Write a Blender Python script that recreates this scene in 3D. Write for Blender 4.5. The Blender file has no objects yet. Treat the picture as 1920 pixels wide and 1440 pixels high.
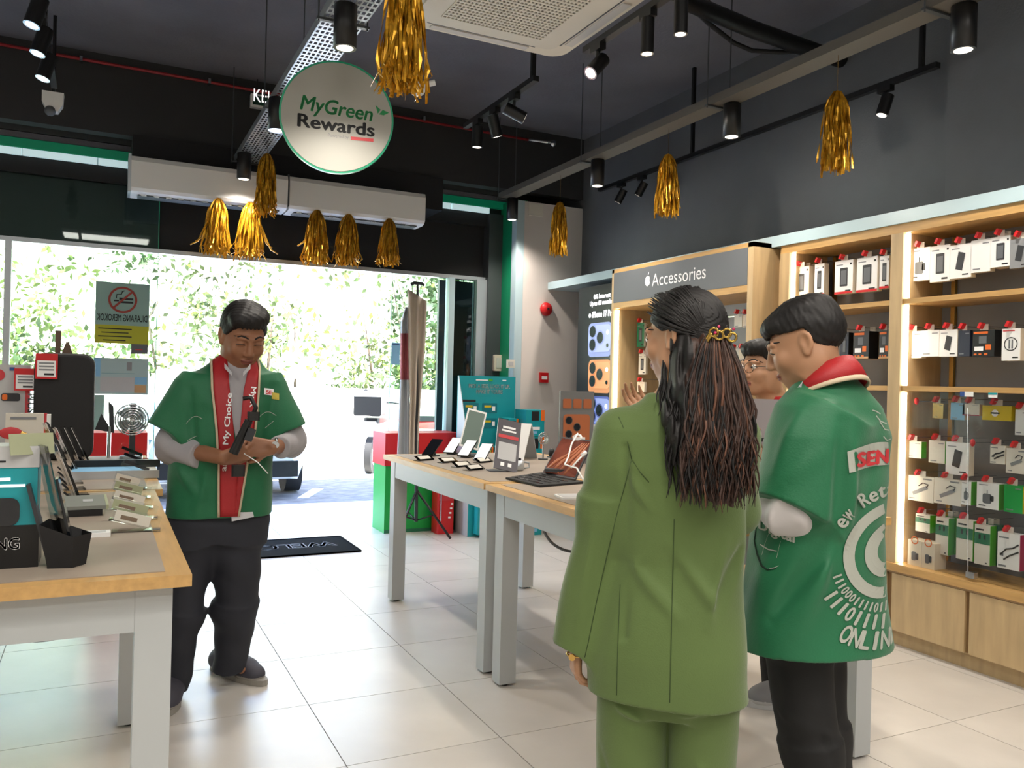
import bpy, bmesh, math, random
import numpy as np
from mathutils import Vector, Matrix
from mathutils.bvhtree import BVHTree
random.seed(7); RNG = np.random.default_rng(7)
SC = bpy.context.scene; COL = SC.collection
R = math.radians
# ---------------------------------------------------------------- camera
CAM_H = 1.36; FPX = 1546.1; YAW, PITCH, ROLL = R(26.359), R(-.032), R(1.416)
_f = Vector((math.sin(YAW)*math.cos(PITCH), math.cos(YAW)*math.cos(PITCH), math.sin(PITCH)))
_r = Vector((math.cos(YAW), -math.sin(YAW), 0)); _u = _r.cross(_f)
CA = _r*math.cos(ROLL)+_u*math.sin(ROLL); CB = -_r*math.sin(ROLL)+_u*math.cos(ROLL)
C0 = Vector((0, 0, CAM_H))
cam = bpy.data.cameras.new('camera'); camo = bpy.data.objects.new('camera', cam); COL.objects.link(camo)
cam.sensor_width = 36; cam.lens = 36*FPX/1920; cam.clip_end = 300; cam.clip_start = .02
camo.matrix_world = Matrix(((CA.x, CB.x, -_f.x, 0), (CA.y, CB.y, -_f.y, 0), (CA.z, CB.z, -_f.z, CAM_H), (0, 0, 0, 1)))
SC.camera = camo
SC.view_settings.view_transform = 'Standard'; SC.view_settings.look = 'None'; SC.view_settings.gamma = 1
SC.view_settings.use_curve_mapping = False; SC.view_settings.exposure = 0.0
SC.cycles.max_bounces = 7; SC.cycles.diffuse_bounces = 4; SC.cycles.glossy_bounces = 3; SC.cycles.transmission_bounces = 6
SC.cycles.transparent_max_bounces = 8; SC.cycles.caustics_reflective = False; SC.cycles.caustics_refractive = False
SC.cycles.sample_clamp_indirect = 6
# ---------------------------------------------------------------- world, sun
W = bpy.data.worlds.new('sky'); SC.world = W; W.use_nodes = True
nt = W.node_tree; nt.nodes.clear()
sk = nt.nodes.new('ShaderNodeTexSky'); sk.sky_type = 'NISHITA'; sk.sun_disc = False; sk.sun_elevation = R(64); sk.sun_rotation = R(200)
bg = nt.nodes.new('ShaderNodeBackground'); bg.inputs[1].default_value = 2.6
ow = nt.nodes.new('ShaderNodeOutputWorld'); nt.links.new(sk.outputs[0], bg.inputs[0]); nt.links.new(bg.outputs[0], ow.inputs[0])
def lamp(kind, name, loc, energy, color=(1, 1, 1), rot=(0, 0, 0), **kw):
    l = bpy.data.lights.new(name, kind); l.energy = energy; l.color = color
    for k, v in kw.items(): setattr(l, k, v)
    o = bpy.data.objects.new(name, l); o.location = loc; o.rotation_euler = rot; COL.objects.link(o); return o
# sun stands high behind the shop: shades the kerb, lights the road and the hedge
lamp('SUN', 'sun', (0, 0, 20), 48.0, (1, .97, .9), (R(26), R(8), 0), angle=R(.6))
LAMP_GAIN = 1.5
# ---------------------------------------------------------------- unprojection on known planes
def ray(u, v): return _f + CA*((u-960)/FPX) - CB*((v-720)/FPX)
def on(ax, u, v, val):
    d = ray(u, v); return C0 + d*((val-C0[ax])/d[ax])
def px(u, v, X): return on(0, u, v, X)
def py(u, v, Y): return on(1, u, v, Y)
def pz(u, v, Z): return on(2, u, v, Z)
def dep(u, v, D): return C0 + ray(u, v)*D
# ---------------------------------------------------------------- materials
def lin(h):
    h = h.lstrip('#'); c = [int(h[i:i+2], 16)/255 for i in (0, 2, 4)]
    return tuple(((x/12.92) if x <= .04045 else ((x+.055)/1.055)**2.4) for x in c)+(1,)
MATS = {}
def mat(name, color, rough=.5, metal=0, emit=0, noise=0, nscale=8, bump=0, bscale=60, spec=.5, coat=0, alpha=1, trans=0, wood=False, sheen=0, stretch=(1, 1, 1), ecol=None):
    if name in MATS: return MATS[name]
    m = bpy.data.materials.new(name); m.use_nodes = True; N = m.node_tree.nodes; L = m.node_tree.links
    b = N['Principled BSDF']; c = lin(color) if isinstance(color, str) else tuple(color)+(1,)*(4-len(color))
    b.inputs['Base Color'].default_value = c; b.inputs['Roughness'].default_value = rough; b.inputs['Metallic'].default_value = metal
    b.inputs['Specular IOR Level'].default_value = spec; b.inputs['Coat Weight'].default_value = coat; b.inputs['Alpha'].default_value = alpha
    b.inputs['Transmission Weight'].default_value = trans; b.inputs['Sheen Weight'].default_value = sheen
    if emit: b.inputs['Emission Color'].default_value = lin(ecol) if ecol else c; b.inputs['Emission Strength'].default_value = emit
    if noise or bump:
        tc = N.new('ShaderNodeTexCoord'); mp = N.new('ShaderNodeMapping'); L.new(tc.outputs['Object'], mp.inputs[0]); mp.inputs['Scale'].default_value = stretch
    if noise:
        n = N.new('ShaderNodeTexNoise'); n.inputs['Scale'].default_value = nscale; n.inputs['Detail'].default_value = 5
        L.new(mp.outputs[0], n.inputs['Vector']); mr = N.new('ShaderNodeMapRange'); mr.inputs[1].default_value = .3; mr.inputs[2].default_value = .7
        mr.inputs[3].default_value = 1-noise; mr.inputs[4].default_value = 1+noise; L.new(n.outputs[0], mr.inputs[0])
        vm = N.new('ShaderNodeVectorMath'); vm.operation = 'SCALE'; vm.inputs[0].default_value = c[:3]; L.new(mr.outputs[0], vm.inputs['Scale'])
        L.new(vm.outputs[0], b.inputs['Base Color'])
    if bump:
        n2 = N.new('ShaderNodeTexNoise'); n2.inputs['Scale'].default_value = bscale; n2.inputs['Detail'].default_value = 3; L.new(mp.outputs[0], n2.inputs['Vector'])
        bp = N.new('ShaderNodeBump'); bp.inputs['Strength'].default_value = bump; bp.inputs['Distance'].default_value = .01
        L.new(n2.outputs[0], bp.inputs['Height']); L.new(bp.outputs[0], b.inputs['Normal'])
    MATS[name] = m; return m
def glassmat(name, tint, mixf, rough=.02):
    m = bpy.data.materials.new(name); m.use_nodes = True; N = m.node_tree.nodes; L = m.node_tree.links; N.clear()
    o = N.new('ShaderNodeOutputMaterial'); t = N.new('ShaderNodeBsdfTransparent'); t.inputs[0].default_value = lin(tint)
    g = N.new('ShaderNodeBsdfGlossy'); g.inputs['Roughness'].default_value = rough; x = N.new('ShaderNodeMixShader')
    fr = N.new('ShaderNodeFresnel'); fr.inputs[0].default_value = 1.45; ad = N.new('ShaderNodeMath'); ad.operation = 'MULTIPLY'; ad.inputs[1].default_value = mixf
    L.new(fr.outputs[0], ad.inputs[0]); L.new(ad.outputs[0], x.inputs[0]); L.new(t.outputs[0], x.inputs[1]); L.new(g.outputs[0], x.inputs[2]); L.new(x.outputs[0], o.inputs[0])
    MATS[name] = m; return m
M = MATS
mat('wall_grey', '#5b5e62', .75, noise=.10, nscale=2.2, bump=.15, bscale=90)
mat('ceil_grey', '#66666e', .85, noise=.18, nscale=1.3, bump=.3, bscale=40)
mat('black_paint', '#2a2a2b', .6, noise=.1, nscale=3)
mat('wall_white', '#c9c6c2', .7, noise=.03, nscale=2)
mat('pillar', '#d2c9c3', .3, noise=.03, nscale=3, spec=.6)
mat('tile', '#c6c1ba', .33, noise=.08, nscale=2.6, spec=1.0, bump=.03, bscale=30)
mat('grout', '#6a6762', .8)
mat('pave', '#e4e2dc', .35, noise=.04)
mat('concrete', '#d9d4c8', .8, noise=.06, nscale=3)
mat('asphalt', '#6a686a', .85, noise=.35, nscale=7, bump=.5, bscale=50)
mat('road_line', '#e8e8e8', .7)
mat('wood', '#b9925a', .42, noise=.14, nscale=5, stretch=(1, 1, 9), bump=.05, bscale=20)
mat('wood_h', '#b9925a', .42, noise=.14, nscale=5, stretch=(9, 1, 9), bump=.05, bscale=20)
mat('wood_v', '#b69c74', .48, noise=.12, nscale=4, stretch=(6, 6, .8), bump=.04, bscale=14)
mat('wood_dark', '#8c6f4c', .5, noise=.12, nscale=4, stretch=(4, 4, 1))
mat('laminate', '#95887a', .5, noise=.06, nscale=6)
mat('table_white', '#aeb2b3', .38)
mat('alu', '#b9bfc3', .35, .7)
mat('alu_dark', '#54585a', .4, .5)
mat('frame_blue', '#b4c9cf', .3, .1)
mat('green_paint', '#00875a', .45)
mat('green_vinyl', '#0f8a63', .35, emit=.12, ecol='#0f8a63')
mat('led_strip', '#ffffff', .5, emit=13.0, ecol='#fff3dc')
mat('cove', '#d8ecf2', .5, emit=.55, ecol='#cfeef2')
mat('white', '#e6e6e4', .45); mat('offwhite', '#d5d0c4', .5); mat('white_gloss', '#dadada', .25, spec=.6)
mat('ac_white', '#ded7c8', .4); mat('black', '#0c0c0d', .4); mat('black_matte', '#151517', .7); mat('dark', '#2a2c30', .5)
mat('black_gloss', '#060607', .12, spec=.7)
mat('steel', '#c8ccd0', .22, 1); mat('chrome', '#e8e8ea', .08, 1); mat('gold_rail', '#c9a25a', .25, .9)
mat('red', '#c3161c', .4); mat('red_glow', '#c40f1b', .35); mat('red_clip', '#cc1a20', .35); mat('orange', '#e06a1c', .45)
mat('green', '#009a3e', .4); mat('lime', '#45a11f', .45); mat('darkgreen', '#1c6b4a', .45); mat('teal', '#12919a', .4); mat('teal_dark', '#0b6f7c', .4)
mat('yellow', '#cdb420', .45); mat('magenta', '#a81d4e', .45); mat('navy', '#232838', .4); mat('kraft', '#c09a6e', .6); mat('cream', '#e0d3bd', .5)
mat('blue', '#2a4c8c', .4); mat('lightblue', '#7fb4d8', .4); mat('grey', '#85878a', .5); mat('midgrey', '#5d6064', .5); mat('lgrey', '#b4b5b6', .45)
mat('ink', '#17181a', .5); mat('ink_grey', '#7d8084', .5); mat('ink_white', '#efefef', .5)
mat('tassel', '#d29a26', .28, .55, noise=.3, nscale=60)
mat('lamp_lens', '#fff4e0', .3, emit=3.5, ecol='#fff0dc')
mat('screen_dark', '#101318', .08, spec=.7)
mat('lightbox', '#1b1b20', .3, emit=.05, ecol='#1b1b24'); mat('lb_text', '#ffffff', .4, emit=1.0, ecol='#ffffff')
mat('lb_blue', '#8e9ccc', .4, emit=.45, ecol='#8e9ccc'); mat('lb_blue2', '#a6b2da', .4, emit=.5, ecol='#a6b2da'); mat('lb_orange', '#d08a54', .4, emit=.45, ecol='#d08a54')
mat('lb_orange2', '#e09a62', .4, emit=.5, ecol='#e09a62'); mat('lb_navy', '#4a5a9c', .4, emit=.35, ecol='#4a5a9c'); mat('lens', '#14161c', .15, spec=.8); mat('lb_lens', '#2a2c34', .2, emit=.05, ecol='#2a2c34')
mat('skin1', '#8c5f44', .5, noise=.04, nscale=30); mat('skin2', '#ab7f60', .5, noise=.04, nscale=30)
mat('lip', '#8f5146', .45); mat('hair', '#100d0c', .58, noise=.3, nscale=60, spec=.4); mat('hair_brown', '#5a3a2a', .55, noise=.35, nscale=30, spec=.4)
mat('jacket_green', '#05603a', .6, noise=.06, nscale=5, sheen=.15, bump=.1, bscale=200); mat('blazer', '#4e632e', .75, noise=.05, nscale=5, sheen=.2, bump=.12, bscale=260)
mat('blazer_seam', '#2f421c', .8); mat('lapel', '#a0171d', .55, bump=.1, bscale=200); mat('piping', '#bfae93', .6)
mat('shirt', '#9b989b', .7, noise=.04, nscale=9, bump=.15, bscale=40); mat('trouser', '#20222b', .75, noise=.1, nscale=8); mat('trouser_black', '#0b0b0c', .8)
mat('shoe', '#3b3a44', .7); mat('shoe_grey', '#77787c', .7); mat('sole', '#8d8982', .6); mat('print_white', '#a3a69c', .6)
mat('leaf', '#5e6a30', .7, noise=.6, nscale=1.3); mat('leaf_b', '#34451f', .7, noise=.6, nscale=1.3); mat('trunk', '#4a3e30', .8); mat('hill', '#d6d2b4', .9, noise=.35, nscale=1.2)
mat('car_white', '#c9ccd0', .25, spec=.6, coat=.5); mat('headlamp', '#9aa3ab', .1, spec=.8); mat('tyre', '#1a1a1b', .8); mat('car_red', '#a8281c', .3, coat=.4)
mat('slab_grey', '#7d807a', .5); mat('lime_tint', '#a3a888', .4); mat('print_mix', '#7c6a5a', .4); mat('brown_handle', '#5c4636', .6); mat('lightblue_pale', '#9fb5ba', .3); mat('glass_pale', '#a5bcbd', .6); mat('phone_glare', '#dfe3e6', .3, emit=.25, ecol='#e8eef2'); mat('tablet_green', '#6f7f78', .2); mat('board_dark', '#4d4a50', .4); mat('card_grey', '#6d6f70', .5); mat('phone_copper', '#a8623f', .4); mat('tablet_brown', '#5a2f24', .12, spec=.7, noise=.7, nscale=9, emit=.35, ecol='#6b3a2c'); mat('sheet_grey', '#8e8688', .5)
mat('tray_dark', '#6c675f', .5, .4)
mat('sign_face', '#a3a299', .5)
mat('sign_green', '#17884a', .5)
mat('sign_red', '#c0343a', .5)
mat('pipe_red', '#8e1f24', .5)
mat('banner_beige', '#c4b7a6', .7)
mat('banner_grey', '#a9adb1', .7)
mat('banner_red', '#a4585c', .7)
mat('notice_grey', '#8fb0a8', .6)
mat('notice_yellow', '#b5b52c', .6)
mat('notice_red', '#9c3c30', .6)
mat('hair_brown_dark', '#35221a', .55, noise=.3, nscale=30, spec=.4); mat('mat_rubber', '#101215', 1, spec=.08); mat('mat_print', '#9a9c9f', 1, spec=.05); mat('shelf_back', '#75767a', .6, noise=.04, nscale=3); mat('windscreen_glare', '#b9bdc2', .6); mat('eye_white', '#cfc8c0', .3); mat('mouth_dark', '#4a2320', .5); mat('lip1', '#7d4438', .45); mat('steel_dark', '#4a4640', .3, .8); mat('white_collar', '#bdbcc0', .7); mat('shirt_light', '#c4bfc0', .7, noise=.04, nscale=9); mat('badge_yellow', '#b8a83a', .5); mat('jacket_dark', '#012414', .8); mat('gold_dark', '#a98a45', .2, .9)
glassmat('glass', '#dfeae6', .9); glassmat('glass_dark', '#8fa39c', .9); glassmat('glass_clear', '#fdfefe', .45); glassmat('acrylic', '#fafcfc', 1.1, .05)
# a dim tinted glass for the transom that hides the signboard void
# ---------------------------------------------------------------- text
TXT = {}
def prep_text(strings):
    for s, bold in strings:
        c = bpy.data.curves.new('t', 'FONT'); c.body = s; c.size = 1; c.offset = 0; c.resolution_u = 3
        o = bpy.data.objects.new('t', c); COL.objects.link(o)
        bpy.context.view_layer.update()
        me = bpy.data.meshes.new_from_object(o.evaluated_get(bpy.context.evaluated_depsgraph_get()))
        vs = [(v.co.x, v.co.y) for v in me.vertices]; fs = [tuple(p.vertices) for p in me.polygons]
        bpy.data.objects.remove(o); bpy.data.curves.remove(c); bpy.data.meshes.remove(me)
        if bold:
            n_ = len(vs); sh = [(0, 0), (bold*1.1, 0), (-bold*1.1, 0), (0, bold*.8), (0, -bold*.8)]; f0 = list(fs); v0 = list(vs); vs = []; fs = []
            for k_, (dx, dy) in enumerate(sh): vs += [(x+dx, y+dy) for x, y in v0]; fs += [tuple(i+k_*n_ for i in f) for f in f0]
        a = np.array(vs); a[:, 0] -= a[:, 0].min(); TXT[s] = (a, fs, a[:, 0].max())
# ---------------------------------------------------------------- mesh builder
def hyp(a): return Vector(a)
class MB:
    def __init__(s, m='white'): s.v = []; s.f = []; s.mi = []; s.mn = []; s.sm = []; s.T = None; s.use(m); s.smooth = False
    def use(s, m):
        if m not in s.mn: s.mn.append(m)
        s.cur = s.mn.index(m); return s
    def at(s, T=None): s.T = T; return s
    def add(s, vs, fs, smooth=None):
        o = len(s.v)
        if s.T is not None: vs = [s.T @ Vector(v) for v in vs]
        s.v += [tuple(v) for v in vs]
        s.f += [tuple(i+o for i in f) for f in fs]; s.mi += [s.cur]*len(fs); s.sm += [s.smooth if smooth is None else smooth]*len(fs); return s
    def hexa(s, c):  # eight corners: bottom four ccw, top four ccw
        return s.add(c, [(3, 2, 1, 0), (4, 5, 6, 7), (0, 1, 5, 4), (1, 2, 6, 5), (2, 3, 7, 6), (3, 0, 4, 7)], False)
    def box(s, x0, y0, z0, x1, y1, z1):
        x0, x1 = sorted((x0, x1)); y0, y1 = sorted((y0, y1)); z0, z1 = sorted((z0, z1))
        return s.hexa([(x0, y0, z0), (x1, y0, z0), (x1, y1, z0), (x0, y1, z0), (x0, y0, z1), (x1, y0, z1), (x1, y1, z1), (x0, y1, z1)])
    def cbox(s, c, d, rot=None):
        x, y, z = [k/2 for k in d]; c = Vector(c); q = [(-x, -y, -z), (x, -y, -z), (x, y, -z), (-x, y, -z), (-x, -y, z), (x, -y, z), (x, y, z), (-x, y, z)]
        return s.hexa([c+(rot @ Vector(p) if rot else Vector(p)) for p in q])
    def rbox(s, x0, y0, z0, x1, y1, z1, r, ax=2, n=4):  # box with rounded outline seen along axis ax
        lo = [min(x0, x1), min(y0, y1), min(z0, z1)]; hi = [max(x0, x1), max(y0, y1), max(z0, z1)]
        a, b = [k for k in range(3) if k != ax]; pts = []
        for cx, cy, st in ((hi[a]-r, hi[b]-r, 0), (lo[a]+r, hi[b]-r, 90), (lo[a]+r, lo[b]+r, 180), (hi[a]-r, lo[b]+r, 270)):
            for k in range(n+1): t = R(st+90*k/n); pts.append((cx+r*math.cos(t), cy+r*math.sin(t)))
        def mk(p, h):
            q = [0, 0, 0]; q[a], q[b], q[ax] = p[0], p[1], h; return q
        m = len(pts); vs = [mk(p, lo[ax]) for p in pts]+[mk(p, hi[ax]) for p in pts]
        flip = ax == 1
        fs = [tuple(range(m))[::-1], tuple(range(m, 2*m))]+[(i, (i+1) % m, m+(i+1) % m, m+i) for i in range(m)]
        if flip: fs = [f[::-1] for f in fs]
        return s.add(vs, fs, False)
    def poly(s, pts, h=None, off=None):  # flat polygon, or prism along vector off
        n = len(pts)
        if off is None: return s.add(pts, [tuple(range(n))], False)
        off = Vector(off); vs = [Vector(p) for p in pts]+[Vector(p)+off for p in pts]
        return s.add(vs, [tuple(range(n))[::-1], tuple(range(n, 2*n))]+[(i, (i+1) % n, n+(i+1) % n, n+i) for i in range(n)], False)
    def cyl(s, a, b, r0, r1=None, n=16, cap=True):
        r1 = r0 if r1 is None else r1; a, b = Vector(a), Vector(b); d = (b-a).normalized()
        p = d.orthogonal().normalized(); q = d.cross(p); vs = []
        for c, r in ((a, r0), (b, r1)):
            for i in range(n): t = 2*math.pi*i/n; vs.append(c+(p*math.cos(t)+q*math.sin(t))*r)
        s.add(vs, [(i, (i+1) % n, n+(i+1) % n, n+i) for i in range(n)], True)
        if cap: s.add(vs[:n], [tuple(range(n))[::-1]], False); s.add(vs[n:], [tuple(range(n))], False)
        return s
    def ring(s, c, nrm, r0, r1, n=40, arc=(0, 360), up=None):  # flat annulus
        nrm = Vector(nrm).normalized(); p = (Vector(up) if up else nrm.orthogonal()).normalized(); q = nrm.cross(p); c = Vector(c); vs = []
        for i in range(n+1):
            t = R(arc[0]+(arc[1]-arc[0])*i/n); d = p*math.cos(t)+q*math.sin(t); vs += [c+d*r0, c+d*r1]
        return s.add(vs, [(2*i, 2*i+1, 2*i+3, 2*i+2) for i in range(n)], False)
    def disc(s, c, nrm, r, n=24):
        nrm = Vector(nrm).normalized(); p = nrm.orthogonal().normalized(); q = nrm.cross(p); c = Vector(c)
        return s.add([c+(p*math.cos(2*math.pi*i/n)+q*math.sin(2*math.pi*i/n))*r for i in range(n)], [tuple(range(n))], False)
    def tube(s, pts, r, n=8, r_end=None, cap=True):
        pts = [Vector(p) for p in pts]; vs = []; m = len(pts); prev = None
        for i, p in enumerate(pts):
            d = (pts[min(i+1, m-1)]-pts[max(i-1, 0)])
            d = d.normalized() if d.length > 1e-9 else Vector((0, 0, 1))
            a = (prev-d*prev.dot(d)).normalized() if prev is not None and (prev-d*prev.dot(d)).length > 1e-6 else d.orthogonal().normalized()
            prev = a; b = d.cross(a); rr = r[i] if isinstance(r, (list, tuple)) else (r if r_end is None else r+(r_end-r)*i/(m-1))
            for k in range(n): t = 2*math.pi*k/n; vs.append(p+(a*math.cos(t)+b*math.sin(t))*rr)
        fs = [(i*n+k, i*n+(k+1) % n, (i+1)*n+(k+1) % n, (i+1)*n+k) for i in range(m-1) for k in range(n)]
        if cap: fs += [tuple(range(n))[::-1], tuple(range((m-1)*n, m*n))]
        return s.add(vs, fs, True)
    def sphere(s, c, r, n=12, m=8, z0=-1, z1=1):
        rx, ry, rz = r if isinstance(r, (tuple, list)) else (r, r, r); c = Vector(c); vs = []
        t0, t1 = math.asin(z0), math.asin(z1)
        for j in range(m+1):
            t = t0+(t1-t0)*j/m
            for i in range(n): a = 2*math.pi*i/n; vs.append(c+Vector((rx*math.cos(t)*math.cos(a), ry*math.cos(t)*math.sin(a), rz*math.sin(t))))
        return s.add(vs, [(j*n+i, j*n+(i+1) % n, (j+1)*n+(i+1) % n, (j+1)*n+i) for j in range(m) for i in range(n)], True)
    def lathe(s, c, prof, n=20):  # profile of (r, z)
        c = Vector(c); vs = [c+Vector((r*math.cos(2*math.pi*i/n), r*math.sin(2*math.pi*i/n), z)) for r, z in prof for i in range(n)]; m = len(prof)
        fs = [(j*n+i, j*n+(i+1) % n, (j+1)*n+(i+1) % n, (j+1)*n+i) for j in range(m-1) for i in range(n)]
        return s.add(vs, fs+[tuple(range(n))[::-1], tuple(range((m-1)*n, m*n))], True)
    def text(s, t, o, xd, yd, h, width=None, anchor='l', shear=0, mirror=False):
        a, fs, w = TXT[t]; sc = h/.7; sx = sc if width is None else width/w; o, xd, yd = Vector(o), Vector(xd).normalized(), Vector(yd).normalized()
        W_ = w*sx; ox = {'l': 0, 'c': -W_/2, 'r': -W_}[anchor]
        vs = []
        for x, y in a:
            X = x*sx+shear*y*sc+ox
            if mirror: X = -X
            vs.append(o+xd*X+yd*y*sc)
        return s.add(vs, [f[::-1] for f in fs] if mirror else fs, False)
    def build(s, name, parent=None, local=True, kind=None, label=None):
        me = bpy.data.meshes.new(name); vs = s.v
        if parent is not None and not local:
            Mi = WM(parent).inverted(); vs = [tuple(Mi @ Vector(v)) for v in vs]
        me.from_pydata(vs, [], s.f); me.polygons.foreach_set('material_index', s.mi); me.polygons.foreach_set('use_smooth', s.sm)
        for m in s.mn: me.materials.append(MATS[m])
        me.update()
        return link(me, name, parent, kind, label)
def WM(o):
    m = Matrix.LocRotScale(o.location, o.rotation_euler, o.scale); return (WM(o.parent) @ m) if o.parent else m
def link(me, name, parent=None, kind=None, label=None):
    o = bpy.data.objects.new(name, me); COL.objects.link(o)
    if parent is not None: o.parent = parent
    if kind: o['kind'] = kind
    if label: o['label'] = label
    return o
def thing(name, label, cat, loc=(0, 0, 0), rotz=0, group=None, rot=None):
    o = bpy.data.objects.new(name, None); COL.objects.link(o); o.location = loc; o.rotation_euler = rot if rot else (0, 0, rotz)
    o.empty_display_size = .05; o['label'] = label; o['category'] = cat
    if group: o['group'] = group
    return o
def tag(o, label, cat, group=None, kind=None):
    o['label'] = label; o['category'] = cat
    if group: o['group'] = group
    if kind: o['kind'] = kind
    return o
def copy_tree(o, parent=None):
    c = o.copy(); COL.objects.link(c)
    if parent is not None: c.parent = parent
    for ch in list(KIDS.get(o.name, [])): copy_tree(ch, c)
    return c
KIDS = {}
def refresh():
    KIDS.clear()
    for o in bpy.data.objects:
        if o.parent: KIDS.setdefault(o.parent.name, []).append(o)
def struct(mb, name, parent=None):
    o = mb.build(name, parent); 
    if parent is None: o['kind'] = 'structure'
    return o
prep_text([('MyGreen', .02), ('Rewards', .03), ('Powered by', 0), ('Accessories', .0), ('0% Interest', .02), ('Up to 60 months', .02), ('iPhone 17 Pro', .02),
    ('KELUAR', 0), ('WELCOME', .04), ('DILARANG MEROKOK', .01), ('UNG', .03), ('SAMSUNG', .03), ('PICK A SIZE, LOCK IT UP.', .03), ('MAKE IT YOURS', .03), ('ards, My Choice', .02), ('My R', .02), ('ew Reta', .03), ('New Retail', .03),
    ('ONLINE', .03), ('1', .03), ('0', .03), ('SE', .04), ('SEN', .05), ('Digital', .03), ('PLUS', .02), ('RM', .02), ('text', 0), ('iPad Air', .01), ('Pro.', .02), ('N', .03), ('E', .03), ('W', .03), ('R', .03), ('e', .03), ('t', .03), ('a', .03), ('i', .03), ('l', .03), ('w', .03), ('O', .03), ('L', .03), ('I', .03), ('SAMSUNG Galaxy', 0)])
# ================================================================ ROOM
YF = 7.45   # storefront plane
XR = 4.2    # right wall face
ZC = 3.78   # ceiling
XL, YB = -3.6, -4.2
fl = struct(MB('grout').box(XL, YB, -.12, XR+.2, YF+.1, -.003), 'floor')
tm = MB('tile').box(0, 0, -.0025, .5965, .5965, 0)
t0 = None
nt_ = 0
for j in range(-3, 9):
    for i in range(-6, 7):
        x = .796+.6*(i-1); y = 2.843+.6*(j-1)
        if x > XR or x+.6 < XL+.3: continue
        vis = (y > .9 and x < .55*y*2+2.2 and x > -.22*y-.8) or t0 is None
        if not vis: continue
        if x+.6 > XR: continue
        if t0 is None: t0 = tm.build('tile', fl)
        o = t0 if nt_ == 0 else t0.copy()
        if nt_: COL.objects.link(o); o.parent = fl
        o.location = (x+.00175, y+.00175, 0); nt_ += 1
# tiles beyond the individual ones (behind the camera and along the wall strip)
rest = MB('tile')
for j in range(-12, 9):
    for i in range(-7, 8):
        x = .796+.6*(i-1); y = 2.843+.6*(j-1)
        if x >= XR or x+.6 <= XL or y+.6 < YB: continue
        if j >= -3 and i >= -6 and i <= 6 and x+.6 <= XR and x+.6 >= XL+.3 and (y > .9 and x < 1.1*y+2.2 and x > -.22*y-.8 or (j == -3 and i == -6)): continue
        rest.box(max(x+.00175, XL), max(y+.00175, YB), -.0025, min(x+.59825, XR), y+.59825, 0)
rest.build('tile_border', fl)['kind'] = 'stuff'
struct(MB('ceil_grey').box(XL, YB, ZC, XR+.2, 7.0, ZC+.2), 'ceiling')
wr = struct(MB('wall_grey').box(XR, YB, 0, XR+.2, YF, ZC), 'wall_right')
struct(MB('wall_white').box(XL-.2, YB, 0, XL, YF+.15, ZC), 'wall_left')
struct(MB('wall_white').box(XL-.2, YB-.2, 0, XR+.2, YB, ZC), 'wall_back')
# bulkhead beam above the storefront and header behind it, exterior upper storey
wf = struct(MB('black_paint').box(XL, 7.0, 3.19, XR+.2, 7.12, 3.34).box(XL, 7.0, 3.34, XR+.2, 7.75, 7.2), 'wall_front')
MB('black_matte').box(.385, YF+.03, 2.40, 3.45, YF+.16, 3.13).build('lintel_panel', wf)
MB('alu').box(XL, YF-.03, 2.365, 3.36, YF+.05, 2.40).build('door_head', wf)
MB('alu_dark').box(XL, YF+.02, 2.40, .385, YF+.16, 3.03).build('lintel_panel', wf)
# ledge lines, green and pale light band under the soffit
MB('ceil_grey').box(XL, 7.37, 3.155, 3.6, 7.40, 3.20).build('soffit_step', wf)
MB('alu_dark').box(XL, 7.36, 3.205, 3.6, 7.40, 3.34).build('soffit_step', wf)
MB('black_matte').box(XL, 7.40, 2.90, XR, 7.75, 3.34).build('backing_beam', wf)
MB('green_vinyl').box(XL, 7.36, 3.08, 3.6, 7.40, 3.15).build('green_band', wf)
mbv = MB('cove')
for a, b in ((XL, -.6), (-.595, -.08), (-.075, .9), (.905, 2.95), (2.955, 3.35)): mbv.box(a, 7.35, 3.02, b, 7.38, 3.072)
mbv.build('light_strip', wf)
# black box behind the air curtain
MB('black_matte').box(.16, 6.94, 2.90, 2.7, 7.34, 3.19).build('bulkhead_box', wf)
# glass: fixed pane to the left, transom, right panes
w1 = struct(MB('glass').box(XL, YF-.012, 0.02, .385, YF, 3.02), 'window_1')
MB('alu').box(-.70, YF-.04, 0, -.655, YF+.02, 2.38).build('window_frame', w1)
MB('alu').box(XL, YF-.04, 0, .385, YF+.02, .03).build('window_frame', w1)
MB('green_vinyl').box(.383, YF-.013, .02, .388, YF+.001, 3.02).build('window_edge', w1)
w2 = struct(MB('glass').box(2.41, YF-.012, .02, 2.97, YF, 2.37), 'window_2')
MB('green_vinyl').box(2.406, YF-.013, .02, 2.41, YF+.001, 2.37).build('window_edge', w2)
MB('alu').box(2.41, YF-.03, 0, 2.97, YF+.02, .03).build('window_frame', w2)
w3 = struct(MB('glass_dark').box(3.02, YF-.012, .02, 3.25, YF, 2.37), 'window_3')
MB('frame_blue').box(2.965, YF-.06, 0, 3.022, YF+.04, 2.37).build('window_frame', w3)
MB('alu').box(3.25, YF-.07, 0, 3.355, YF+.04, 2.37).build('window_frame', w3)
MB('alu_dark').box(3.02, YF+.35, 0, 3.9, YF+.4, 2.39).build('backing_panel', w3)
MB('alu_dark').box(3.355, YF-.1, 0, 3.54, YF+.1, 3.02).build('side_panel', w3)
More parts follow.
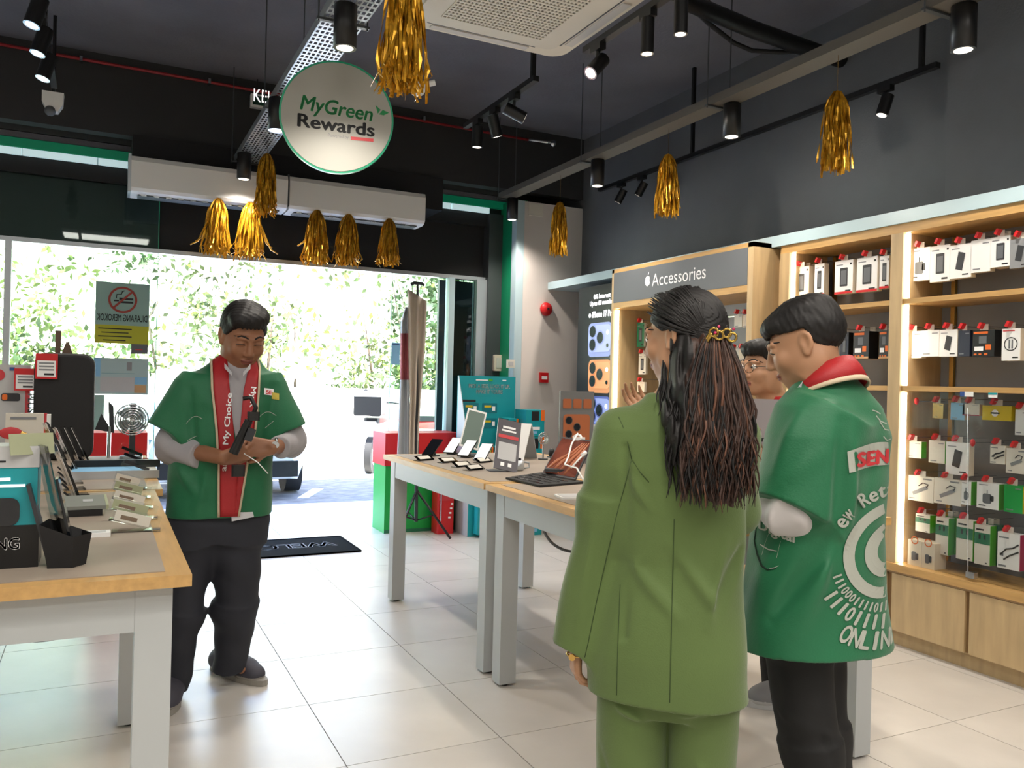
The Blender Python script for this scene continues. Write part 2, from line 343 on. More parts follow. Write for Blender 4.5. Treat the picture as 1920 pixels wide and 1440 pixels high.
# green column and pillar
t1 = struct(MB('green_paint').box(3.50, 7.10, 0, 3.64, 7.46, 3.13), 'trim_1')
pl_ = struct(MB('pillar').box(3.56, 7.0, 0, XR+.02, 7.5, 3.1), 'wall_pillar')
MB('frame_blue').box(3.478, 6.998, 0, 3.558, 7.1, 3.1).build('corner_trim', pl_)
MB('offwhite').box(3.60, 6.993, 2.97, 3.75, 7.0, 3.085).build('access_cover', pl_)
# right upper wall pier near the frame edge
MB('wall_grey').box(XR-.13, 1.0, 2.34, XR, 2.98, ZC-.1).build('wall_pier', wr)
# exterior ground
gr = MB('pave').box(-12, YF+.1, -.12, 14, 9.05, -.004); struct(gr, 'ground_pavement')
struct(MB('asphalt').box(-30, 9.05, -.16, 40, 11.3, -.02), 'ground_asphalt')
struct(MB('concrete').box(-40, 11.3, -.16, 60, 40, -.02), 'ground_road')
struct(MB('pave').box(-12, YF+.3, 2.9, 14, 7.95, 3.1), 'ceiling_canopy_unseen')  # unseen canopy added for shade, kept shallow to let sky light in
rl = MB('road_line').hexa([Vector(q) for q in [(2.02, 9.55, -.02), (2.14, 9.55, -.02), (2.50, 10.3, -.02), (2.36, 10.3, -.02), (2.02, 9.55, -.012), (2.14, 9.55, -.012), (2.50, 10.3, -.012), (2.36, 10.3, -.012)]])
tag(rl.build('parking_line'), 'short white painted parking line on grey asphalt outside the door', 'road marking')
mat('exit_green', '#0c3a2a', .4)

# ================================================================ FURNITURE: shelf wall
XS = 3.85
def shelfwall():
    T = thing('shelf_unit', 'long light wood wall shelving with drawers below along dark right wall', 'shelving', (XS, 1.2, 0))
    def b(name, m, x0, y0, z0, x1, y1, z1, lab=None):
        return MB(m).box(x0, y0, z0, x1, y1, z1).build(name, T, local=False, label=lab)
    Y0, Y1 = 1.0, 3.95
    b('plinth', 'wood_v', XS+.03, Y0, 0, XR, Y1, .085)
    b('cabinet_body', 'wood_dark', XS+.0, Y0, .085, XR, Y1, .395)
    for y0, y1 in ((3.10, 3.50), (3.52, 3.94), (2.64, 3.06), (2.20, 2.615), (1.76, 2.18), (1.3, 1.74)):
        b('cabinet_door', 'wood_v', XS-.022, y0, .088, XS, y1, .392)
    b('worktop', 'wood_h', XS-.03, Y0, .405, XR, Y1, .445); b('worktop_edge', 'wood_dark', XS-.025, Y0, .395, XR, Y1, .405)
    b('back_panel', 'shelf_back', XR-.03, Y0, .445, XR-.005, Y1, 2.25)
    b('top_board', 'wood_h', XS-.005, Y0, 2.225, XR, Y1, 2.275)
    b('upright', 'wood_v', XS-.01, 3.052, .445, XR, 3.128, 2.225); b('upright', 'wood_v', XS-.01, 3.875, .445, XR, 3.95, 2.225)
    for y0, y1 in ((Y0, 3.052), (3.128, 3.875)):
        b('shelf', 'wood_h', XS+.0, y0, 1.84, XR-.03, y1, 1.867); b('shelf', 'wood_h', XS+.0, y0, 1.372, XR-.03, y1, 1.399)
    for y in (3.045, 3.868):
        for z0, z1 in ((1.872, 2.222), (1.402, 1.836), (.45, 1.366)):
            b('led_strip', 'led_strip', XS+.012, y-.008, z0, XS+.032, y+.006, z1, 'glowing white light strip')
    for y in (2.975, 3.80): b('slotted_rail', 'gold_rail', XR-.05, y-.012, .45, XR-.03, y+.012, 2.22)
    # glass sliding pane, steel cable and lock
    b('glass_pane', 'glass_clear', XS+.018, 1.9, .45, XS+.023, 3.04, 1.365)
    lk = MB('chrome').cbox(px(1822, 1078, XS-.005), (.03, .045, .03)); lk.cyl(px(1815, 765, XS+.005), px(1815, 1074, XS+.005), .0018, n=6)
    lk.build('cable_lock', T, local=False, label='chrome lock with steel cable')
shelfwall()
tr = MB('frame_blue').box(XS-.02, 1.0, 2.275, XR, 7.0, 2.345); struct(tr, 'trim_2')

def applebay():
    T = thing('accessory_cabinet', 'proud wooden cabinet bay with grey Accessories fascia above', 'cabinet', (3.68, 4.08, 0))
    X = 3.68; Y0, Y1 = 4.02, 5.645
    def b(name, m, *a, lab=None): return MB(m).box(*a).build(name, T, local=False, label=lab)
    b('side_panel', 'wood_v', X, Y0, 0, XR, Y0+.05, 2.30); b('side_panel', 'wood_v', X, Y1-.03, 0, XR, Y1, 2.30)
    b('filler_panel', 'wood_v', XS+.05, 3.95, 0, XR, Y0, 2.28)
    b('top_board', 'wood_h', X, Y0, 2.27, XR, Y1, 2.30); b('lower_rail', 'wood_h', X, Y0+.05, 1.985, XR, Y1-.03, 2.03)
    b('fascia', 'midgrey', X-.002, Y0+.05, 2.03, X+.02, Y1-.03, 2.27)
    b('back_panel', 'grey', XR-.04, Y0+.05, .44, XR-.01, Y1-.03, 1.985)
    b('base', 'wood_v', X+.02, Y0+.05, 0, XR, Y1-.03, .44)
    b('led_strip', 'led_strip', X+.02, Y1-.046, .45, X+.045, Y1-.031, 1.975, lab='glowing white light strip')
    for z in (1.76, 1.55): b('peg_rail', 'chrome', X+.24, Y0+.06, z+.1, X+.255, Y1-.05, z+.108)
    t = MB('ink_white'); o = px(1222, 543, X-.004)
    t.text('Accessories', (X-.004, o.y, 2.115), (0, -1, 0), (0, 0, 1), .095, width=(o-px(1323, 520, X-.004)).length)
    # apple mark: body, bite, leaf
    c = px(1214, 534, X-.004); c.z = 2.162; pts = []
    for i in range(40):
        a = 2*math.pi*i/40; r = .036*(1-.10*math.cos(2*a)*(1 if math.sin(a) > 0 else .4))
        if math.sin(a) > .8: r *= 1-.5*(math.sin(a)-.8)
        yy, zz = r*math.cos(a), r*math.sin(a)*1.05
        d = math.hypot(yy-.045, zz-.004)
        if d < .02: k = .02/d; yy, zz = .045+(yy-.045)*k, .004+(zz-.004)*k
        pts.append((X-.004, c.y-yy, c.z+zz))
    t.poly(pts); t.poly([(X-.004, c.y-.002-q[0], c.z+.042+q[1]) for q in ((0, 0), (.009, .004), (.014, .016), (.013, .026), (.004, .018))])
    t.build('lettering', T, local=False, label='white lettering with fruit mark')
applebay()
def phoneposter():
    T = thing('lightbox_poster', 'black lit phone poster with three camera bumps beside accessory bay', 'poster', (XS, 6.2, 0))
    X = XS
    MB('lightbox').box(X, 5.87, .45, X+.06, 6.45, 2.235).build('panel', T, local=False)
    MB('dark').box(X+.001, 5.87, .0, XR-.002, 6.45, .45).build('base', T, local=False)
    MB('dark').box(X+.06, 5.87, .45, XR, 6.45, 2.235).build('housing', T, local=False)
    def ph(v0, v1, m1, m2):
        a = px(1104, v0, X-.004); b2 = px(1150, v1, X-.004); y0, z0, z1 = a.y, a.z, b2.z
        q = MB(m1).rbox(X-.006, 5.885, z1, X-.001, y0, z0, .05, ax=0)
        q.use(m2).rbox(X-.010, 5.89, z0-(z0-z1)*.86, X-.006, y0-.015, z0-.02, .045, ax=0)
        w = y0-5.885; hgt = (z0-z1)
        for fy, fz in ((.17, .27), (.17, .70), (.42, .48)):
            c = Vector((X-.0105, y0-fy*w*1.3, z0-fz*hgt*.92))
            q.use(m1).disc(c+Vector((-.002, 0, 0)), (-1, 0, 0), .062); q.use('lb_lens').disc(c+Vector((-.003, 0, 0)), (-1, 0, 0), .050); q.use('lens').disc(c+Vector((-.004, 0, 0)), (-1, 0, 0), .024)
        q.use('lb_text').disc((X-.0125, y0-w*.86, z0-hgt*.3), (-1, 0, 0), .02); q.use('lens').disc((X-.0125, y0-w*.86, z0-hgt*.68), (-1, 0, 0), .018)
        q.build('phone_print', T, local=False)
    ph(607, 668, 'lb_blue', 'lb_blue2'); ph(675, 738, 'lb_orange', 'lb_orange2'); ph(742, 806, 'lb_navy', 'lb_blue')
    t = MB('lb_text')
    for s, u, v, w, h in (('0% Interest', 1113, 561, .27, .04), ('Up to 60 months', 1106, 574, .36, .04), ('iPhone 17 Pro', 1110, 596, .34, .055)):
        a = px(u, v, X-.004); t.text(s, a, (0, -1, 0), (0, 0, 1), h, width=w)
    a = px(1106, 592, X-.004); t.disc((X-.004, a.y, a.z), (-1, 0, 0), .02)
    t.build('lettering', T, local=False)
phoneposter()

# ================================================================ TABLES
def table(label, x0, y0, x1, y1, topm='laminate', edge='wood_h', z=.90):
    T = thing('display_table', label, 'table', ((x0+x1)/2, (y0+y1)/2, 0), group='display tables')
    tp = MB(edge).box(x0, y0, z-.03, x1, y1, z-.002); tp.build('tabletop', T, local=False)
    MB(topm).box(x0+.055, y0+.045, z-.002, x1-.055, y1-.045, z).build('top_inlay', T, local=False)
    i = .04; a = .105; th = .02
    f = MB('table_white'); f.box(x0+i, y0+i, z-.03-a, x1-i, y0+i+th, z-.03).box(x0+i, y1-i-th, z-.03-a, x1-i, y1-i, z-.03)
    f.box(x0+i, y0+i+th, z-.03-a, x0+i+th, y1-i-th, z-.03).box(x1-i-th, y0+i+th, z-.03-a, x1-i, y1-i-th, z-.03); f.build('apron', T, local=False)
    for lx in (x0+i-.002, x1-i-.078):
        for ly in (y0+i-.002, y1-i-.078):
            MB('table_white').box(lx, ly, .012, lx+.08, ly+.08, z-.03).build('leg', T, local=False)
            MB('black').cyl((lx+.04, ly+.04, 0), (lx+.04, ly+.04, .012), .02, n=10).build('foot', T, local=False)
    return T
table('white framed display table at left foreground, brown wooden rim', -.75, 2.045, .195, 3.60)
table('second display table on the left, behind the foreground one', -.75, 3.61, .225, 5.15)
table('display table nearer the door in right row, phones on top', 1.575, 3.445, 2.63, 4.96)
table('right display table behind green blazer, with laptop and tablet', 1.575, 2.11, 2.63, 3.425)
def cable(name, label, pts, r, m='dark'):
    P_ = [Vector(p) for p in pts]; out = []
    for i in range(len(P_)-1):
        p0, p1, p2, p3 = P_[max(i-1, 0)], P_[i], P_[i+1], P_[min(i+2, len(P_)-1)]
        for k in range(6):
            t = k/6; out.append(.5*((2*p1)+(p2-p0)*t+(2*p0-5*p1+4*p2-p3)*t*t+(3*p1-p0-3*p2+p3)*t**3))
    out.append(P_[-1]); o = MB(m).tube(out, r, 8).build(name); 
    if label: tag(o, label, 'cable')
    return o
q = lambda u, v, Y: py(u, v, Y)
cable('power_cable', 'drooping dark cable under the left foreground table', [q(-40, 1160, 2.6), q(0, 1180, 2.6), q(50, 1200, 2.6), q(110, 1195, 2.6), q(160, 1175, 2.6), q(185, 1158, 2.6), (q(195, 1150, 2.6).x, 2.6, .80)], .006)
cable('power_cable', 'drooping grey cable under table behind green blazer', [(q(1015, 975, 3.0).x, 3.0, .80), q(1018, 980, 3.0), q(1022, 1000, 3.0), q(1040, 1022, 3.0), q(1070, 1034, 3.0), q(1110, 1030, 3.0), (q(1140, 960, 3.0).x, 3.0, .80)], .006, 'midgrey')
# ================================================================ DOOR MAT
T = thing('door_mat', 'dark grey door mat with white welcome lettering by entrance', 'mat', (1.3, 6.68, 0))
MB('mat_rubber').box(.55, 6.36, 0, 1.86, 7.02, .01).build('mat', T, local=False)
m_ = MB('mat_rubber').box(.55, 6.36, 0, 1.86, 6.375, .014).box(.55, 7.005, 0, 1.86, 7.02, .014).box(1.845, 6.375, 0, 1.86, 7.005, .014); m_.build('mat_edge', T, local=False)
MB('mat_print').text('WELCOME', (1.74, 6.79, .0108), (-1, 0, 0), (0, -1, 0), .17, width=1.08).build('lettering', T, local=False)
# ================================================================ CEILING FITTINGS
def tray(name, label, x0, x1, y0, y1, z, slots):
    T = thing(name, label, 'cable tray', ((x0+x1)/2, y1, z))
    b = MB('alu' if slots else 'tray_dark')
    if slots:
        n = int((y1-y0)/.05); xs = np.linspace(x0, x1, 9)
        for k in range(9): b.box(xs[k]-.004, y0, z, xs[k]+.004, y1, z+.002)
        for k in range(n): y = y0+.05*k; b.box(x0, y, z+.0002, x1, y+.018, z+.0018)
    else: b.box(x0, y0, z, x1, y1, z+.002)
    b.build('tray_base', T, local=False)
    MB('alu' if slots else 'tray_dark').box(x0-.002, y0, z, x0, y1, z+.05).build('side_rail', T, local=False)
    MB('alu' if slots else 'tray_dark').box(x1, y0, z, x1+.002, y1, z+.05).build('side_rail', T, local=False)
    k = 0; y = y1-.05
    while y > y0:
        h = MB('alu_dark').box(x0-.03, y-.012, z-.012, x1+.03, y+.012, z-.001); h.cyl((x0-.022, y, z-.02), (x0-.022, y, ZC), .004, n=6).cyl((x1+.022, y, z-.02), (x1+.022, y, ZC), .004, n=6)
        h.build('hanger', T, local=False); y -= 1.45
    return T

tray('cable_tray', 'perforated pale metal cable tray running above the round sign', .885, 1.075, -2, 6.82, 3.05, True)
tray('cable_tray', 'solid grey-brown cable tray above the right row of tables', 3.205, 3.33, -2, 6.85, 3.05, False)
def downlight(x, y, z, label, on_=True):
    T = thing('downlight', label, 'ceiling light', (x, y, z), group='black cylinder downlights')
    b = MB('black'); b.lathe((0, 0, 0), [(.052, 0), (.052, .19), (.046, .195)], 24); b.build('housing', T)
    r = MB('steel'); r.ring((0, 0, -.001), (0, 0, -1), .038, .051); r.build('rim', T); r = MB('lamp_lens'); r.disc((0, 0, -.0005), (0, 0, -1), .038); r.build('lens', T)
    lamp('SPOT', 'downlight_lamp', (x, y, z-.02), 46*LAMP_GAIN, (1, .92, .82), spot_size=R(140), spot_blend=.8, shadow_soft_size=.05)
    return T
for u, v, lb in ((648, 30, 'large black downlight directly above the round hanging sign'), (520, 200, 'black downlight half hidden behind left edge of round sign'), (458, 300, 'black downlight at the door end of perforated tray')):
    p = pz(u, v, 3.0); downlight(p.x, p.y, 2.855, lb)
for u, v, lb in ((961, 372, 'black downlight at pillar end of brown tray'), (1121, 300, 'black downlight second from the pillar on brown tray'), (1373, 195, 'black downlight third from the pillar on brown tray'), (1808, 10, 'nearest black downlight at the top right corner')):
    p = pz(u, v, 3.05); downlight(p.x, p.y, 2.855, lb)
# unseen repeats behind the camera carry on the rows
for x in (-2.4, .93, 3.27):
    for y in (.9, -.6, -2.1):
        if (x, y) == (3.27, .9): pass
        lamp('SPOT', 'shop_lamp', (x, y, 2.85), 40*LAMP_GAIN, (1, .9, .79), spot_size=R(120), spot_blend=.8, shadow_soft_size=.08)
for x, y in ((-2.4, 2.4), (-2.4, 4.2), (2.1, 1.4)):
    lamp('SPOT', 'shop_lamp', (x, y, 2.85), 30*LAMP_GAIN, (1, .9, .79), spot_size=R(120), spot_blend=.8, shadow_soft_size=.08)
# unseen panels added for fill light, hung over and behind the camera
for i_, (x, y, e, lb) in enumerate(((-.2, -1.9, 30, 'unseen added fill light panel, rear left'), (2.0, -1.9, 30, 'unseen added fill light panel, rear centre'), (-2.3, 1.3, 34, 'unseen added fill light panel, over the left tables'), (.0, .3, 26, 'unseen added fill light panel, middle of shop'), (2.35, -.4, 30, 'unseen added fill light panel, near shelving'))):
    T = thing('fill_panel', lb, 'ceiling light', (x, y, 3.5), group='added fill light panels'); MB('white').box(-.62, -.32, 0, .62, .32, .05).build('housing', T)
    for sx in (-.5, .5): MB('steel').cyl((sx, 0, .05), (sx, 0, ZC-3.501), .003, n=5).build('wire', T)
    lamp('AREA', 'fill_lamp', (x, y, 3.495), e*LAMP_GAIN, (1, .95, .88), shape='RECTANGLE', size=1.2, size_y=.6)
# ---- spot tracks
def spot(x, y, z, tgt, label, group='track spotlights', L=.13, r=.036):
    T = thing('track_spotlight', label, 'spotlight', (x, y, z), group=group)
    MB('black').box(-.018, -.045, -.03, .018, .045, 0).build('adapter', T)
    MB('black').cyl((0, 0, -.03), (0, 0, -.09), .009, n=8).build('stem', T)
    d = Vector(tgt).normalized(); c = Vector((0, 0, -.10))
    h = MB('black'); h.cyl(c-d*L*.45, c+d*L*.55, r, n=20); HEAD = [h.build('lamp_head', T)]
    k = MB('steel'); k.ring(c+d*(L*.55+.001), d, r*.78, r); k.use('lamp_lens').disc(c+d*(L*.55+.0005), d, r*.78); k.build('lens', T.children_recursive[-1] if False else HEAD[0])
    lamp('SPOT', 'spot_lamp', Vector((x, y, z))+c+d*(L*.55+.02), 26*LAMP_GAIN, (1, .9, .78), rot=d.to_track_quat('-Z', 'Y').to_euler(), spot_size=R(70), spot_blend=.7, shadow_soft_size=.03)
def track(label, x, y0, y1, z, rods):
    T = thing('lighting_track', label, 'lighting track', (x, (y0+y1)/2, z))
    MB('black').box(x-.018, y0, z, x+.018, y1, z+.03).build('rail', T, local=False)
    for y in rods: MB('black').box(x-.012, y-.012, z+.03, x+.012, y+.012, ZC).build('rod', T, local=False)
track('short black lighting track hanging below corner of ceiling air conditioner', 2.125, 4.08, 5.08, 3.05, (4.12,))
track('black lighting track right of the ceiling air conditioner', 2.165, 1.6, 3.62, 3.05, (3.0,))
spot(2.125, 4.35, 3.05, (.9, -.3, -.45), 'horizontal black spotlight on the short hanging track'); spot(2.125, 4.62, 3.05, (.35, .1, -1), 'tilted black spotlight, middle of the short hanging track')
spot(2.125, 4.88, 3.05, (0, .05, -1), 'upright black spotlight at the far end of short track')
spot(2.165, 3.5, 3.05, (-.75, -.2, -.8), 'black spotlight tilted left beside ceiling air conditioner corner')
spot(2.165, 3.08, 3.05, (0, 0, -1), 'lit vertical black spotlight on the right-hand long track', L=.16, r=.03); spot(2.165, 2.84, 3.05, (0, 0, -1), 'lit vertical spotlight cut by the top frame edge', L=.16, r=.03)
track('black lighting track at the top left corner', -.33, 1.0, 6.2, 3.22, (5.2,))
for (u, v, lb) in ((62, -20, 'uppermost of three lit spotlights at the top left corner'), (80, 40, 'middle of three lit spotlights at the top left corner'), (92, 92, 'lowest of three lit spotlights at the top left corner')):
    p = pz(u, v, 3.22); spot(-.33, p.y, 3.22, (-.25, -.15, -1), lb, L=.15, r=.038)
track('dark lighting track fixed along the upper right wall', 3.95, 2.95, 6.3, 3.1, (3.05, 5.0))
for y, lb in ((3.28, 'dim spotlight on wall track, right of hanging tassel'), (3.60, 'dim spotlight on wall track, just beside a gold tassel'), (5.65, 'dim far spotlight high on the right wall, nearer one'), (5.95, 'dim far spotlight high on the right wall, further one')):
    spot(3.95, y, 3.1, (-.3, .1, -1) if y < 5 else (-.30, .50, -1), lb, L=.12, r=.034)
# ---- ceiling cassette air conditioner
def cassette():
    x0, x1, y0, y1, z = 1.20, 2.18, 3.02, 3.92, 3.13
    T = thing('ceiling_air_conditioner', 'large cream cassette air conditioner with square grille at top', 'air conditioner', ((x0+x1)/2, (y0+y1)/2, z))
    MB('alu_dark').box(x0+.06, y0+.06, z+.04, x1-.06, y1-.06, z+.33).build('unit_body', T, local=False)
    MB('ac_white').rbox(x0, y0, z, x1, y1, z+.04, .09, n=6).build('panel', T, local=False)
    MB('offwhite').rbox(x0+.10, y0+.10, z-.012, x1-.10, y1-.10, z, .05, n=5).build('inner_panel', T, local=False)
    cx, cy = (x0+x1)/2, (y0+y1)/2; g = MB('black').box(cx-.27, cy-.25, z-.0135, cx+.27, cy+.25, z-.012); g.build('grille_well', T, local=False)
    g = MB('offwhite'); n = 27
    for k in range(n+1):
        x = cx-.27+.54*k/n; g.box(x-.004, cy-.25, z-.018, x+.004, cy+.25, z-.0135)
    for k in range(19): y = cy-.25+.5*k/18; g.box(cx-.27, y-.006, z-.019, cx+.27, y+.006, z-.0136)
    g.build('grille', T, local=False)
    for a in (0, 90, 180, 270):
        q = Matrix.Translation((cx, cy, 0)) @ Matrix.Rotation(R(a), 4, 'Z'); e = MB('wall_white').at(q); e.box(-.27, .385 if a % 180 == 0 else .42, z-.006, .27, .425 if a % 180 == 0 else .465, z+.001); e.build('air_flap', T, local=False)
        e = MB('midgrey').at(q); e.box(-.30, .372 if a % 180 == 0 else .405, z-.003, .30, .378 if a % 180 == 0 else .411, z+.001); e.build('slot', T, local=False)
    for sx in (x0+.15, x1-.15):
        for sy in (y0+.15, y1-.15): MB('alu_dark').cyl((sx, sy, z+.3), (sx, sy, ZC), .006, n=6).build('hanger_rod', T, local=False)
cassette()
# ---- air curtain over the door
def aircurtain():
    T = thing('air_curtain', 'long white air curtain unit mounted above the shop entrance', 'air curtain', (1.3, 6.85, 2.75))
    y0, y1 = 6.68, 6.93
    for xa, xb in ((.15, 1.28), (1.295, 2.44)):
        prof = [(y1, 2.70), (y0+.06, 2.70), (y0+.02, 2.712), (y0, 2.735), (y0-.005, 2.93), (y0+.012, 2.965), (y0+.05, 2.975), (y1, 2.975)]
        MB('white').poly([(xa, a, b) for a, b in prof], off=(xb-xa, 0, 0)).build('cover', T, local=False)
        s = MB('alu_dark').box(xa+.05, y0+.07, 2.69, xb-.05, y1-.05, 2.72)
        for k in range(12): xx = xa+.09+k*(xb-xa-.18)/11; s.use('steel').box(xx-.02, y0+.06, 2.688, xx+.02, y0+.075, 2.71)
        s.build('outlet', T, local=False)
        MB('red').box(xb-.32, y0+.004, 2.748, xb-.25, y0+.01, 2.765).build('badge', T, local=False)
    MB('alu_dark').box(1.28, y0+.01, 2.73, 1.295, y1, 2.98).build('joint', T, local=False)
    MB('alu').box(.13, y0, 2.70, .15, y1, 2.98).build('end_plate', T, local=False)
aircurtain()
# ---- gold tassels
TAS = {}
def tassel_mesh(seed, spread, curl):
    rnd = random.Random(seed); b = MB('tassel'); n = 110
    for k in range(n):
        a = 2*math.pi*k/n*3.7; rr = (k/n)**.6; pts = []; ln = 1-.10*rnd.random()
        top = .10*rr+.02; bot = spread*rr*(.8+.4*rnd.random()); ph = rnd.random()*6
        a2 = a+rnd.uniform(-.2, .2); nseg = 9
        w = .013
        for j in range(nseg+1):
            t = j/nseg; rad = top*.35+(top-top*.35)*min(1, t*6)+(bot-top)*t**.8
            if curl and t > .85: rad += .05*math.sin(ph+t*30)
            z = -ln*t+(.05*math.sin(ph*3) if t == 1 else 0)
            pts.append(Vector((rad*math.cos(a2+.10*math.sin(t*5+ph)), rad*math.sin(a2+.10*math.sin(t*5+ph)), z)))
        vs = []
        for j, p in enumerate(pts):
            tw = ph+j*.9*(1 if k % 2 else -.7); d = Vector((math.cos(tw), math.sin(tw), 0))*w; vs += [p-d, p+d]
        b.add(vs, [(2*j, 2*j+1, 2*j+3, 2*j+2) for j in range(nseg)], False)
    return b
def tassel(p_top, H, W_, label, seed=0, curl=True, hang=None, strays=()):
    T = thing('gold_tassel', label, 'decoration', p_top, group='gold foil tassels')
    b = tassel_mesh(seed, .5*W_/H, curl); b.v = [(x*H, y*H, z*H) for x, y, z in b.v]; b.build('strands', T)
    MB('tassel').lathe((0, 0, -.10*H), [(.055*H, 0), (.045*H, .03*H), (.03*H, .05*H), (.032*H, .10*H), (.012*H, .115*H)], 12).build('knot', T)
    for (dx, dz0, dz1) in strays:
        s = MB('tassel'); s.tube([(dx*.25, 0, -.2*H), (dx*.55, 0, -H*(.2+dz0)), (dx*.85, 0, -H*dz1), (dx*1.15, 0, -H*dz1-.03)], .006, 5); s.build('stray_strand', T)
    if hang: MB('gold_rail').cyl((0, 0, 0), (0, 0, hang), .0012, n=4).build('string', T)
for (u, v, H, W_, lb, st) in ((410, 372, .44, .22, 'gold tassel furthest left on the air curtain, stray strands leftward', [(-.14, .25, .72), (-.17, .3, .78)]), (470, 380, .44, .24, 'second gold tassel along the air curtain, strands flicking right', [(.15, .25, .7), (.19, .3, .8)]),
        (595, 394, .44, .22, 'third gold tassel along the air curtain, right of its joint', [(-.13, .3, .62)]), (654, 402, .42, .22, 'fourth gold tassel along the air curtain', []), (730, 410, .40, .19, 'gold tassel at the right end of the air curtain', [(-.1, .6, .85)])):
    p = py(u, v, 6.70); tassel(p, H, W_, lb, seed=int(u), strays=st)
p = dep(501, 289, 6.05); tassel(p, .445, .17, 'narrow gold tassel hanging beneath the perforated tray end', 5, hang=3.05-p.z)
p = px(1050, 380, 3.27); tassel(p, .42, .14, 'slim gold tassel hanging in front of the grey pillar', 11, False, hang=3.05-p.z)
p = px(1253, 290, 3.27); tassel(p, .40, .17, 'gold tassel hanging before dark wall above the Accessories fascia', 12, False, hang=3.05-p.z)
p = px(1570, 172, 3.27); tassel(p, .40, .165, 'gold tassel hanging above the lit shelving on the right', 13, False, hang=3.05-p.z)
p = dep(760, -45, 3.0); tassel(p, .43, .19, 'largest gold tassel, nearest, hanging at the top beside air conditioner', 15, True, hang=ZC-p.z)
# ---- round hanging sign
def roundsign():
    c = dep(632, 221, 4.15); rad = 105/1546*4.15*1.0
    vd = (Vector((c.x, c.y, 0))-Vector((0, 0, 0))).normalized(); ang = math.atan2(vd.y, vd.x)-math.pi/2
    T = thing('hanging_sign', 'round white hanging sign with green rim and green-and-black lettering', 'sign', c, rotz=ang+R(2))
    b = MB('green_vinyl').cyl((0, .012, 0), (0, -.012, 0), rad, n=64); b.build('rim', T)
    MB('sign_face').cyl((0, -.0121, 0), (0, -.014, 0), rad*.965, n=64).build('face', T)
    k = rad/105; f = MB('sign_green')
    rot = R(1.0); X = (math.cos(rot), 0, -math.sin(rot)); Z = (math.sin(rot), 0, math.cos(rot))
    f.text('MyGreen', (-68*k, -.015, 8*k), (math.cos(R(4)), 0, -math.sin(R(4))), Z, 27*k, width=132*k, shear=.18)
    f.poly([(75*k, -.015, 14*k), (70*k, -.015, 30*k), (80*k, -.015, 22*k)]); f.poly([(77*k, -.015, 13*k), (84*k, -.015, 22*k), (96*k, -.015, 18*k), (86*k, -.015, 12*k)])
    f.use('ink').text('Rewards', (-72*k, -.015, -24*k), (math.cos(R(2.4)), 0, -math.sin(R(2.4))), Z, 24*k, width=142*k)
    f.use('ink_grey').text('Powered by', (-16*k, -.015, -38*k), X, Z, 6*k, width=38*k)
    f.use('sign_red').box(26*k, -.0145, -40*k, 68*k, -.0155, -34*k); f.build('lettering', T)
    for sx in (-.03, .03): MB('steel').cyl((sx, 0, rad*.96), (sx, 0, 3.05-c.z), .0012, n=4).build('wire', T)

roundsign()
# ---- exit sign
a, b_ = py(470, 176, 6.95), py(562, 216, 6.95)
T = thing('exit_sign', 'dark green lit KELUAR exit sign near round sign', 'sign', (a.x, 6.95, b_.z))
MB('white').box(a.x, 6.93, b_.z, b_.x, 6.98, a.z).build('frame', T, local=False)
MB('exit_green').box(a.x+.015, 6.925, b_.z+.02, b_.x-.015, 6.931, a.z-.015).build('face', T, local=False)
MB('lb_text').text('KELUAR', (a.x+.02, 6.924, b_.z+.045), (1, 0, 0), (0, 0, 1), .105, width=b_.x-a.x-.05).build('lettering', T, local=False)
for xx in (a.x+.05, b_.x-.05): MB('black').cyl((xx, 6.95, a.z), (xx, 6.95, ZC), .005, n=6).build('rod', T, local=False)
# ---- emergency light / camera hanging upper left
c = dep(100, 175, 5.6)
T = thing('motion_sensor', 'white hanging sensor box under a black rod at upper left', 'sensor', c)
MB('white').poly([(-.065, -.04, 0), (.065, -.04, 0), (.06, -.04, -.08), (.03, -.04, -.13), (-.03, -.04, -.13), (-.065, -.04, -.07)][::-1], off=(0, .08, 0)).build('housing', T)
MB('midgrey').sphere((-.015, -.03, -.13), (.035, .035, .035), 12, 6).build('lens', T)
MB('black').cyl((0, 0, 0), (0, 0, ZC-c.z), .011, n=8).build('rod', T)
# security camera dome behind the nearest tassel
c = dep(783, 165, 4.4); T = thing('ceiling_camera', 'small white camera partly hidden behind the largest tassel', 'camera', c)
MB('white').sphere((0, 0, 0), .045, 16, 10).build('dome', T); MB('white').cyl((.03, 0, .02), (.09, -.02, .04), .016, n=10).build('arm', T); MB('white').cyl((0, 0, .03), (0, 0, ZC-c.z), .012, n=8).build('rod', T)
# ---- red sprinkler pipe, black pipe and hose
b = MB('pipe_red'); b.tube([(-1.2, 6.94, 3.70), (3.55, 6.94, 3.665)], .012, 8)
T = thing('sprinkler_pipe', 'thin red sprinkler pipe along the top of the front wall', 'pipe', (1, 6.94, 3.69)); b.build('pipe', T, local=False)
for x in (-.2, .7, 1.6, 2.5): MB('steel').box(x-.01, 6.92, 3.67, x+.01, 6.98, 3.71).build('clamp', T, local=False)
MB('steel').tube([(3.55, 6.94, 3.665), (3.72, 6.9, 3.66), (3.76, 6.88, 3.66)], .015, 8).sphere((3.78, 6.88, 3.65), .035, 10, 6).build('valve', T, local=False)
tag(MB('black').tube([(2.2, 3.3, 3.62), (2.85, 3.72, 3.52), (3.4, 3.78, 3.5), (3.95, 3.8, 3.48), (4.18, 3.81, 3.48)], .05, 12).build('insulated_pipe'), 'thick black insulated pipe slanting across the ceiling at right', 'pipe')
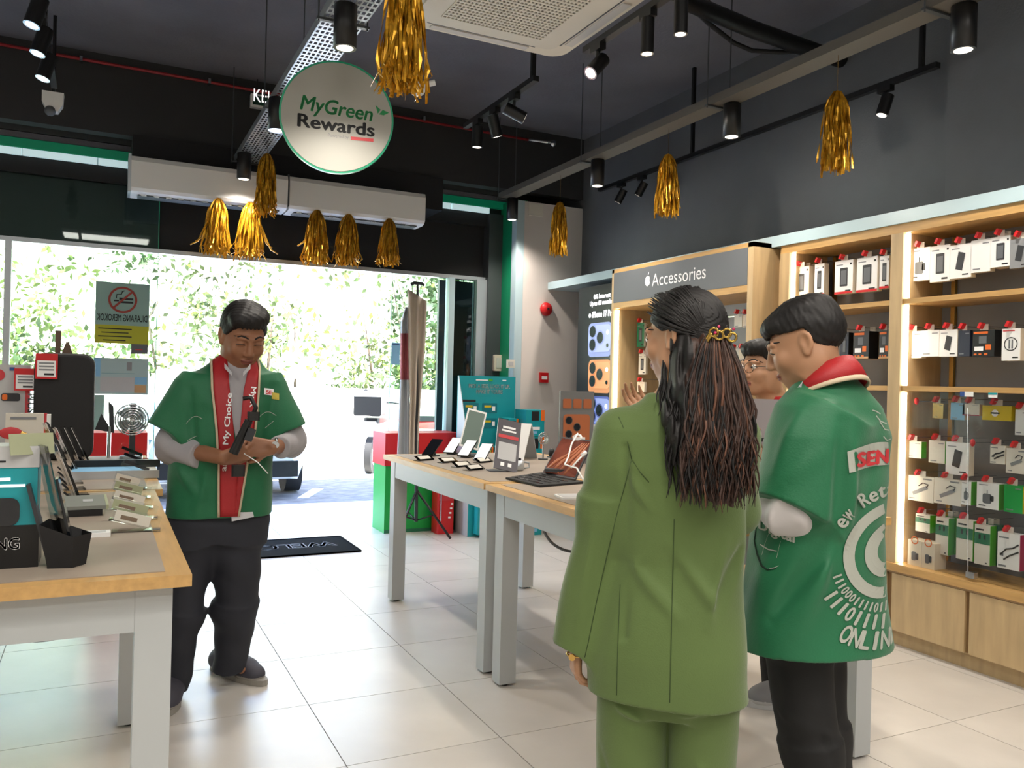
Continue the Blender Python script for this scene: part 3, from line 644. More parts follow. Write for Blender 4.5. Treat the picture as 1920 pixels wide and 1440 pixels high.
tag(MB('black_matte').tube([pz(1283, 0, 3.5), pz(1330, 45, 3.5), pz(1375, 80, 3.48), pz(1410, 95, 3.46), pz(1460, 98, 3.46), pz(1510, 96, 3.48)], .014, 8).build('drain_hose'), 'thin black drain hose sagging beneath the insulated pipe', 'hose')
tag(MB('black_matte').tube([(4.17, 1.2, 3.2), (4.17, 2.75, 3.14), (4.17, 2.87, 3.10), (4.17, 2.9, 3.0), (4.17, 2.9, 2.35)], .02, 8).build('wall_conduit'), 'dark conduit bending down the right wall to shelf top', 'conduit')
# ================================================================ OUTSIDE
def hedge():
    struct(MB('concrete').box(-30, 19.0, -.1, 45, 19.3, 1.15), 'wall_retaining')
    nx, nz = 60, 9; vs = []; rr = np.random.default_rng(3)
    for j in range(nz+1):
        for i in range(nx+1):
            x = -16+i*.8; z = 1.1+j*.75; vs.append((x, 20.0+j*.35+.5*math.sin(x*.9+j)+rr.uniform(-.4, .4), z))
    fs = [(j*(nx+1)+i, j*(nx+1)+i+1, (j+1)*(nx+1)+i+1, (j+1)*(nx+1)+i) for j in range(nz) for i in range(nx)]
    struct(MB('hill').add(vs, fs, True), 'terrain_bank')
    n = 36000
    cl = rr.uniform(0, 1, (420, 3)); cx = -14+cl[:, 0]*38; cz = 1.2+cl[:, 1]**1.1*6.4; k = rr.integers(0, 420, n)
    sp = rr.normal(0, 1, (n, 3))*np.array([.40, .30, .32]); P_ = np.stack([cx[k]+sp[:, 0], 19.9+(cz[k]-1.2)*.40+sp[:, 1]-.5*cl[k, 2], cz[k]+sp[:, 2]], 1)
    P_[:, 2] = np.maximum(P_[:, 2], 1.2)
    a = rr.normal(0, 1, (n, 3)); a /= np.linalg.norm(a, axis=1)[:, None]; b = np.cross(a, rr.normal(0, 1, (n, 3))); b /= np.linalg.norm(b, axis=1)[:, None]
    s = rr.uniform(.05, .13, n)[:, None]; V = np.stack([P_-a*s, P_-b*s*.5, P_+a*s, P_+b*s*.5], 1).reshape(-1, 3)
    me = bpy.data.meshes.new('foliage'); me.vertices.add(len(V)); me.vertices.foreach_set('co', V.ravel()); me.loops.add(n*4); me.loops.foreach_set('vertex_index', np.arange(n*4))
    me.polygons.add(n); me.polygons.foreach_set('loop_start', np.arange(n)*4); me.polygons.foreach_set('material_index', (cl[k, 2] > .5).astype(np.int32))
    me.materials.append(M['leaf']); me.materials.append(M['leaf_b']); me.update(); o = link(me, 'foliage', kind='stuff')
    tag(o, 'sunlit green leafy growth covering the bank across the road', 'foliage')
    t = MB('trunk'); rnd = random.Random(4)
    for i in range(14):
        x = rnd.uniform(-6, 9); t.tube([(x, 19.8, 1.1), (x+rnd.uniform(-.3, .3), 20.0, 2.6), (x+rnd.uniform(-.8, .8), 20.6, 4.4)], [.035, .022, .01], 6)
    tag(t.build('branches', kind='stuff'), 'thin brown stems among the sunlit leaves', 'branches')
hedge()
def car():
    T = thing('car', 'white car front corner parked outside behind the standing man', 'car', (1.27, 11.3, 0))
    st = [(9.50, .70, .22, .50, .66), (9.62, .82, .20, .66, .76), (9.95, .86, .20, .80, .80), (10.6, .87, .20, .92, .80), (11.3, .87, .2, 1.38, .62), (12.2, .87, .2, 1.44, .62), (13.0, .86, .2, 1.36, .6), (13.35, .82, .22, .95, .74), (13.5, .74, .3, .7, .68)]
    b = MB('car_white'); vs = []
    for y, hw, zb, zt, tw in st:
        zm = min(zt-.04, .86 if zt > .9 else zt*.8); vs += [(1.27-hw*.93, y, zb), (1.27-hw, y, (zb+zm)/2), (1.27-hw, y, zm), (1.27-tw, y, zt), (1.27+tw, y, zt), (1.27+hw, y, zm), (1.27+hw, y, (zb+zm)/2), (1.27+hw*.93, y, zb)]
    fs = [(8*j+i, 8*j+(i+1) % 8, 8*j+8+(i+1) % 8, 8*j+8+i) for j in range(len(st)-1) for i in range(8)]+[tuple(range(8)), tuple(range(8*len(st)-8, 8*len(st)))[::-1]]
    b.add(vs, [f[::-1] for f in fs], False); b.build('body', T, local=False)
    MB('windscreen_glare').poly([(.58, 10.72, .96), (1.72, 10.72, .96), (1.68, 11.24, 1.34), (.62, 11.24, 1.34)], off=(0, -.02, .02)).build('windscreen', T, local=False)  # pale colour paints in the washed-out glare on the windscreen
    for sx in (-1, 1):
        h = MB('headlamp').hexa([(1.27+sx*.50, 9.55, .52), (1.27+sx*.80, 9.68, .52), (1.27+sx*.80, 9.75, .52), (1.27+sx*.50, 9.66, .52), (1.27+sx*.45, 9.56, .60), (1.27+sx*.82, 9.72, .66), (1.27+sx*.80, 9.8, .66), (1.27+sx*.45, 9.70, .60)])
        h.use('lens').cyl((1.27+sx*.66, 9.60, .58), (1.27+sx*.66, 9.57, .58), .035, n=12); h.build('headlamp', T, local=False)
        MB('black').box(1.27+sx*.42, 9.49, .24, 1.27+sx*.74, 9.6, .42).build('bumper_vent', T, local=False)
        MB('car_white').sphere((1.27+sx*.98, 10.95, .98), (.10, .06, .07), 10, 6).build('mirror', T, local=False)
        for y in (10.2, 12.7):
            w = MB('tyre').cyl((1.27+sx*.70, y, .285), (1.27+sx*.885, y, .285), .30, n=24); w.use('alu').cyl((1.27+sx*.886, y, .285), (1.27+sx*.89, y, .285), .19, n=16); w.build('wheel', T, local=False)
    MB('black').box(.70, 9.485, .30, 1.60, 9.52, .46).build('grille', T, local=False)
car()
def scooter(x, y, rot, bodym, label, boxed):
    T = thing('scooter', label, 'motorcycle', (x, y, -.02), rotz=rot)
    for yy in (-.62, .62):
        w = MB('tyre'); w.cyl((-.05, yy, .27), (.05, yy, .27), .27, n=24); w.use('alu').cyl((-.055, yy, .27), (.055, yy, .27), .15, n=14); w.build('wheel', T)
    MB(bodym).add([(-.13, -.75, .62), (.13, -.75, .62), (.16, -.1, .62), (-.16, -.1, .62), (-.06, -.85, .78), (.06, -.85, .78), (.12, -.05, .74), (-.12, -.05, .74), (-.1, -.3, .3), (.1, -.3, .3), (.12, .25, .28), (-.12, .25, .28)],
        [(0, 1, 2, 3), (4, 7, 6, 5), (0, 4, 5, 1), (1, 5, 6, 2), (2, 6, 7, 3), (3, 7, 4, 0), (8, 9, 2, 3), (9, 10, 2), (8, 3, 11), (3, 2, 10, 11), (8, 11, 10, 9)]).build('rear_body', T)
    MB(bodym).add([(-.16, .35, .3), (.16, .35, .3), (.12, .62, .85), (-.12, .62, .85), (-.05, .75, .6), (.05, .75, .6), (0, .62, .98)], [(0, 1, 2, 3), (1, 5, 2), (0, 3, 4), (4, 5, 1, 0), (3, 2, 6), (2, 5, 6), (5, 4, 6), (4, 3, 6)]).build('front_fairing', T)
    MB('black').rbox(-.12, -.65, .74, .12, .05, .82, .05).build('seat', T)
    MB('steel').cyl((.14, -.15, .3), (.16, -.85, .42), .05, n=12).build('exhaust', T)
    MB('dark').box(-.1, -.25, .18, .1, .25, .34).build('engine', T)
    h = MB('black'); h.tube([(-.33, .42, 1.0), (-.12, .5, 1.02), (.12, .5, 1.02), (.33, .42, 1.0)], .014, 8); h.build('handlebar', T)
    for s in (-1, 1):
        m_ = MB('black').tube([(s*.25, .45, 1.0), (s*.28, .42, 1.16)], .006, 6); m_.sphere((s*.3, .42, 1.2), (.055, .015, .035), 10, 6); m_.build('mirror', T)
        MB('black').tube([(s*.06, .55, .6), (s*.06, .62, .27)], .018, 8).build('fork', T)
    if boxed:
        MB('black').rbox(-.2, -.95, .86, .2, -.55, 1.20, .03, ax=1).build('top_box', T); MB('lgrey').rbox(-.205, -.955, 1.14, .205, -.545, 1.22, .02, ax=1).build('box_lid', T)
    return T
scooter(3.86, 12.4, R(-28), 'car_white', 'white scooter with a black top box parked across pavement', True)
scooter(5.05, 12.5, R(-100), 'car_red', 'red scooter seen through the right door glass', False)
# ================================================================ ENTRANCE THINGS
def flag():
    b0 = pz(765, 1008, 0); x, y = 2.42, 6.72
    T = thing('banner_stand', 'furled beige and grey banner on black pole with tripod by door', 'banner', (x, y, 0))
    top = py(783, 532, y); MB('dark').cyl((x+.02, y, .15), (top.x, y, top.z), .011, n=8).cyl((x+.02, y, .15), (x+.01, y, .85), .016, n=8).build('pole', T, local=False)
    MB('dark').tube([(top.x-.06, y, top.z-.01), (top.x-.03, y, top.z+.005), (top.x+.04, y, top.z+.005), (top.x+.06, y, top.z-.01)], .014, 8).build('top_bracket', T, local=False)
    for a in (100, 215, 335):
        d = Vector((math.cos(R(a)), math.sin(R(a)), 0)); c = Vector((x+.02, y, 0))
        MB('black').tube([c+Vector((0, 0, .42)), c+d*.30+Vector((0, 0, .01))], .011, 6).tube([c+Vector((0, 0, .16)), c+d*.16+Vector((0, 0, .215))], .007, 6).build('leg', T, local=False)
    def drape(name, m, rows, yoff, folds, dp):
        b = MB(m); n = 20; vs = []
        for u0, u1, v, *sl in rows:
            for i in range(n+1):
                t = i/n; p = py(u0+(u1-u0)*t, v+(sl[0]*t if sl else 0), y+yoff+dp*math.sin(t*math.pi*folds+v*.004)); vs.append(p)
        fs = [(j*(n+1)+i, j*(n+1)+i+1, (j+1)*(n+1)+i+1, (j+1)*(n+1)+i) for j in range(len(rows)-1) for i in range(n)]
        mats = m if isinstance(m, str) else None; b.add(vs, [f[::-1] for f in fs], True); o = b.build(name, T, local=False)
        s = o.modifiers.new('s', 'SOLIDIFY'); s.thickness = .004; return o
    drape('banner_cloth', 'banner_beige', [(764, 800, 541, 24), (764, 800, 556, 14), (764, 800, 575, 4), (765, 799, 600), (765, 797, 650), (766, 793, 700), (768, 789, 750), (767, 786, 800), (766, 785, 850), (768, 784, 900)], 0, 5, .02)
    drape('banner_cloth', 'banner_grey', [(760, 765, 576), (755, 765, 590), (751, 765, 605), (751, 766, 625)], .03, 3, .02)
    drape('banner_cloth', 'banner_red', [(751, 766, 625), (750, 767, 680), (750, 767, 712)], .03, 3, .02)
    drape('banner_cloth', 'banner_grey', [(750, 767, 712), (748, 768, 760), (746, 770, 820), (744, 771, 870), (750, 772, 900)], .03, 3, .02)

flag()
def counter():
    T = thing('promotion_counter', 'promotion counter with red top and green base inside doorway', 'counter', (2.6, 7.2, 0))
    z1 = py(800, 812, 7.05).z
    MB('green').box(2.26, 7.05, 0, 2.95, 7.40, .60).build('base', T, local=False); MB('red').box(2.25, 7.04, .60, 2.97, 7.41, z1).build('top_panel', T, local=False)
    MB('darkgreen').box(2.26, 7.045, 0, 2.95, 7.05, .03).build('kick_strip', T, local=False)
    T = thing('red_stand', 'narrow red cabinet with white script beneath right table', 'cabinet', (2.8, 6.9, 0))
    a = py(822, 905, 6.86); b_ = py(853, 905, 6.86)
    MB('red').rbox(a.x, 6.86, 0, b_.x, 7.02, .66, .015, ax=2).build('body', T, local=False)
    MB('sign_red').box(a.x+.01, 6.853, .30, b_.x-.01, 6.86, .64).build('door', T, local=False); MB('steel').cyl((a.x+.025, 6.845, .12), (a.x+.025, 6.845, .45), .006, n=8).build('handle', T, local=False)
    s = MB('ink_white').tube([(a.x+.11+.014*math.sin(k*1.3), 6.850, .34+.014*k) for k in range(14)], .004, 4); s.build('lettering', T, local=False)
    for k in range(4): MB('ink_white').box(a.x+.10+.008*k, 6.851, .14+.04*k, a.x+.12+.008*k, 6.8595, .155+.04*k).build('dot', T, local=False)
counter()
def teal():
    Y = 6.95
    T = thing('promotion_display', 'teal cardboard product display with PICK A SIZE header by pillar', 'display stand', (3.1, 6.85, 0))
    L = py(856, 900, Y).x; Rr = py(962, 900, Y).x; zt = py(900, 705, Y).z
    MB('teal').box(L, Y, 0, Rr, Y+.03, zt).build('back_board', T, local=False)
    MB('lgrey').poly([(L, Y+.0, 0), (L, Y-.28, 0), (L, Y-.28, .75), (L, Y, zt)], off=(-.006, 0, 0)).build('side_panel', T, local=False)
    t = MB('ink_white'); c = (L+Rr)/2+.02
    t.text('PICK A SIZE, LOCK IT UP.', (c, Y-.003, zt-.11), (1, 0, 0), (0, 0, 1), .035, width=.42, anchor='c'); t.text('MAKE IT YOURS', (c, Y-.003, zt-.16), (1, 0, 0), (0, 0, 1), .035, width=.27, anchor='c')
    t.use('lime').box(c-.01, Y-.003, zt-.045, c+.03, Y-.001, zt-.025); t.use('ink_white').box(c-.14, Y-.003, zt-.042, c-.02, Y-.001, zt-.032).box(c+.13, Y-.003, zt-.042, c+.17, Y-.001, zt-.03)
    t.build('lettering', T, local=False)
    p = MB('ink').box(L+.04, Y-.003, zt-.24, L+.17, Y-.001, zt-.22)
    for k, x in enumerate((L+.05, L+.24, L+.05, L+.24)):
        z = zt-.34-(k//2)*.14; p.use('teal_dark').box(x, Y-.003, z, x+.15, Y-.001, z+.09).use('yellow').box(x+.02, Y-.004, z+.05, x+.09, Y-.002, z+.07).use('ink_white').box(x+.1, Y-.004, z+.02, x+.13, Y-.002, z+.06)
    p.build('print_panel', T, local=False)
    for z in (.30, .60):
        MB('teal_dark').box(L, Y-.28, z, Rr, Y, z+.02).build('shelf', T, local=False); MB('teal').box(L, Y-.285, z-.03, Rr, Y-.28, z+.06).build('shelf_lip', T, local=False)
    MB('teal').box(L, Y-.28, 0, Rr, Y-.27, .27).build('base_front', T, local=False)
    n = 0
    def carton(x0, z0, w, h, y0, d, top, lab):
        q = thing('product_carton', lab, 'box', (x0+w/2, y0, z0), group='teal product cartons')
        MB('teal').box(-w/2, 0, 0, w/2, d, h).build('carton', q)
        f = MB('ink').box(-w*.2, -.002, h*.60, w*.2, 0, h*.95) if top == 0 else MB('yellow').box(-w*.4, -.002, h*.72, w*.4, 0, h*.9).use('ink').box(-w*.3, -.003, h*.76, w*.2, -.001, h*.86)
        f.use('orange').box(w*.30, -.002, h*.6, w*.5, 0, h).use('ink_white').box(-w*.25, -.002, h*.25, w*.25, 0, h*.36).use('lightblue').box(-w*.2, -.002, h*.1, w*.1, 0, h*.2); f.build('label_print', q)
    zz = .62
    carton(L+.14, zz, .10, .17, Y-.26, .1, 1, 'small teal carton with yellow flash, left one on stand'); carton(L+.26, zz, .10, .17, Y-.26, .1, 1, 'small teal carton with yellow flash, right one on stand')
    carton(Rr-.17, zz, .10, .42, Y-.22, .2, 0, 'tall teal carton against the display back board'); 
    q = py(943, 800, 6.6)
    carton(Rr-.06, .62, .19, .26, 6.60, .22, 0, 'lower wide teal carton of pair at right of display'); carton(Rr-.06, .885, .19, .24, 6.60, .22, 0, 'upper wide teal carton of pair at right of display')
    carton(L+.05, .03, .14, .24, Y-.38, .09, 0, 'teal carton on floor below the display stand'); carton(Rr-.02, .0, .12, .30, Y-.40, .1, 0, 'teal carton on floor at right foot of display')
    MB('teal_dark').box(Rr-.15, 6.58, .0, Rr+.10, 6.67+.16, .615).build('plinth', T, local=False)
teal()
# bell, call point, switches
T = thing('alarm_bell', 'round red fire alarm bell on the grey pillar', 'alarm', (3.811, 7.0, 2.085), rot=(R(90), 0, 0))
MB('red').lathe((0, 0, 0), [(.058, 0), (.066, .012), (.060, .030), (.035, .045), (.012, .05), (.0, .05)], 28).build('gong', T); MB('steel').cyl((.0, 0, .048), (0, 0, .056), .012, n=12).build('centre_nut', T)
T = thing('call_point', 'square red fire call point lower on grey pillar', 'alarm', (3.80, 7.0, 1.425))
MB('red').box(-.045, -.03, -.048, .045, 0, .048).build('housing', T); MB('ink_white').box(-.03, -.033, -.018, .03, -.03, .014).build('glass_panel', T)
T = thing('switch_box', 'cream electrical switch box on the green column', 'switch box', (3.45, 7.33, 1.53))
a = py(925, 665, 7.34); b_ = py(945, 696, 7.34); 
MB('cream').rbox(a.x, 7.31, b_.z, b_.x, 7.35, a.z, .01, ax=1).build('cover', T, local=False); MB('offwhite').box(a.x+.02, 7.305, b_.z+.03, b_.x-.02, 7.31, a.z-.03).build('rocker', T, local=False)
T = thing('wall_switch', 'small grey wall switch at the corner beside cream box', 'switch', (3.53, 6.99, 1.5))
a = py(950, 674, 6.99); b_ = py(965, 690, 6.99); MB('offwhite').box(a.x, 6.985, b_.z, b_.x, 6.998, a.z).build('plate', T, local=False); MB('lgrey').box(a.x+.02, 6.98, b_.z+.02, b_.x-.02, 6.985, a.z-.02).build('rocker', T, local=False)
# ---- no-smoking poster on the outer face of the left pane (seen from behind, mirrored)
def nosmoke():
    Y = YF-.016; a, b_, c = py(180, 527, Y), py(281, 531, Y), py(176, 640, Y)
    T = thing('glass_notice', 'mirrored no-smoking notice with yellow footer on left glass', 'notice', (a.x, Y, c.z)); x0, x1, z0, z1 = a.x, b_.x, c.z-.01, a.z; w = x1-x0
    zy = z0+(z1-z0)*.30
    MB('notice_grey').box(x0, Y-.002, zy, x1, Y, z1).build('sheet', T, local=False); MB('notice_yellow').box(x0, Y-.002, z0, x1, Y, zy).build('footer', T, local=False)
    p = MB('notice_red'); cx, cz, r = x0+w*.5, z1-(z1-z0)*.28, w*.27; f = Y-.003
    p.ring((cx, f-.001, cz), (0, -1, 0), r*.84, r, 48); d = Vector((math.cos(R(45)), 0, math.sin(R(45)))); e = Vector((-d.z, 0, d.x)); k = .07*r*1.1
    p.poly([Vector((cx, f-.0012, cz))+d*s*r*.9+e*t*k for s, t in ((-1, 1), (-1, -1), (1, -1), (1, 1))][::-1])
    p.use('ink').box(cx-.25*r, f, cz+.0*r, cx+.72*r, f+.001, cz+.16*r).box(cx-.25*r, f, cz-.25*r, cx+.72*r, f+.001, cz-.1*r).box(cx-.62*r, f, cz-.14*r, cx-.27*r, f+.001, cz-.02*r)
    p.tube([(cx-.45*r, f, cz+.1*r), (cx-.42*r, f, cz+.4*r), (cx-.1*r, f, cz+.42*r), (cx-.05*r, f, cz+.62*r), (cx+.1*r, f, cz+.7*r)], r*.04, 4)
    p.text('DILARANG MEROKOK', (cx, f, zy+.035), (1, 0, 0), (0, 0, 1), .055, width=w*.94, anchor='c', mirror=True)
    for i, (ln, st) in enumerate(((.62, .06), (.5, .12), (.62, .06), (.42, .15))):
        zz = zy-.03-i*.031; p.box(x0+w*st, f, zz-.004, x0+w*(st+ln), f+.001, zz+.004)
    p.build('lettering', T, local=False)

nosmoke()
a, b_ = py(246, 645, YF-.016), py(277, 664, YF-.016)
T = thing('glass_sticker', 'small dark sticker on glass beneath the no-smoking notice', 'sticker', (a.x, YF-.016, b_.z)); MB('midgrey').box(a.x, YF-.018, b_.z, b_.x, YF-.016, a.z).build('sheet', T, local=False); MB('sign_red').box(a.x+.03, YF-.02, b_.z+.03, b_.x-.04, YF-.018, a.z-.04).build('print', T, local=False)
a, b_ = py(734, 642, YF-.016), py(749, 684, YF-.016)
T = thing('glass_sticker', 'pale blue sticker on right glass pane behind the banner', 'sticker', (a.x, YF-.016, b_.z)); MB('lightblue').box(a.x, YF-.018, b_.z, b_.x, YF-.016, a.z).build('sheet', T, local=False); MB('blue').box(a.x+.01, YF-.02, a.z-.02, b_.x-.01, YF-.018, a.z-.012).build('print', T, local=False)
# ================================================================ PACKAGES ON THE SHELF WALL
def package(p0, p1, X, style, label, group, clip=True, depth=.03, tilt=0, hook=True, tab=True):
    """hanging pack: p0 / p1 = photo corners of its front (left-top, right-bottom) on the plane x = X"""
    a, b = px(*p0, X), px(*p1, X); zt = a.z; zb = b.z; w = a.y-b.y; h = zt-zb
    base, side, art, foot = style
    T = thing('hanging_pack', label, 'package', (X, (a.y+b.y)/2, zt), rot=(R(tilt), 0, R(-90)), group=group)
    bx_ = MB(base).box(-w/2, 0, -h, w/2, depth, 0).build('box', T)
    if side != base: MB(side).box(w/2, .001, -h+.001, w/2+.0015, depth-.001, -.001).build('side_print', bx_)
    f = MB('ink')
    e = -.0012
    def rr(m, x0, z0, x1, z1, k=0): f.use(m).box(x0*w-w/2, e-k, -h+z0*h, x1*w-w/2, 0, -h+z1*h)
    if art == 'phone':
        f.use('dark').rbox(-.20*w, e, -.78*h, .22*w, 0, -.22*h, .02*w+.002, ax=1); f.use('midgrey').box(-.14*w, e-.0006, -.72*h, .16*w, e, -.30*h); rr('ink_grey', .08, .86, .45, .89); rr('ink', .6, .06, .9, .11); rr('ink', .84, .85, .93, .91)
    elif art == 'tilt':
        c, s = math.cos(.3), math.sin(.3); q = [(-.17*w, -.27*h), (.17*w, -.27*h), (.17*w, .27*h), (-.17*w, .27*h)]
        f.use('dark').poly([(x*c+z*s*.6, e, -.5*h-x*s+z*c) for x, z in q]); rr('ink_grey', .08, .86, .45, .89); rr('ink', .6, .08, .88, .12)
    elif art == 'charger':
        f.use('midgrey').rbox(-.22*w, e, -.80*h, .18*w, 0, -.42*h, .01, ax=1); f.use('dark').rbox(.12*w, e, -.7*h, .28*w, 0, -.48*h, .006, ax=1); f.use('midgrey').cyl((-.02*w, e, -.42*h), (-.02*w, e, -.28*h), .002, n=5); rr('ink', .1, .10, .4, .13); rr('ink_grey', .1, .9, .5, .93)
    elif art == 'cable':
        f.tube([(-.34*w, e, -.62*h), (-.1*w, e, -.45*h), (.2*w, e, -.4*h), (.45*w, e, -.28*h)], .004, 5); f.tube([(-.2*w, e, -.75*h), (.05*w, e, -.62*h), (.45*w, e, -.48*h)], .004, 5); f.use('midgrey').cbox((-.30*w, e, -.62*h), (.16*w, .002, .07*h)); rr('ink_grey', .06, .84, .5, .88); rr('ink_grey', .05, .05, .4, .1)
    elif art == 'hub':
        c, s = math.cos(.45), math.sin(.45); f.use('ink_grey').poly([(x*c-z*s, e, -.55*h+x*s+z*c) for x, z in ((-.3*w, -.08*h), (.3*w, -.08*h), (.3*w, .06*h), (-.3*w, .06*h))]); f.use('dark').tube([(.24*w, e, -.42*h), (.30*w, e, -.3*h), (.1*w, e, -.25*h), (-.05*w, e, -.38*h)], .0025, 5)
        rr('ink_grey', .6, .88, .92, .93); rr('ink_grey', .1, .08, .3, .12)
    elif art == 'circle':
        f.use('ink').ring((0, e, -.48*h), (0, -1, 0), .32*w, .37*w, 28); f.use('midgrey').box(-.12*w, e, -.62*h, -.04*w, 0, -.34*h).box(.04*w, e, -.62*h, .12*w, 0, -.34*h); rr('red', .06, .92, .7, .95); rr('ink', .6, .08, .9, .12)
    elif art == 'plugs':
        rr('darkgreen', 0, .52, 1, .80); f.use('ink').box(-.22*w, e-.001, -.36*h, -.1*w, e, -.24*h).box(.10*w, e-.001, -.36*h, .22*w, e, -.24*h); rr('ink', .1, .86, .6, .9); rr('ink', .72, .04, .84, .07)
    elif art == 'busy':
        rr('orange', .05, .86, .7, .95); rr('ink_white', .1, .22, .5, .38); rr('midgrey', .3, .5, .65, .78); rr('orange', .6, .25, .85, .45); rr('orange', .08, .06, .2, .12); rr('orange', .3, .06, .42, .12); rr('orange', .55, .05, .7, .13)
    elif art == 'seal':
        f.use('ink_white').ring((-.05*w, e, -.5*h), (0, -1, 0), 0.001, .24*h, 16); rr('ink', .3, .45, .6, .55)
    else: rr('ink_grey', .6, .86, .92, .9); rr('ink_grey', .12, .08, .5, .12)
    if foot: rr(foot, 0, 0, 1, .07, .0004); 
    f.build('front_print', bx_)
    if tab: MB('offwhite' if base != 'kraft' else 'kraft').box(-w*.18, .004, -.004, w*.18, .006, .03).build('hang_tab', T)
    if clip:
        c = MB('red_clip'); c.cbox((-w*.05, -.012, .022), (.014, .03, .03), Matrix.Rotation(.5, 3, 'Y')); c.cyl((-w*.05, -.02, .03), (-w*.05, .0, .03), .008, n=8); c.build('red_clip', T, label='red anti-theft clip')
    if hook: MB('steel').cyl((0, -.02, .022), (0, max(.02, (XR-.03)-X), .022), .002, n=5).build('peg_hook', T)
    return T
WHT = ('white', 'offwhite'); XP = 3.93
rows = [
 # right bay, top row
 ('top row of the right bay', [((1706, 468), (1743, 524), 'charger', 'white charger pack, first in'), ((1745, 463), (1780, 526), 'phone', 'white pack with upright grey power bank, second in'), ((1782, 461), (1820, 519), 'tilt', 'white pack with tilted grey power bank, third in'), ((1821, 452), (1856, 508), 'plain', 'nearly blank white pack, fourth in'), ((1858, 446), (1893, 498), 'phone', 'narrow white pack with small dark gadget, fifth in'), ((1894, 450), (1930, 500), 'orange', 'grey and orange pack at the right end of')]),
 ('second row of the right bay', [((1696, 622), (1727, 671), 'plain', 'pinkish white pack lit by the light strip, first in'), ((1728, 620), (1760, 668), 'plain', 'cream pack, second in'), ((1762, 619), (1794, 668), 'tilt', 'white pack with tilted dark card, third in'), ((1797, 620), (1818, 668), 'navy', 'narrow navy pack, fourth in'), ((1824, 620), (1864, 668), 'busy', 'black and orange gadget pack, fifth in'), ((1879, 617), (1912, 676), 'circle', 'white pack with a round icon, last in')]),
 ('third row behind the glass', [((1749, 756), (1768, 785), 'gold', 'tiny gold pack'), ((1783, 755), (1808, 788), 'pale', 'pale blue-white pack'), ((1805, 757), (1836, 780), 'magenta', 'small pack with pinkish front'), ((1842, 760), (1896, 790), 'yellow', 'wide yellow pack'), ((1904, 768), (1926, 817), 'plain', 'tall white pack at right end of')]),
 ('fourth row behind the glass', [((1698, 826), (1727, 860), 'glow', 'white and lime pack nearest light strip in'), ((1742, 825), (1771, 870), 'glow', 'second white and lime pack in'), ((1774, 828), (1816, 893), 'tilt', 'tall white pack with tilted grey power bank in'), ((1857, 834), (1884, 871), 'cable', 'small pale pack with short cable in'), ((1887, 840), (1924, 890), 'hub', 'white pack with dark flat gadget in')]),
 ('fifth row behind the glass', [((1701, 890), (1750, 944), 'hub', 'white pack with grey cable hub, first in'), ((1752, 895), (1801, 950), 'hub', 'white pack with dark cable hub, second in'), ((1803, 901), (1820, 948), 'limeside', 'narrow white pack with lime side in'), ((1832, 903), (1872, 957), 'limeside', 'white pack with black mount and lime side in'), ((1883, 908), (1917, 964), 'green', 'all green pack at the right of')]),
 ('lowest hanging row', [((1717, 962), (1743, 1000), 'plugs', 'green topped earphone pack, first in'), ((1755, 968), (1777, 1042), 'plugs', 'green earphone pack with lime side, second in'), ((1794, 972), (1823, 1053), 'plugs', 'green and white earphone pack, third in'), ((1828, 982), (1855, 1062), 'plugs', 'green and white earphone pack, fourth in'), ((1871, 996), (1911, 1072), 'cablered', 'white cable pack with magenta side in')]),
 ('top row of the left bay', [((1486, 503), (1516, 558), 'phonel', 'first white phone-case pack in'), ((1528, 496), (1544, 554), 'phoner', 'narrow red-footed pack, second in'), ((1566, 491), (1598, 549), 'phoner', 'red-footed white pack, third in'), ((1607, 485), (1644, 545), 'phoner', 'red-footed white pack, fourth in'), ((1650, 481), (1666, 540), 'phoner', 'red-footed white pack cut by the divider in')]),
 ('second row of the left bay', [((1576, 624), (1590, 674), 'dark', 'slim dark pack'), ((1601, 622), (1628, 672), 'busyk', 'black and tan gadget pack, left of the gap in'), ((1649, 620), (1667, 672), 'busyk', 'black and tan pack at the divider in')]),
 ('lower rows of the left bay', [((1657, 800), (1668, 815), 'plain', 'tiny white and red box, upper of'), ((1652, 872), (1668, 889), 'kraft', 'small tan box, lower of')]),
]
ST = {'charger': ('white', 'cream', 'charger', None), 'phone': ('white', 'cream', 'phone', None), 'tilt': ('white', 'cream', 'tilt', None), 'plain': ('white', 'cream', 'plain', None), 'orange': ('grey', 'orange', 'tilt', None), 'navy': ('navy', 'navy', 'plain', None),
      'busy': ('black', 'black', 'busy', None), 'circle': ('white', 'cream', 'circle', None), 'gold': ('gold_rail', 'gold_rail', 'plain', None), 'pale': ('lightblue', 'cream', 'plain', None), 'magenta': ('offwhite', 'kraft', 'plain', 'magenta'), 'yellow': ('yellow', 'yellow', 'seal', None),
      'glow': ('offwhite', 'lime', 'plain', None), 'cable': ('offwhite', 'cream', 'cable', None), 'hub': ('offwhite', 'cream', 'hub', None), 'limeside': ('white', 'lime', 'charger', None), 'green': ('green', 'yellow', 'plain', None), 'plugs': ('offwhite', 'lime', 'plugs', None),
      'cablered': ('white', 'magenta', 'cable', None), 'phonel': ('cream', 'cream', 'phone', None), 'phoner': ('white', 'cream', 'phone', 'red'), 'dark': ('navy', 'black', 'phone', None), 'busyk': ('dark', 'black', 'busy', 'kraft'), 'kraft': ('kraft', 'kraft', 'plain', None)}
for gi, (row, items) in enumerate(rows):
    for k, (a, b, st, lb) in enumerate(items):
        thick = {'circle': .035, 'yellow': .06, 'green': .035, 'limeside': .04, 'plugs': .03, 'cablered': .03, 'busy': .05, 'busyk': .05}.get(st, .025)
        package(a, b, XP+(.05 if gi == 8 else 0), ST[st], f'{lb} {row}', 'packs in the '+row, depth=thick*1.6, clip=gi != 8, hook=gi != 8)
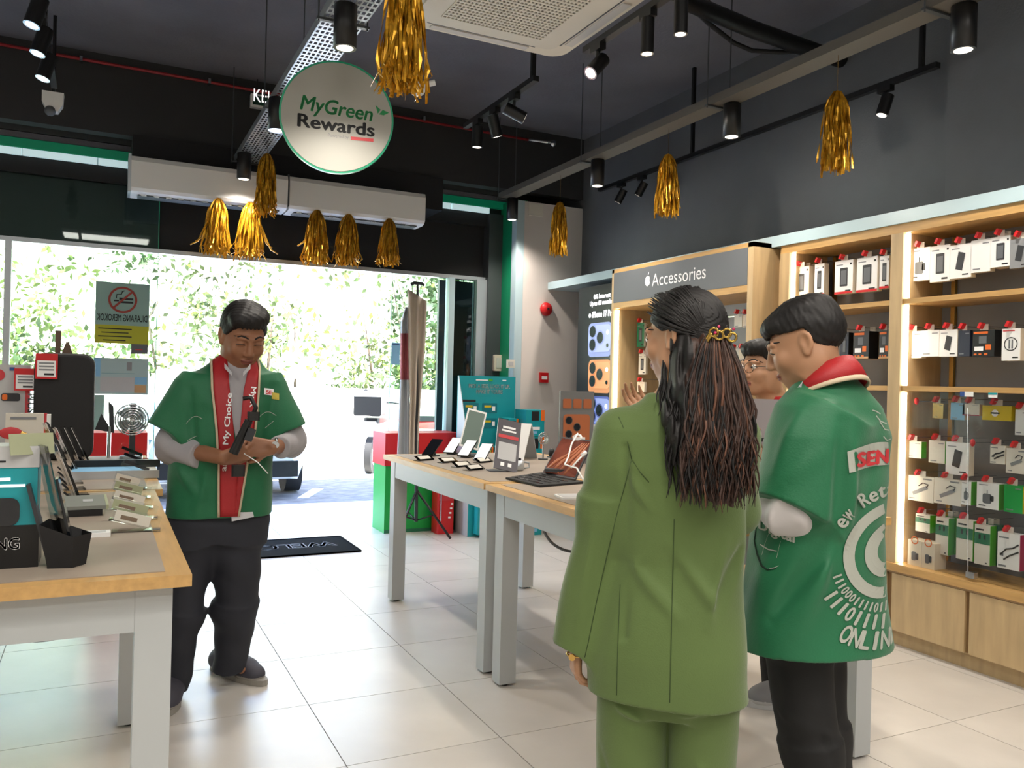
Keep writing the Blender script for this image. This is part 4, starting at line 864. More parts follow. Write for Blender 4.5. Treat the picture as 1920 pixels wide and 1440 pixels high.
# back-up packs hanging behind each front pack on the same hook
for (u0, v0, u1, v1, m, d0, n, lb) in ((1486, 503, 1516, 558, 'cream', .05, 3, 'cream pack stacked behind the first phone-case pack, left bay'), (1601, 622, 1628, 672, 'kraft', .09, 1, 'tan pack behind the black and tan gadget pack'), (1755, 968, 1777, 1042, 'lime', .06, 2, 'lime pack behind the green earphone pack'), (1828, 982, 1855, 1062, 'darkgreen', .06, 2, 'dark green pack behind fourth earphone pack'), (1857, 446, 1892, 498, 'cream', .05, 1, 'cream pack behind the narrow white top-row pack')):
    for k in range(n):
        a, b = px(u0, v0, XP), px(u1, v1, XP); w = a.y-b.y; h = a.z-b.z; x = XP+d0+k*.045
        T = thing('hanging_pack', lb if n == 1 else lb+', '+('front', 'middle', 'rear')[k]+' of them', 'package', (x, (a.y+b.y)/2, a.z-.004*k), rotz=R(-90), group='packs behind the front ones')
        MB(m).box(-w/2, 0, -h, w/2, .034, 0).build('box', T); MB('offwhite').box(-w*.18, .004, -.002, w*.18, .006, .03).build('hang_tab', T); MB('ink_grey').box(-w*.3, -.001, -h*.4, w*.3, 0, -h*.3).build('front_print', T)
# two charger boxes standing on the worktop
for u0, u1, lb in ((1703, 1727, 'left of two white charger boxes standing on the shelf worktop'), (1729, 1752, 'right of two white charger boxes standing on the shelf worktop')):
    a, b = px(u0, 1001, 3.885), px(u1, 1055, 3.885); w = a.y-b.y; z0 = .445; h = .135
    T = thing('charger_box', lb, 'package', (3.885, (a.y+b.y)/2, z0), rotz=R(-90), group='charger boxes on the worktop')
    MB('cream').box(-w/2, 0, 0, w/2, .09, h).build('box', T); f = MB('midgrey').rbox(-.22*w, -.0012, .2*h, .1*w, 0, .55*h, .008, ax=1); f.use('dark').rbox(.08*w, -.0012, .25*h, .28*w, 0, .5*h, .005, ax=1); f.use('orange').ring((0, -.001, h), (0, -1, 0), .016, .022, 16, arc=(0, 360)); f.build('front_print', T)
# hooks with a red clip only
for u, v, X, lb in ((1721, 752, 3.95, 'empty hook with red clip behind the glass, upper'), (1826, 830, 3.93, 'empty hook with red clip right of cable in fourth row')):
    c = px(u, v, X); T = thing('display_hook', lb, 'hook', c, rotz=R(-90)); MB('steel').cyl((0, 0, 0), (0, XR-.03-X, 0), .0025, n=6).build('peg', T); MB('red_clip').sphere((0, -.01, 0), (.012, .014, .02), 10, 6).build('red_clip', T)
for u, lb in ((1816, 'price ticket in teal holder, right under middle shelf'), (1863, 'second price ticket holder further right under middle shelf')):
    pass
c = px(1813, 739, XS+.0); T = thing('shelf_ticket', 'white and violet price ticket clipped under the middle shelf', 'price tag', c, rotz=R(-90)); MB('white').box(-.035, -.003, -.012, .035, 0, .012).build('card', T); MB('blue').box(-.035, -.004, -.012, -.01, -.003, .012).build('print', T)
c = px(1862, 741, XS+.0); T = thing('shelf_ticket', 'mint green price ticket clipped under the middle shelf', 'price tag', c, rotz=R(-90)); MB('white').box(-.022, -.003, -.012, .022, 0, .012).build('card', T); MB('teal').box(-.022, -.004, .002, .022, -.003, .012).build('print', T)
# shop window poster low in left bay
a, b = px(1645, 948, 4.0), px(1668, 1040, 4.0)
T = thing('wave_poster', 'pale violet wavy poster low in the left shelving bay', 'poster', (4.0, (a.y+b.y)/2, b.z)); MB('lb_blue2').box(4.0, b.y-.02, b.z, 4.02, a.y+.2, a.z).build('panel', T, local=False)
MB('midgrey').tube([(3.998, b.y+.1, b.z+.02), (3.998, b.y+.05, b.z+.10), (3.998, b.y+.10, b.z+.2), (3.998, b.y, b.z+.27)], .006, 5).build('print', T, local=False)
# ---- packs in the proud accessory bay
AP = 3.90
for (a, b, m, lb) in (((1172, 608), (1183, 652), 'offwhite', 'slim white strap pack, upper left in accessory bay'), ((1195, 606), (1207, 650), 'darkgreen', 'green strap pack, upper row in accessory bay'), ((1170, 662), (1184, 702), 'offwhite', 'white framed green pack, middle left in accessory bay'), ((1198, 664), (1210, 702), 'offwhite', 'white pack, middle row of the accessory bay'),
      ((1169, 714), (1181, 754), 'cream', 'tan pack, bottom left in the accessory bay'), ((1195, 716), (1208, 735), 'cream', 'small tan pack beside the raised hand'), ((1377, 591), (1391, 613), 'offwhite', 'small white pack, left one upper right in accessory bay'), ((1393, 591), (1406, 613), 'cream', 'small tan pack, middle one upper right in accessory bay'), ((1408, 588), (1417, 608), 'offwhite', 'small white pack at right edge in accessory bay'),
      ((1371, 656), (1385, 676), 'offwhite', 'small white pack, lower right rail of accessory bay'), ((1386, 655), (1399, 675), 'cream', 'small tan pack, lower right rail of accessory bay')):
    st = (m, 'cream', 'phone' if b[1]-a[1] > 30 else 'plain', None); package(a, b, AP, st, lb, 'packs in the accessory bay', depth=.02)
T = thing('trophy_cup', 'small gold cup glimpsed between the two heads', 'cup', dep(1392, 735, 3.9)); MB('gold_rail').lathe((0, 0, 0), [(.02, -.3), (.02, -.01), (.025, 0), (.012, .02), (.03, .05), (.038, .10)], 16).build('bowl', T); MB('offwhite').lathe((0, 0, -.34), [(.03, 0), (.03, .04)], 12).build('foot', T)

# ================================================================ ITEMS ON THE LEFT TABLES
ZT = .90
def rotm(x=0, y=0, z=0): return Matrix.Rotation(R(z), 3, 'Z') @ Matrix.Rotation(R(y), 3, 'Y') @ Matrix.Rotation(R(x), 3, 'X')
def phonebox():
    p = pz(70, 1066, ZT); T = thing('phone_box', 'large black and teal phone box with silver lettering, front left', 'box', (p.x-.30, p.y+.02, ZT))
    MB('black').box(-.12, 0, 0, .30, .12, .10).build('lower_box', T); MB('teal').box(-.12, .002, .10, .295, .118, .235).build('upper_box', T); MB('lgrey').box(-.12, .0, .235, .298, .12, .285).build('top_band', T)
    f = MB('ink_white').text('SAMSUNG', (.262, -.0015, .045), (1, 0, 0), (0, 0, 1), .027, width=.155, anchor='r'); f.use('lb_text').box(.16, -.001, .205, .24, 0, .212).box(.1, -.001, .19, .27, 0, .196)
    f.use('lens').rbox(.18, -.002, .10, .26, 0, .165, .02, ax=1); f.use('navy').rbox(.10, -.003, .095, .19, 0, .165, .02, ax=1); f.use('ink').box(.05, -.001, .262, .2, 0, .268).box(.02, -.001, .248, .23, 0, .252); f.build('print', T)
phonebox()
T = thing('phone_holder', 'faceted black display cup holding leaning clear and dark slabs', 'display stand', pz(122, 1060, ZT))
c = [(-.045, -.03), (.02, -.045), (.055, .0), (.035, .05), (-.03, .05)]
b = MB('black_matte'); n = 5; b.add([(x*.8, y*.8, 0) for x, y in c]+[(x*1.1-.005, y*1.1, .075+(.03 if x < 0 else 0)) for x, y in c], [(i, (i+1) % n, n+(i+1) % n, n+i) for i in range(n)]+[(4, 3, 2, 1, 0)]); b.build('cup', T, label='black faceted cup')
MB('dark').cbox((-.055, .01, .10), (.008, .07, .20), rotm(y=-14)).build('back_plate', T); MB('acrylic').cbox((-.03, .01, .16), (.008, .10, .26), rotm(y=-12, z=15)).build('clear_slab', T); MB('screen_dark').cbox((-.005, .015, .13), (.007, .075, .16), rotm(y=-12)).build('phone', T)
MB('lime_tint').cbox((-.075, .01, .29), (.003, .10, .05), rotm(y=-12, z=-60)).build('price_card', T)
MATS_x = None
for k, (u, v, h, tl) in enumerate(((152, 948, .17, 0), (146, 930, .20, 1), (140, 918, .215, 0), (136, 906, .235, 1), (134, 896, .25, 0), (146, 888, .22, 1), (158, 880, .21, 0), (168, 872, .20, 1))):
    p = pz(u, v, ZT); lb = ['nearest', 'second', 'third', 'fourth', 'fifth', 'sixth', 'seventh', 'farthest'][k]
    T = thing('display_phone', f'{lb} in the row of upright phones on left tables', 'phone', p, rotz=R(8), group='upright phones on the left tables')
    rm = rotm(y=-20-k*.6); b = MB('black_gloss'); b.cbox(rm @ Vector((-.0, 0, h*.55)), (.008, .075, h), rm); PH = b.build('phone', T)
    MB('chrome').cbox(rm @ Vector((-.0045, 0, h*.55)), (.002, .078, h*1.01), rm).build('metal_frame', PH); MB('screen_dark').cbox(rm @ Vector((.0045, 0, h*.55)), (.001, .070, h*.95), rm).build('screen', PH)
    MB('acrylic').cbox(rm @ Vector((-.012, 0, h*.5)), (.004, .085, h*1.1), rm).build('acrylic_rest', T); MB('acrylic').cbox((0, 0, .004), (.07, .08, .008)).build('acrylic_foot', T)
    MB('dark').cyl((-.01, 0, .008), (-.055, 0, .05), .004, n=6).build('tether', T)
# low grey-green slab box, paper slips, white box
p = pz(166, 968, ZT); T = thing('tablet_box', 'flat grey box with small emblem raised on a dark base', 'box', p, rotz=R(3)); MB('black').box(-.09, 0, 0, .04, .13, .022).build('base', T)
MB('slab_grey').cbox((-.02, .075, .034), (.14, .15, .014), rotm(x=6)).build('slab', T); MB('lgrey').cbox((.0, .07, .0415), (.03, .03, .001), rotm(x=6)).build('emblem', T); MB('lime_tint').cbox((.054, .075, .035), (.008, .15, .014), rotm(x=6)).build('edge_label', T)
p = pz(176, 1008, ZT); T = thing('white_box', 'small flat white box in front of the grey slab', 'box', p); MB('white').box(-.042, 0, 0, .042, .05, .012).build('box', T); MB('lgrey').box(-.03, .008, .012, .03, .04, .0125).build('print', T)
  
for k, (u, v, w) in enumerate(((255, 998, .13), (250, 975, .14), (248, 955, .13), (246, 935, .13), (244, 918, .12))):
    p = pz(u, v, ZT); T = thing('price_stand', ['nearest', 'second', 'third', 'fourth', 'farthest'][k]+' clear slanted price holder near the left table edge', 'price holder', p, rotz=R(-4), group='clear price holders on the left table')
    MB('acrylic').box(-w/2, 0, 0, w/2, .05, .004).build('foot', T); rm = rotm(x=0, y=22); MB('acrylic').cbox((0, .02, .036), (w, .003, .042), rotm(y=16)).build('acrylic_plate', T)
    MB('lime_tint' if k % 2 else 'offwhite').cbox((-.01, .017, .038), (w*.75, .0015, .03), rotm(y=16)).build('card', T); MB('print_mix').cbox((-.02, .0158, .038), (w*.35, .001, .012), rotm(y=16)).build('print', T)
# tray and glass stands farther on the left tables
p = pz(222, 884, ZT); T = thing('display_tray', 'pale display tray with dark rear edge on second left table', 'display stand', (p.x, 4.0, ZT)); MB('offwhite').box(-.22, 0, 0, .16, .30, .02).build('board', T); MB('black').box(-.20, .28, .02, .18, .31, .055).build('rear_edge', T); MB('lightblue').box(-.19, .05, .02, .10, .27, .026).build('blue_pad', T); MB('lgrey').box(-.22, -.004, 0, .16, 0, .035).build('front_edge', T)
for k, (u, v) in enumerate(((262, 892), (258, 876), (252, 862))):
    p = pz(u, v, ZT); T = thing('price_stand', ['front', 'middle', 'rear'][k]+' clear holder on the second left table beside the standing man', 'price holder', p, rotz=R(6), group='clear price holders on the second left table'); MB('acrylic').box(-.07, 0, .0, .07, .05, .005).build('foot', T); MB('acrylic').cbox((0, .02, .04), (.15, .003, .05), rotm(y=24)).build('acrylic_plate', T); MB('screen_dark').cbox((-.01, .016, .045), (.11, .002, .015), rotm(y=24)).build('phone_edge', T)
# printed cards and boxes in the rear left
p = pz(40, 872, ZT); T = thing('tabletop_card', 'white printed gadget card standing behind the black phone box', 'display card', (p.x, p.y, ZT), rotz=R(2)); s_ = 1.0
z0 = py(40, 860, p.y).z; z1 = py(40, 775, p.y).z-ZT; w0 = py(10, 800, p.y).x-p.x; w1 = py(82, 800, p.y).x-p.x
MB('offwhite').box(w0, 0, 0, w1, .05, z1).build('card', T); MB('sign_red').box(w1, 0, 0, w1+.012, .05, z1).build('red_edge', T); MB('white').box(w1+.012, .0, 0, w1+.03, .05, z1*.98).build('white_edge', T)
f = MB('ink_grey').box(w0+.02, -.002, z1*.88, w0+.13, 0, z1*.93).use('gold_rail').sphere((w1-.09, -.004, z1*.42), (.035, .004, .06), 10, 6).use('sign_red').sphere((w1-.14, -.004, z1*.62), (.05, .004, .03), 10, 6); f.use('blue').box(w0+.03, -.002, z1*.3, w0+.06, 0, z1*.36).box(w0+.07, -.002, z1*.42, w0+.1, 0, z1*.48).use('navy').box(w0+.02, -.002, .01, w0+.1, 0, z1*.2).use('lightblue').box(w1-.16, -.002, .01, w1-.02, 0, z1*.18); f.build('print', T)
# tall grey poster box with red strip
Y = 5.0; a = py(-60, 683, Y); b_ = py(60, 860, Y)
T = thing('tall_box', 'tall pale grey box with red strip at far left', 'box', ((a.x+b_.x)/2, Y, .9)); zt = py(30, 684, Y).z; x1 = py(57, 700, Y).x; x0 = py(-60, 700, Y).x
MB('lgrey').box(x0, Y, .9, x1, Y+.12, zt).build('box', T, local=False); xr = py(46, 800, Y).x; MB('sign_red').box(xr, Y-.002, .95, x1, Y, zt-.13).build('red_strip', T, local=False)
f = MB('ink_white').text('PLUS', (x1-.008, Y-.004, zt-.15), (0, 0, -1), (1, 0, 0), .030, width=.10); f.use('dark').rbox(py(2, 740, Y).x, Y-.003, py(2, 752, Y).z, py(38, 740, Y).x, Y-.001, py(2, 737, Y).z, .012, ax=1); f.use('orange').rbox(py(4, 740, Y).x, Y-.004, py(2, 750, Y).z, py(14, 740, Y).x, Y-.003, py(2, 739, Y).z, .008, ax=1)
f.use('sign_red').disc((py(-3, 700, Y).x, Y-.003, py(0, 703, Y).z), (0, -1, 0), .03); f.use('blue').box(py(18, 690, Y).x, Y-.003, py(0, 694, Y).z, py(28, 690, Y).x, Y-.001, py(0, 688, Y).z); f.build('print', T, local=False)
def pricetag(p, w, h, lb, Yoff=0):
    T = thing('price_tag', lb, 'price tag', p); MB('red').box(-w/2, -.004, -h, w/2, 0, 0).build('card', T); MB('ink_white').box(-w*.42, -.005, -h*.92, w*.42, -.004, -h*.28).build('white_field', T)
    f = MB('ink_grey')
    for k in range(3): f.box(-w*.34, -.006, -h*(.38+.13*k)-.004, w*.34, -.005, -h*(.38+.13*k)+.004)
    f.use('ink').box(-w*.1, -.006, -h*.86, w*.34, -.005, -h*.78); f.build('print', T)
pricetag(py(48, 691, 4.97), .10, .115, 'red framed price tag on the tall pale box at left')
def bag():
    Y = 4.9; x0, x1 = py(62, 750, Y).x, py(177, 750, Y).x; zt = py(120, 662, Y).z
    T = thing('black_case', 'large rounded black case with handle on the left table', 'case', ((x0+x1)/2, Y, .9))
    o = MB('black_matte').rbox(x0, Y, .9, x1, Y+.16, zt, .06, ax=1, n=8).build('body', T, local=False)
    m = o.modifiers.new('b', 'BEVEL'); m.width = .02; m.segments = 3
    h0, h1 = py(119, 660, Y+.08).x, py(133, 660, Y+.08).x
    MB('brown_handle').poly([(h0-.01, Y+.06, zt-.005), (h1+.01, Y+.06, zt-.005), (h1-.01, Y+.06, zt+.06), (h0+.012, Y+.06, zt+.06)][::1], off=(0, .03, 0)).build('handle', T, local=False); MB('ink').cyl((x0+.03, Y+.01, zt-.03), (x1-.03, Y+.01, zt-.03), .003, n=5).build('zip', T, local=False)
    xs = py(109, 640, Y+.1).x; MB('brown_handle').box(xs-.013, Y+.09, zt-.02, xs+.013, Y+.11, py(109, 620, Y+.1).z).build('strap', T, local=False)
bag()
pricetag(py(88, 663, 4.88), .10, .13, 'red framed price tag hanging on the black case')
# ring light and dark shapes by the glass
Y = 4.95; c = py(247, 787, Y)
T = thing('ring_fan', 'round silver desk fan standing beside the man at left', 'fan', (c.x, Y, .9)); r = (py(278, 787, Y).x-c.x)
b = MB('steel'); 
for k in range(5): b.tube([(c.x+r*(1-.16*k)*math.cos(a*math.pi/16), Y-.012*k, c.z+r*(1-.16*k)*math.sin(a*math.pi/16)) for a in range(33)], .004, 5, cap=False)
for k in range(12): a = k*math.pi/6; b.tube([(c.x, Y-.055, c.z), (c.x+r*math.cos(a), Y, c.z+r*math.sin(a))], .0025, 4)
b.build('grille', T, local=False); MB('dark').box(c.x-.01, Y, .9, c.x+.02, Y+.02, c.z+.09).build('stand', T, local=False); MB('alu').cyl((c.x, Y, .9), (c.x, Y, .915), .06, n=20).build('base', T, local=False)
bl = MB('lightblue_pale')
for k in range(4): a = k*math.pi/2+.4; d = Vector((math.cos(a), 0, math.sin(a))); e = Vector((-d.z, .25, d.x)); bl.poly([Vector((c.x, Y-.02, c.z))+d*r*.15-e*.01, Vector((c.x, Y-.02, c.z))+d*r*.8-e*.02, Vector((c.x, Y-.01, c.z))+d*r*.8+e*.06, Vector((c.x, Y-.02, c.z))+d*r*.2+e*.03])
bl.build('blades', T, local=False)
Y = 5.0; T = thing('tablet_stand', 'dark folded tablet stand between case and silver fan', 'stand', (py(198, 790, Y).x, Y, .9))
q = lambda u, v: py(u, v, Y); MB('dark').poly([q(178, 805), q(190, 775), q(205, 800), q(203, 752), q(213, 762), q(214, 812)][::-1], off=(0, .02, 0)).build('stand', T, local=False); MB('steel').cyl((q(205, 800).x, Y, .9), (q(205, 800).x, Y, q(205, 800).z), .01, n=8).build('leg', T, local=False)
Y = 5.6; a, b_ = py(166, 812, Y), py(276, 842, Y); T = thing('red_crate', 'bright red low display box behind left tables by glass', 'box', ((a.x+b_.x)/2, Y, 0)); MB('red').box(a.x, Y, .06, b_.x, Y+.3, a.z).build('box', T, local=False); MB('black').box(a.x+.02, Y+.02, 0, b_.x-.02, Y+.28, .06).build('foot', T, local=False)
Y = YF-.016; T = thing('glass_poster', 'pale blue product poster on left glass under the notice', 'poster', py(205, 740, Y))
q = lambda u, v, k=0: py(u, v, Y-.002*k)
def pq(m, u0, v0, u1, v1, k): a, b_ = q(u0, v0, k), q(u1, v1, k); return MB(m).box(a.x, Y-.002*k, b_.z, b_.x, Y-.002*k+.002, a.z)
pq('glass_pale', 176, 670, 277, 740, 1).build('sheet', T, local=False); pq('notice_grey', 172, 740, 194, 812, 1).build('lower_strip', T, local=False)
for j, (m, *a) in enumerate((('lightblue', 176, 671, 188, 706), ('lightblue', 253, 707, 275, 721), ('kraft', 252, 722, 273, 737), ('grey', 238, 679, 247, 695), ('teal_dark', 190, 699, 252, 701), ('lgrey', 188, 706, 252, 735))): pq(m, *a, 2).build('print_block', T, local=False)


# ================================================================ ITEMS ON THE RIGHT TABLES
def disp_phone(u, v, ang, lab, glare=True, w=.075, h=.155, tilt=55):
    p = pz(u, v, ZT); T = thing('display_phone', lab, 'phone', p, rotz=R(ang), group='phones on the right table')
    MB('black').box(-.03, 0, 0, .03, .07, .006).build('stand_foot', T); MB('dark').cbox((0, .045, .03), (.02, .012, .055), rotm(x=20)).build('stand_neck', T)
    rm = rotm(x=-(90-tilt)) if False else rotm(x=-tilt)
    o = Vector((0, .03, .055)); PH = MB('black_gloss').cbox(o, (w, .008, h), rm).build('phone', T); MB('phone_glare' if glare else 'screen_dark').cbox(o+rm @ Vector((0, -.0045, 0)), (w*.92, .001, h*.95), rm).build('screen', PH)  # bright screens: reflected glare painted in as a pale, faintly glowing colour

disp_phone(806, 856, -50, 'phone with dark red screen at the table\'s far left corner', False); disp_phone(845, 852, -50, 'first bright phone on right table', True); disp_phone(872, 858, -50, 'second bright phone on right table'); disp_phone(902, 866, -48, 'third bright phone on right table, nearest of the three')
for k, (u, v) in enumerate(((845, 868), (872, 876), (895, 882), (912, 868), (800, 864))):
    p = pz(u, v, ZT); T = thing('price_stand', ['clear price plate near first bright phone', 'clear price plate near second bright phone', 'clear price plate lying nearest the sloped leaflet board', 'clear price plate beside the third bright phone', 'clear price plate at far left corner of right table'][k], 'price holder', p, rotz=R(25), group='clear price plates on the right table')
    MB('acrylic').box(-.06, 0, 0, .06, .05, .004).build('foot', T); MB('acrylic').cbox((0, .02, .016), (.13, .045, .003), rotm(x=30)).build('acrylic_plate', T); MB('offwhite').cbox((0, .02, .0185), (.09, .03, .001), rotm(x=30)).build('card', T)
# tall tablet on a slanted stand
p = pz(876, 854, ZT); T = thing('display_tablet', 'white framed tablet leaning on stand left of leaflet board', 'tablet', p, rotz=R(-20)); rm = rotm(x=-22, y=14)
MB('white').cbox((.035, .03, .165), (.125, .008, .26), rm).build('frame', T); MB('tablet_green').cbox(Vector((.035, .03, .165))+rm @ Vector((0, -.005, 0)), (.105, .001, .235), rm).build('screen', T); MB('dark').cbox((0, .07, .06), (.02, .01, .14), rotm(x=20)).build('prop', T); MB('dark').box(-.06, 0, 0, .06, .1, .006).build('foot', T)
 
# leaflet board and white A-frame behind
p = pz(940, 885, ZT); T = thing('leaflet_board', 'sloped dark leaflet board with grey lower pad', 'sign', p, rotz=R(-12)); rm = rotm(x=-28, y=12)
c = Vector((.045, .06, .135)); MB('board_dark').cbox(c, (.13, .006, .29), rm).build('board', T); f = MB('lgrey').cbox(c+rm @ Vector((0, -.004, -.04)), (.10, .001, .10), rm); f.use('sign_red').cbox(c+rm @ Vector((0, -.004, .045)), (.11, .001, .02), rm); f.use('ink_white').cbox(c+rm @ Vector((.0, -.004, .10)), (.07, .001, .012), rm).cbox(c+rm @ Vector((0, -.004, .08)), (.08, .001, .01), rm).cbox(c+rm @ Vector((-.02, -.004, -.115)), (.02, .001, .02), rm).cbox(c+rm @ Vector((.02, -.004, -.115)), (.02, .001, .02), rm)
f.build('print', T); MB('board_dark').box(-.06, .0, 0, .07, .10, .005).build('foot', T)
p = pz(990, 862, ZT); T = thing('a_frame_sign', 'white A-shaped tent card behind the leaflet board', 'sign', p, rotz=R(35)); MB('white').poly([(-.06, -.0, 0), (-.055, .0, 0), (.04, 0, .215), (.034, 0, .218)], off=(0, .16, 0)).build('front_leaf', T); MB('lgrey').poly([(.12, 0, 0), (.125, 0, 0), (.045, 0, .215), (.038, 0, .215)], off=(0, .16, 0)).build('rear_leaf', T)
# silver holder mug
p = pz(968, 882, ZT); T = thing('silver_holder', 'squat silver mug-like holder in front of the tent card', 'holder', p); MB('alu').lathe((0, 0, 0), [(.036, 0), (.042, .01), (.040, .055), (.034, .055), (.034, .012)], 20).build('cup', T)
MB('alu').tube([(.04, 0, .045), (.07, -.01, .04), (.07, -.01, .015), (.04, 0, .01)], .005, 6).build('cup_handle', T); MB('dark').cbox((-.01, 0, .065), (.06, .03, .012), rotm(y=12)).build('clip', T)
p = pz(1018, 862, ZT); T = thing('mini_fan', 'tiny silver round gadget on stem right of tent card', 'gadget', p); MB('steel').cyl((0, 0, 0), (0, 0, .10), .006, n=8).build('stem', T); g = MB('steel'); 
for k in range(3): g.tube([(.034*(1-.3*k)*math.cos(a*math.pi/12), 0, .13+.034*(1-.3*k)*math.sin(a*math.pi/12)) for a in range(25)], .0035, 5, cap=False)
g.build('round_head', T); MB('alu_dark').cyl((0, 0, 0), (0, 0, .008), .03, n=16).build('foot', T); 
p = pz(1034, 858, ZT); T = thing('black_gadget', 'small black gadget beside the tiny silver stem', 'gadget', p); MB('black').sphere((0, 0, .03), (.022, .02, .03), 12, 8).build('body', T); MB('black').box(-.02, -.02, 0, .02, .02, .008).build('foot', T)
# poster board with phone pictures, behind the tablet
p = pz(1082, 868, ZT); yb = 4.15; a, b_ = py(1051, 733, yb), py(1111, 866, yb); T = thing('phone_poster_card', 'grey card with orange phone pictures standing before the pillar', 'display card', ((a.x+b_.x)/2, yb, ZT)); x0, x1, zt = a.x, b_.x, a.z; w = x1-x0
MB('card_grey').box(x0, yb, ZT, x1, yb+.012, zt).build('card', T, local=False); 
f = MB('phone_copper').rbox(x0+w*.10, yb-.003, zt-.36, x1-w*.12, yb, zt-.135, .02, ax=1)
for k in range(3): f.rbox(x0+w*(.08+.3*k), yb-.003, zt-.10, x0+w*(.32+.3*k), yb, zt-.045, .008, ax=1)
for dx, dz in ((.26, .17), (.26, .25), (.5, .21)): f.use('lens').disc((x0+w*dx, yb-.0045, zt-dz), (0, -1, 0), .020); f.use('alu_dark').ring((x0+w*dx, yb-.0042, zt-dz), (0, -1, 0), .02, .024, 20)
f.build('print', T, local=False)
  
# tablet in front with white clip and cables, on a keyboard base
def ipad():
    p0 = pz(1063, 897, ZT); T = thing('keyboard_tablet', 'tablet with bronze swirl screen clamped upright on black keyboard', 'tablet', p0, rotz=R(-30))
    A, B_ = pz(950, 901, ZT), pz(1050, 912, ZT)
    kb = MB('black_matte'); pts = [pz(948, 899, ZT), pz(1015, 889, ZT), pz(1098, 907, ZT), pz(1012, 914, ZT)]; kb.poly([Vector((q.x, q.y, ZT+.002)) for q in pts][::-1], off=(0, 0, .008)); kb.build('keyboard', T, local=False)
    keys = MB('screen_dark')
    for i in range(10):
        for j in range(4):
            s, t = (i+.7)/11.4, (j+.8)/5.4; q = pts[0].lerp(pts[1], t).lerp(pts[3].lerp(pts[2], t), s); keys.cbox((q.x, q.y, ZT+.011), (.016, .014, .002), rotm(z=-32))
    keys.build('keys', T, local=False, kind='stuff')
    bl, br = dep(1016, 888, 3.25), dep(1078, 899, 3.13); tl, tr = dep(1054, 819, 3.42), dep(1112, 826, 3.30)
    n = (br-bl).cross(tl-bl).normalized()
    if n.dot(bl-C0) > 0: n = -n
    MB('dark').poly([bl, br, tr, tl], off=-n*.008).build('body', T, local=False)
    def lerp(s, t): return bl.lerp(br, s).lerp(tl.lerp(tr, s), t)
    MB('tablet_brown').poly([lerp(.03, .04)+n*.001, lerp(.97, .04)+n*.001, lerp(.97, .96)+n*.001, lerp(.03, .96)+n*.001]).build('screen', T, local=False)
    sw = MB('phone_copper')
    for k in range(4): sw.tube([lerp(.05+.2*k, .06)+n*.002, lerp(.25+.17*k, .35)+n*.002, lerp(.55+.1*k, .6)+n*.002, lerp(.75+.06*k, .9)+n*.002], [.003, .008, .006, .002], 5)
    sw.build('swirl_print', T, local=False)
    MB('white').cbox(lerp(.55, 1.0), (.05, .02, .012), rotm(z=-30)).tube([lerp(.35, 1.02), lerp(.42, 1.09), lerp(.55, 1.09), lerp(.62, 1.02)], .005, 6).build('clamp', T, local=False, label='white security clamp')
    MB('white').tube([lerp(.5, 1.08)+n*.012, lerp(.52, .75)+n*.02, lerp(.62, .4)+n*.02, lerp(.62, .22)+n*.02, lerp(.9, .15)+n*.03, lerp(1.1, .1)+n*.04, lerp(1.35, -.08)+n*.02], .0035, 6).build('cable', T, local=False)
    MB('white').tube([lerp(.9, .12)+n*.03, lerp(1.0, .35)+n*.03, lerp(1.08, .5)+n*.03], .0035, 6).tube([lerp(1.04, .45)+n*.03, lerp(1.1, .55)+n*.03], .008, 8).build('cable', T, local=False)
    MB('dark').cbox((bl+br)/2+Vector((.03, .06, .02)), (.10, .10, .012), rotm(z=-30)).build('stand_base', T, local=False)
ipad()
p = pz(1072, 935, ZT); T = thing('white_pad', 'thin white tablet lying flat near the blazer\'s left sleeve', 'tablet', p, rotz=R(-12)); MB('white').rbox(-.05, -.02, 0, .17, .09, .008, .012).build('body', T); MB('lgrey').rbox(-.04, -.01, .008, .16, .08, .009, .01).build('screen', T)
p = pz(1118, 862, ZT); T = thing('laptop', 'pale laptop lid edge seen at the blazer\'s left shoulder', 'laptop', p, rotz=R(-25)); MB('lgrey').cbox((.03, .05, .11), (.26, .008, .22), rotm(x=-18)).build('lid', T); MB('lgrey').box(-.1, -.16, 0, .16, .02, .012).build('base', T); MB('ink').box(-.08, -.13, .012, .14, 0, .013).build('keyboard', T)
# printed sheet standing on the near right table between the two shoppers
bx = py(1392, 985, 2.30); T = thing('product_sheet', 'grey printed product sheet standing between woman and green-coated man', 'display card', (bx.x+.06, 2.30, ZT), rotz=R(-35))
zt = py(1420, 748, 2.3).z-ZT
MB('sheet_grey').cbox((0, 0, zt/2), (.17, .006, zt)).build('sheet', T); f = MB('ink').text('Pro.', (.055, -.004, zt-.155), (1, 0, 0), (0, 0, 1), .02, width=.06, anchor='r'); f.rbox(.0, -.0035, zt-.215, .05, -.003, zt-.175, .006, ax=1); f.use('yellow').box(.005, -.0045, zt-.21, .045, -.0035, zt-.18); f.use('ink_grey').box(-.055, -.004, .095, .02, -.003, .105); f.build('print', T); MB('sheet_grey').box(-.085, 0, 0, .085, .08, .006).build('foot', T)

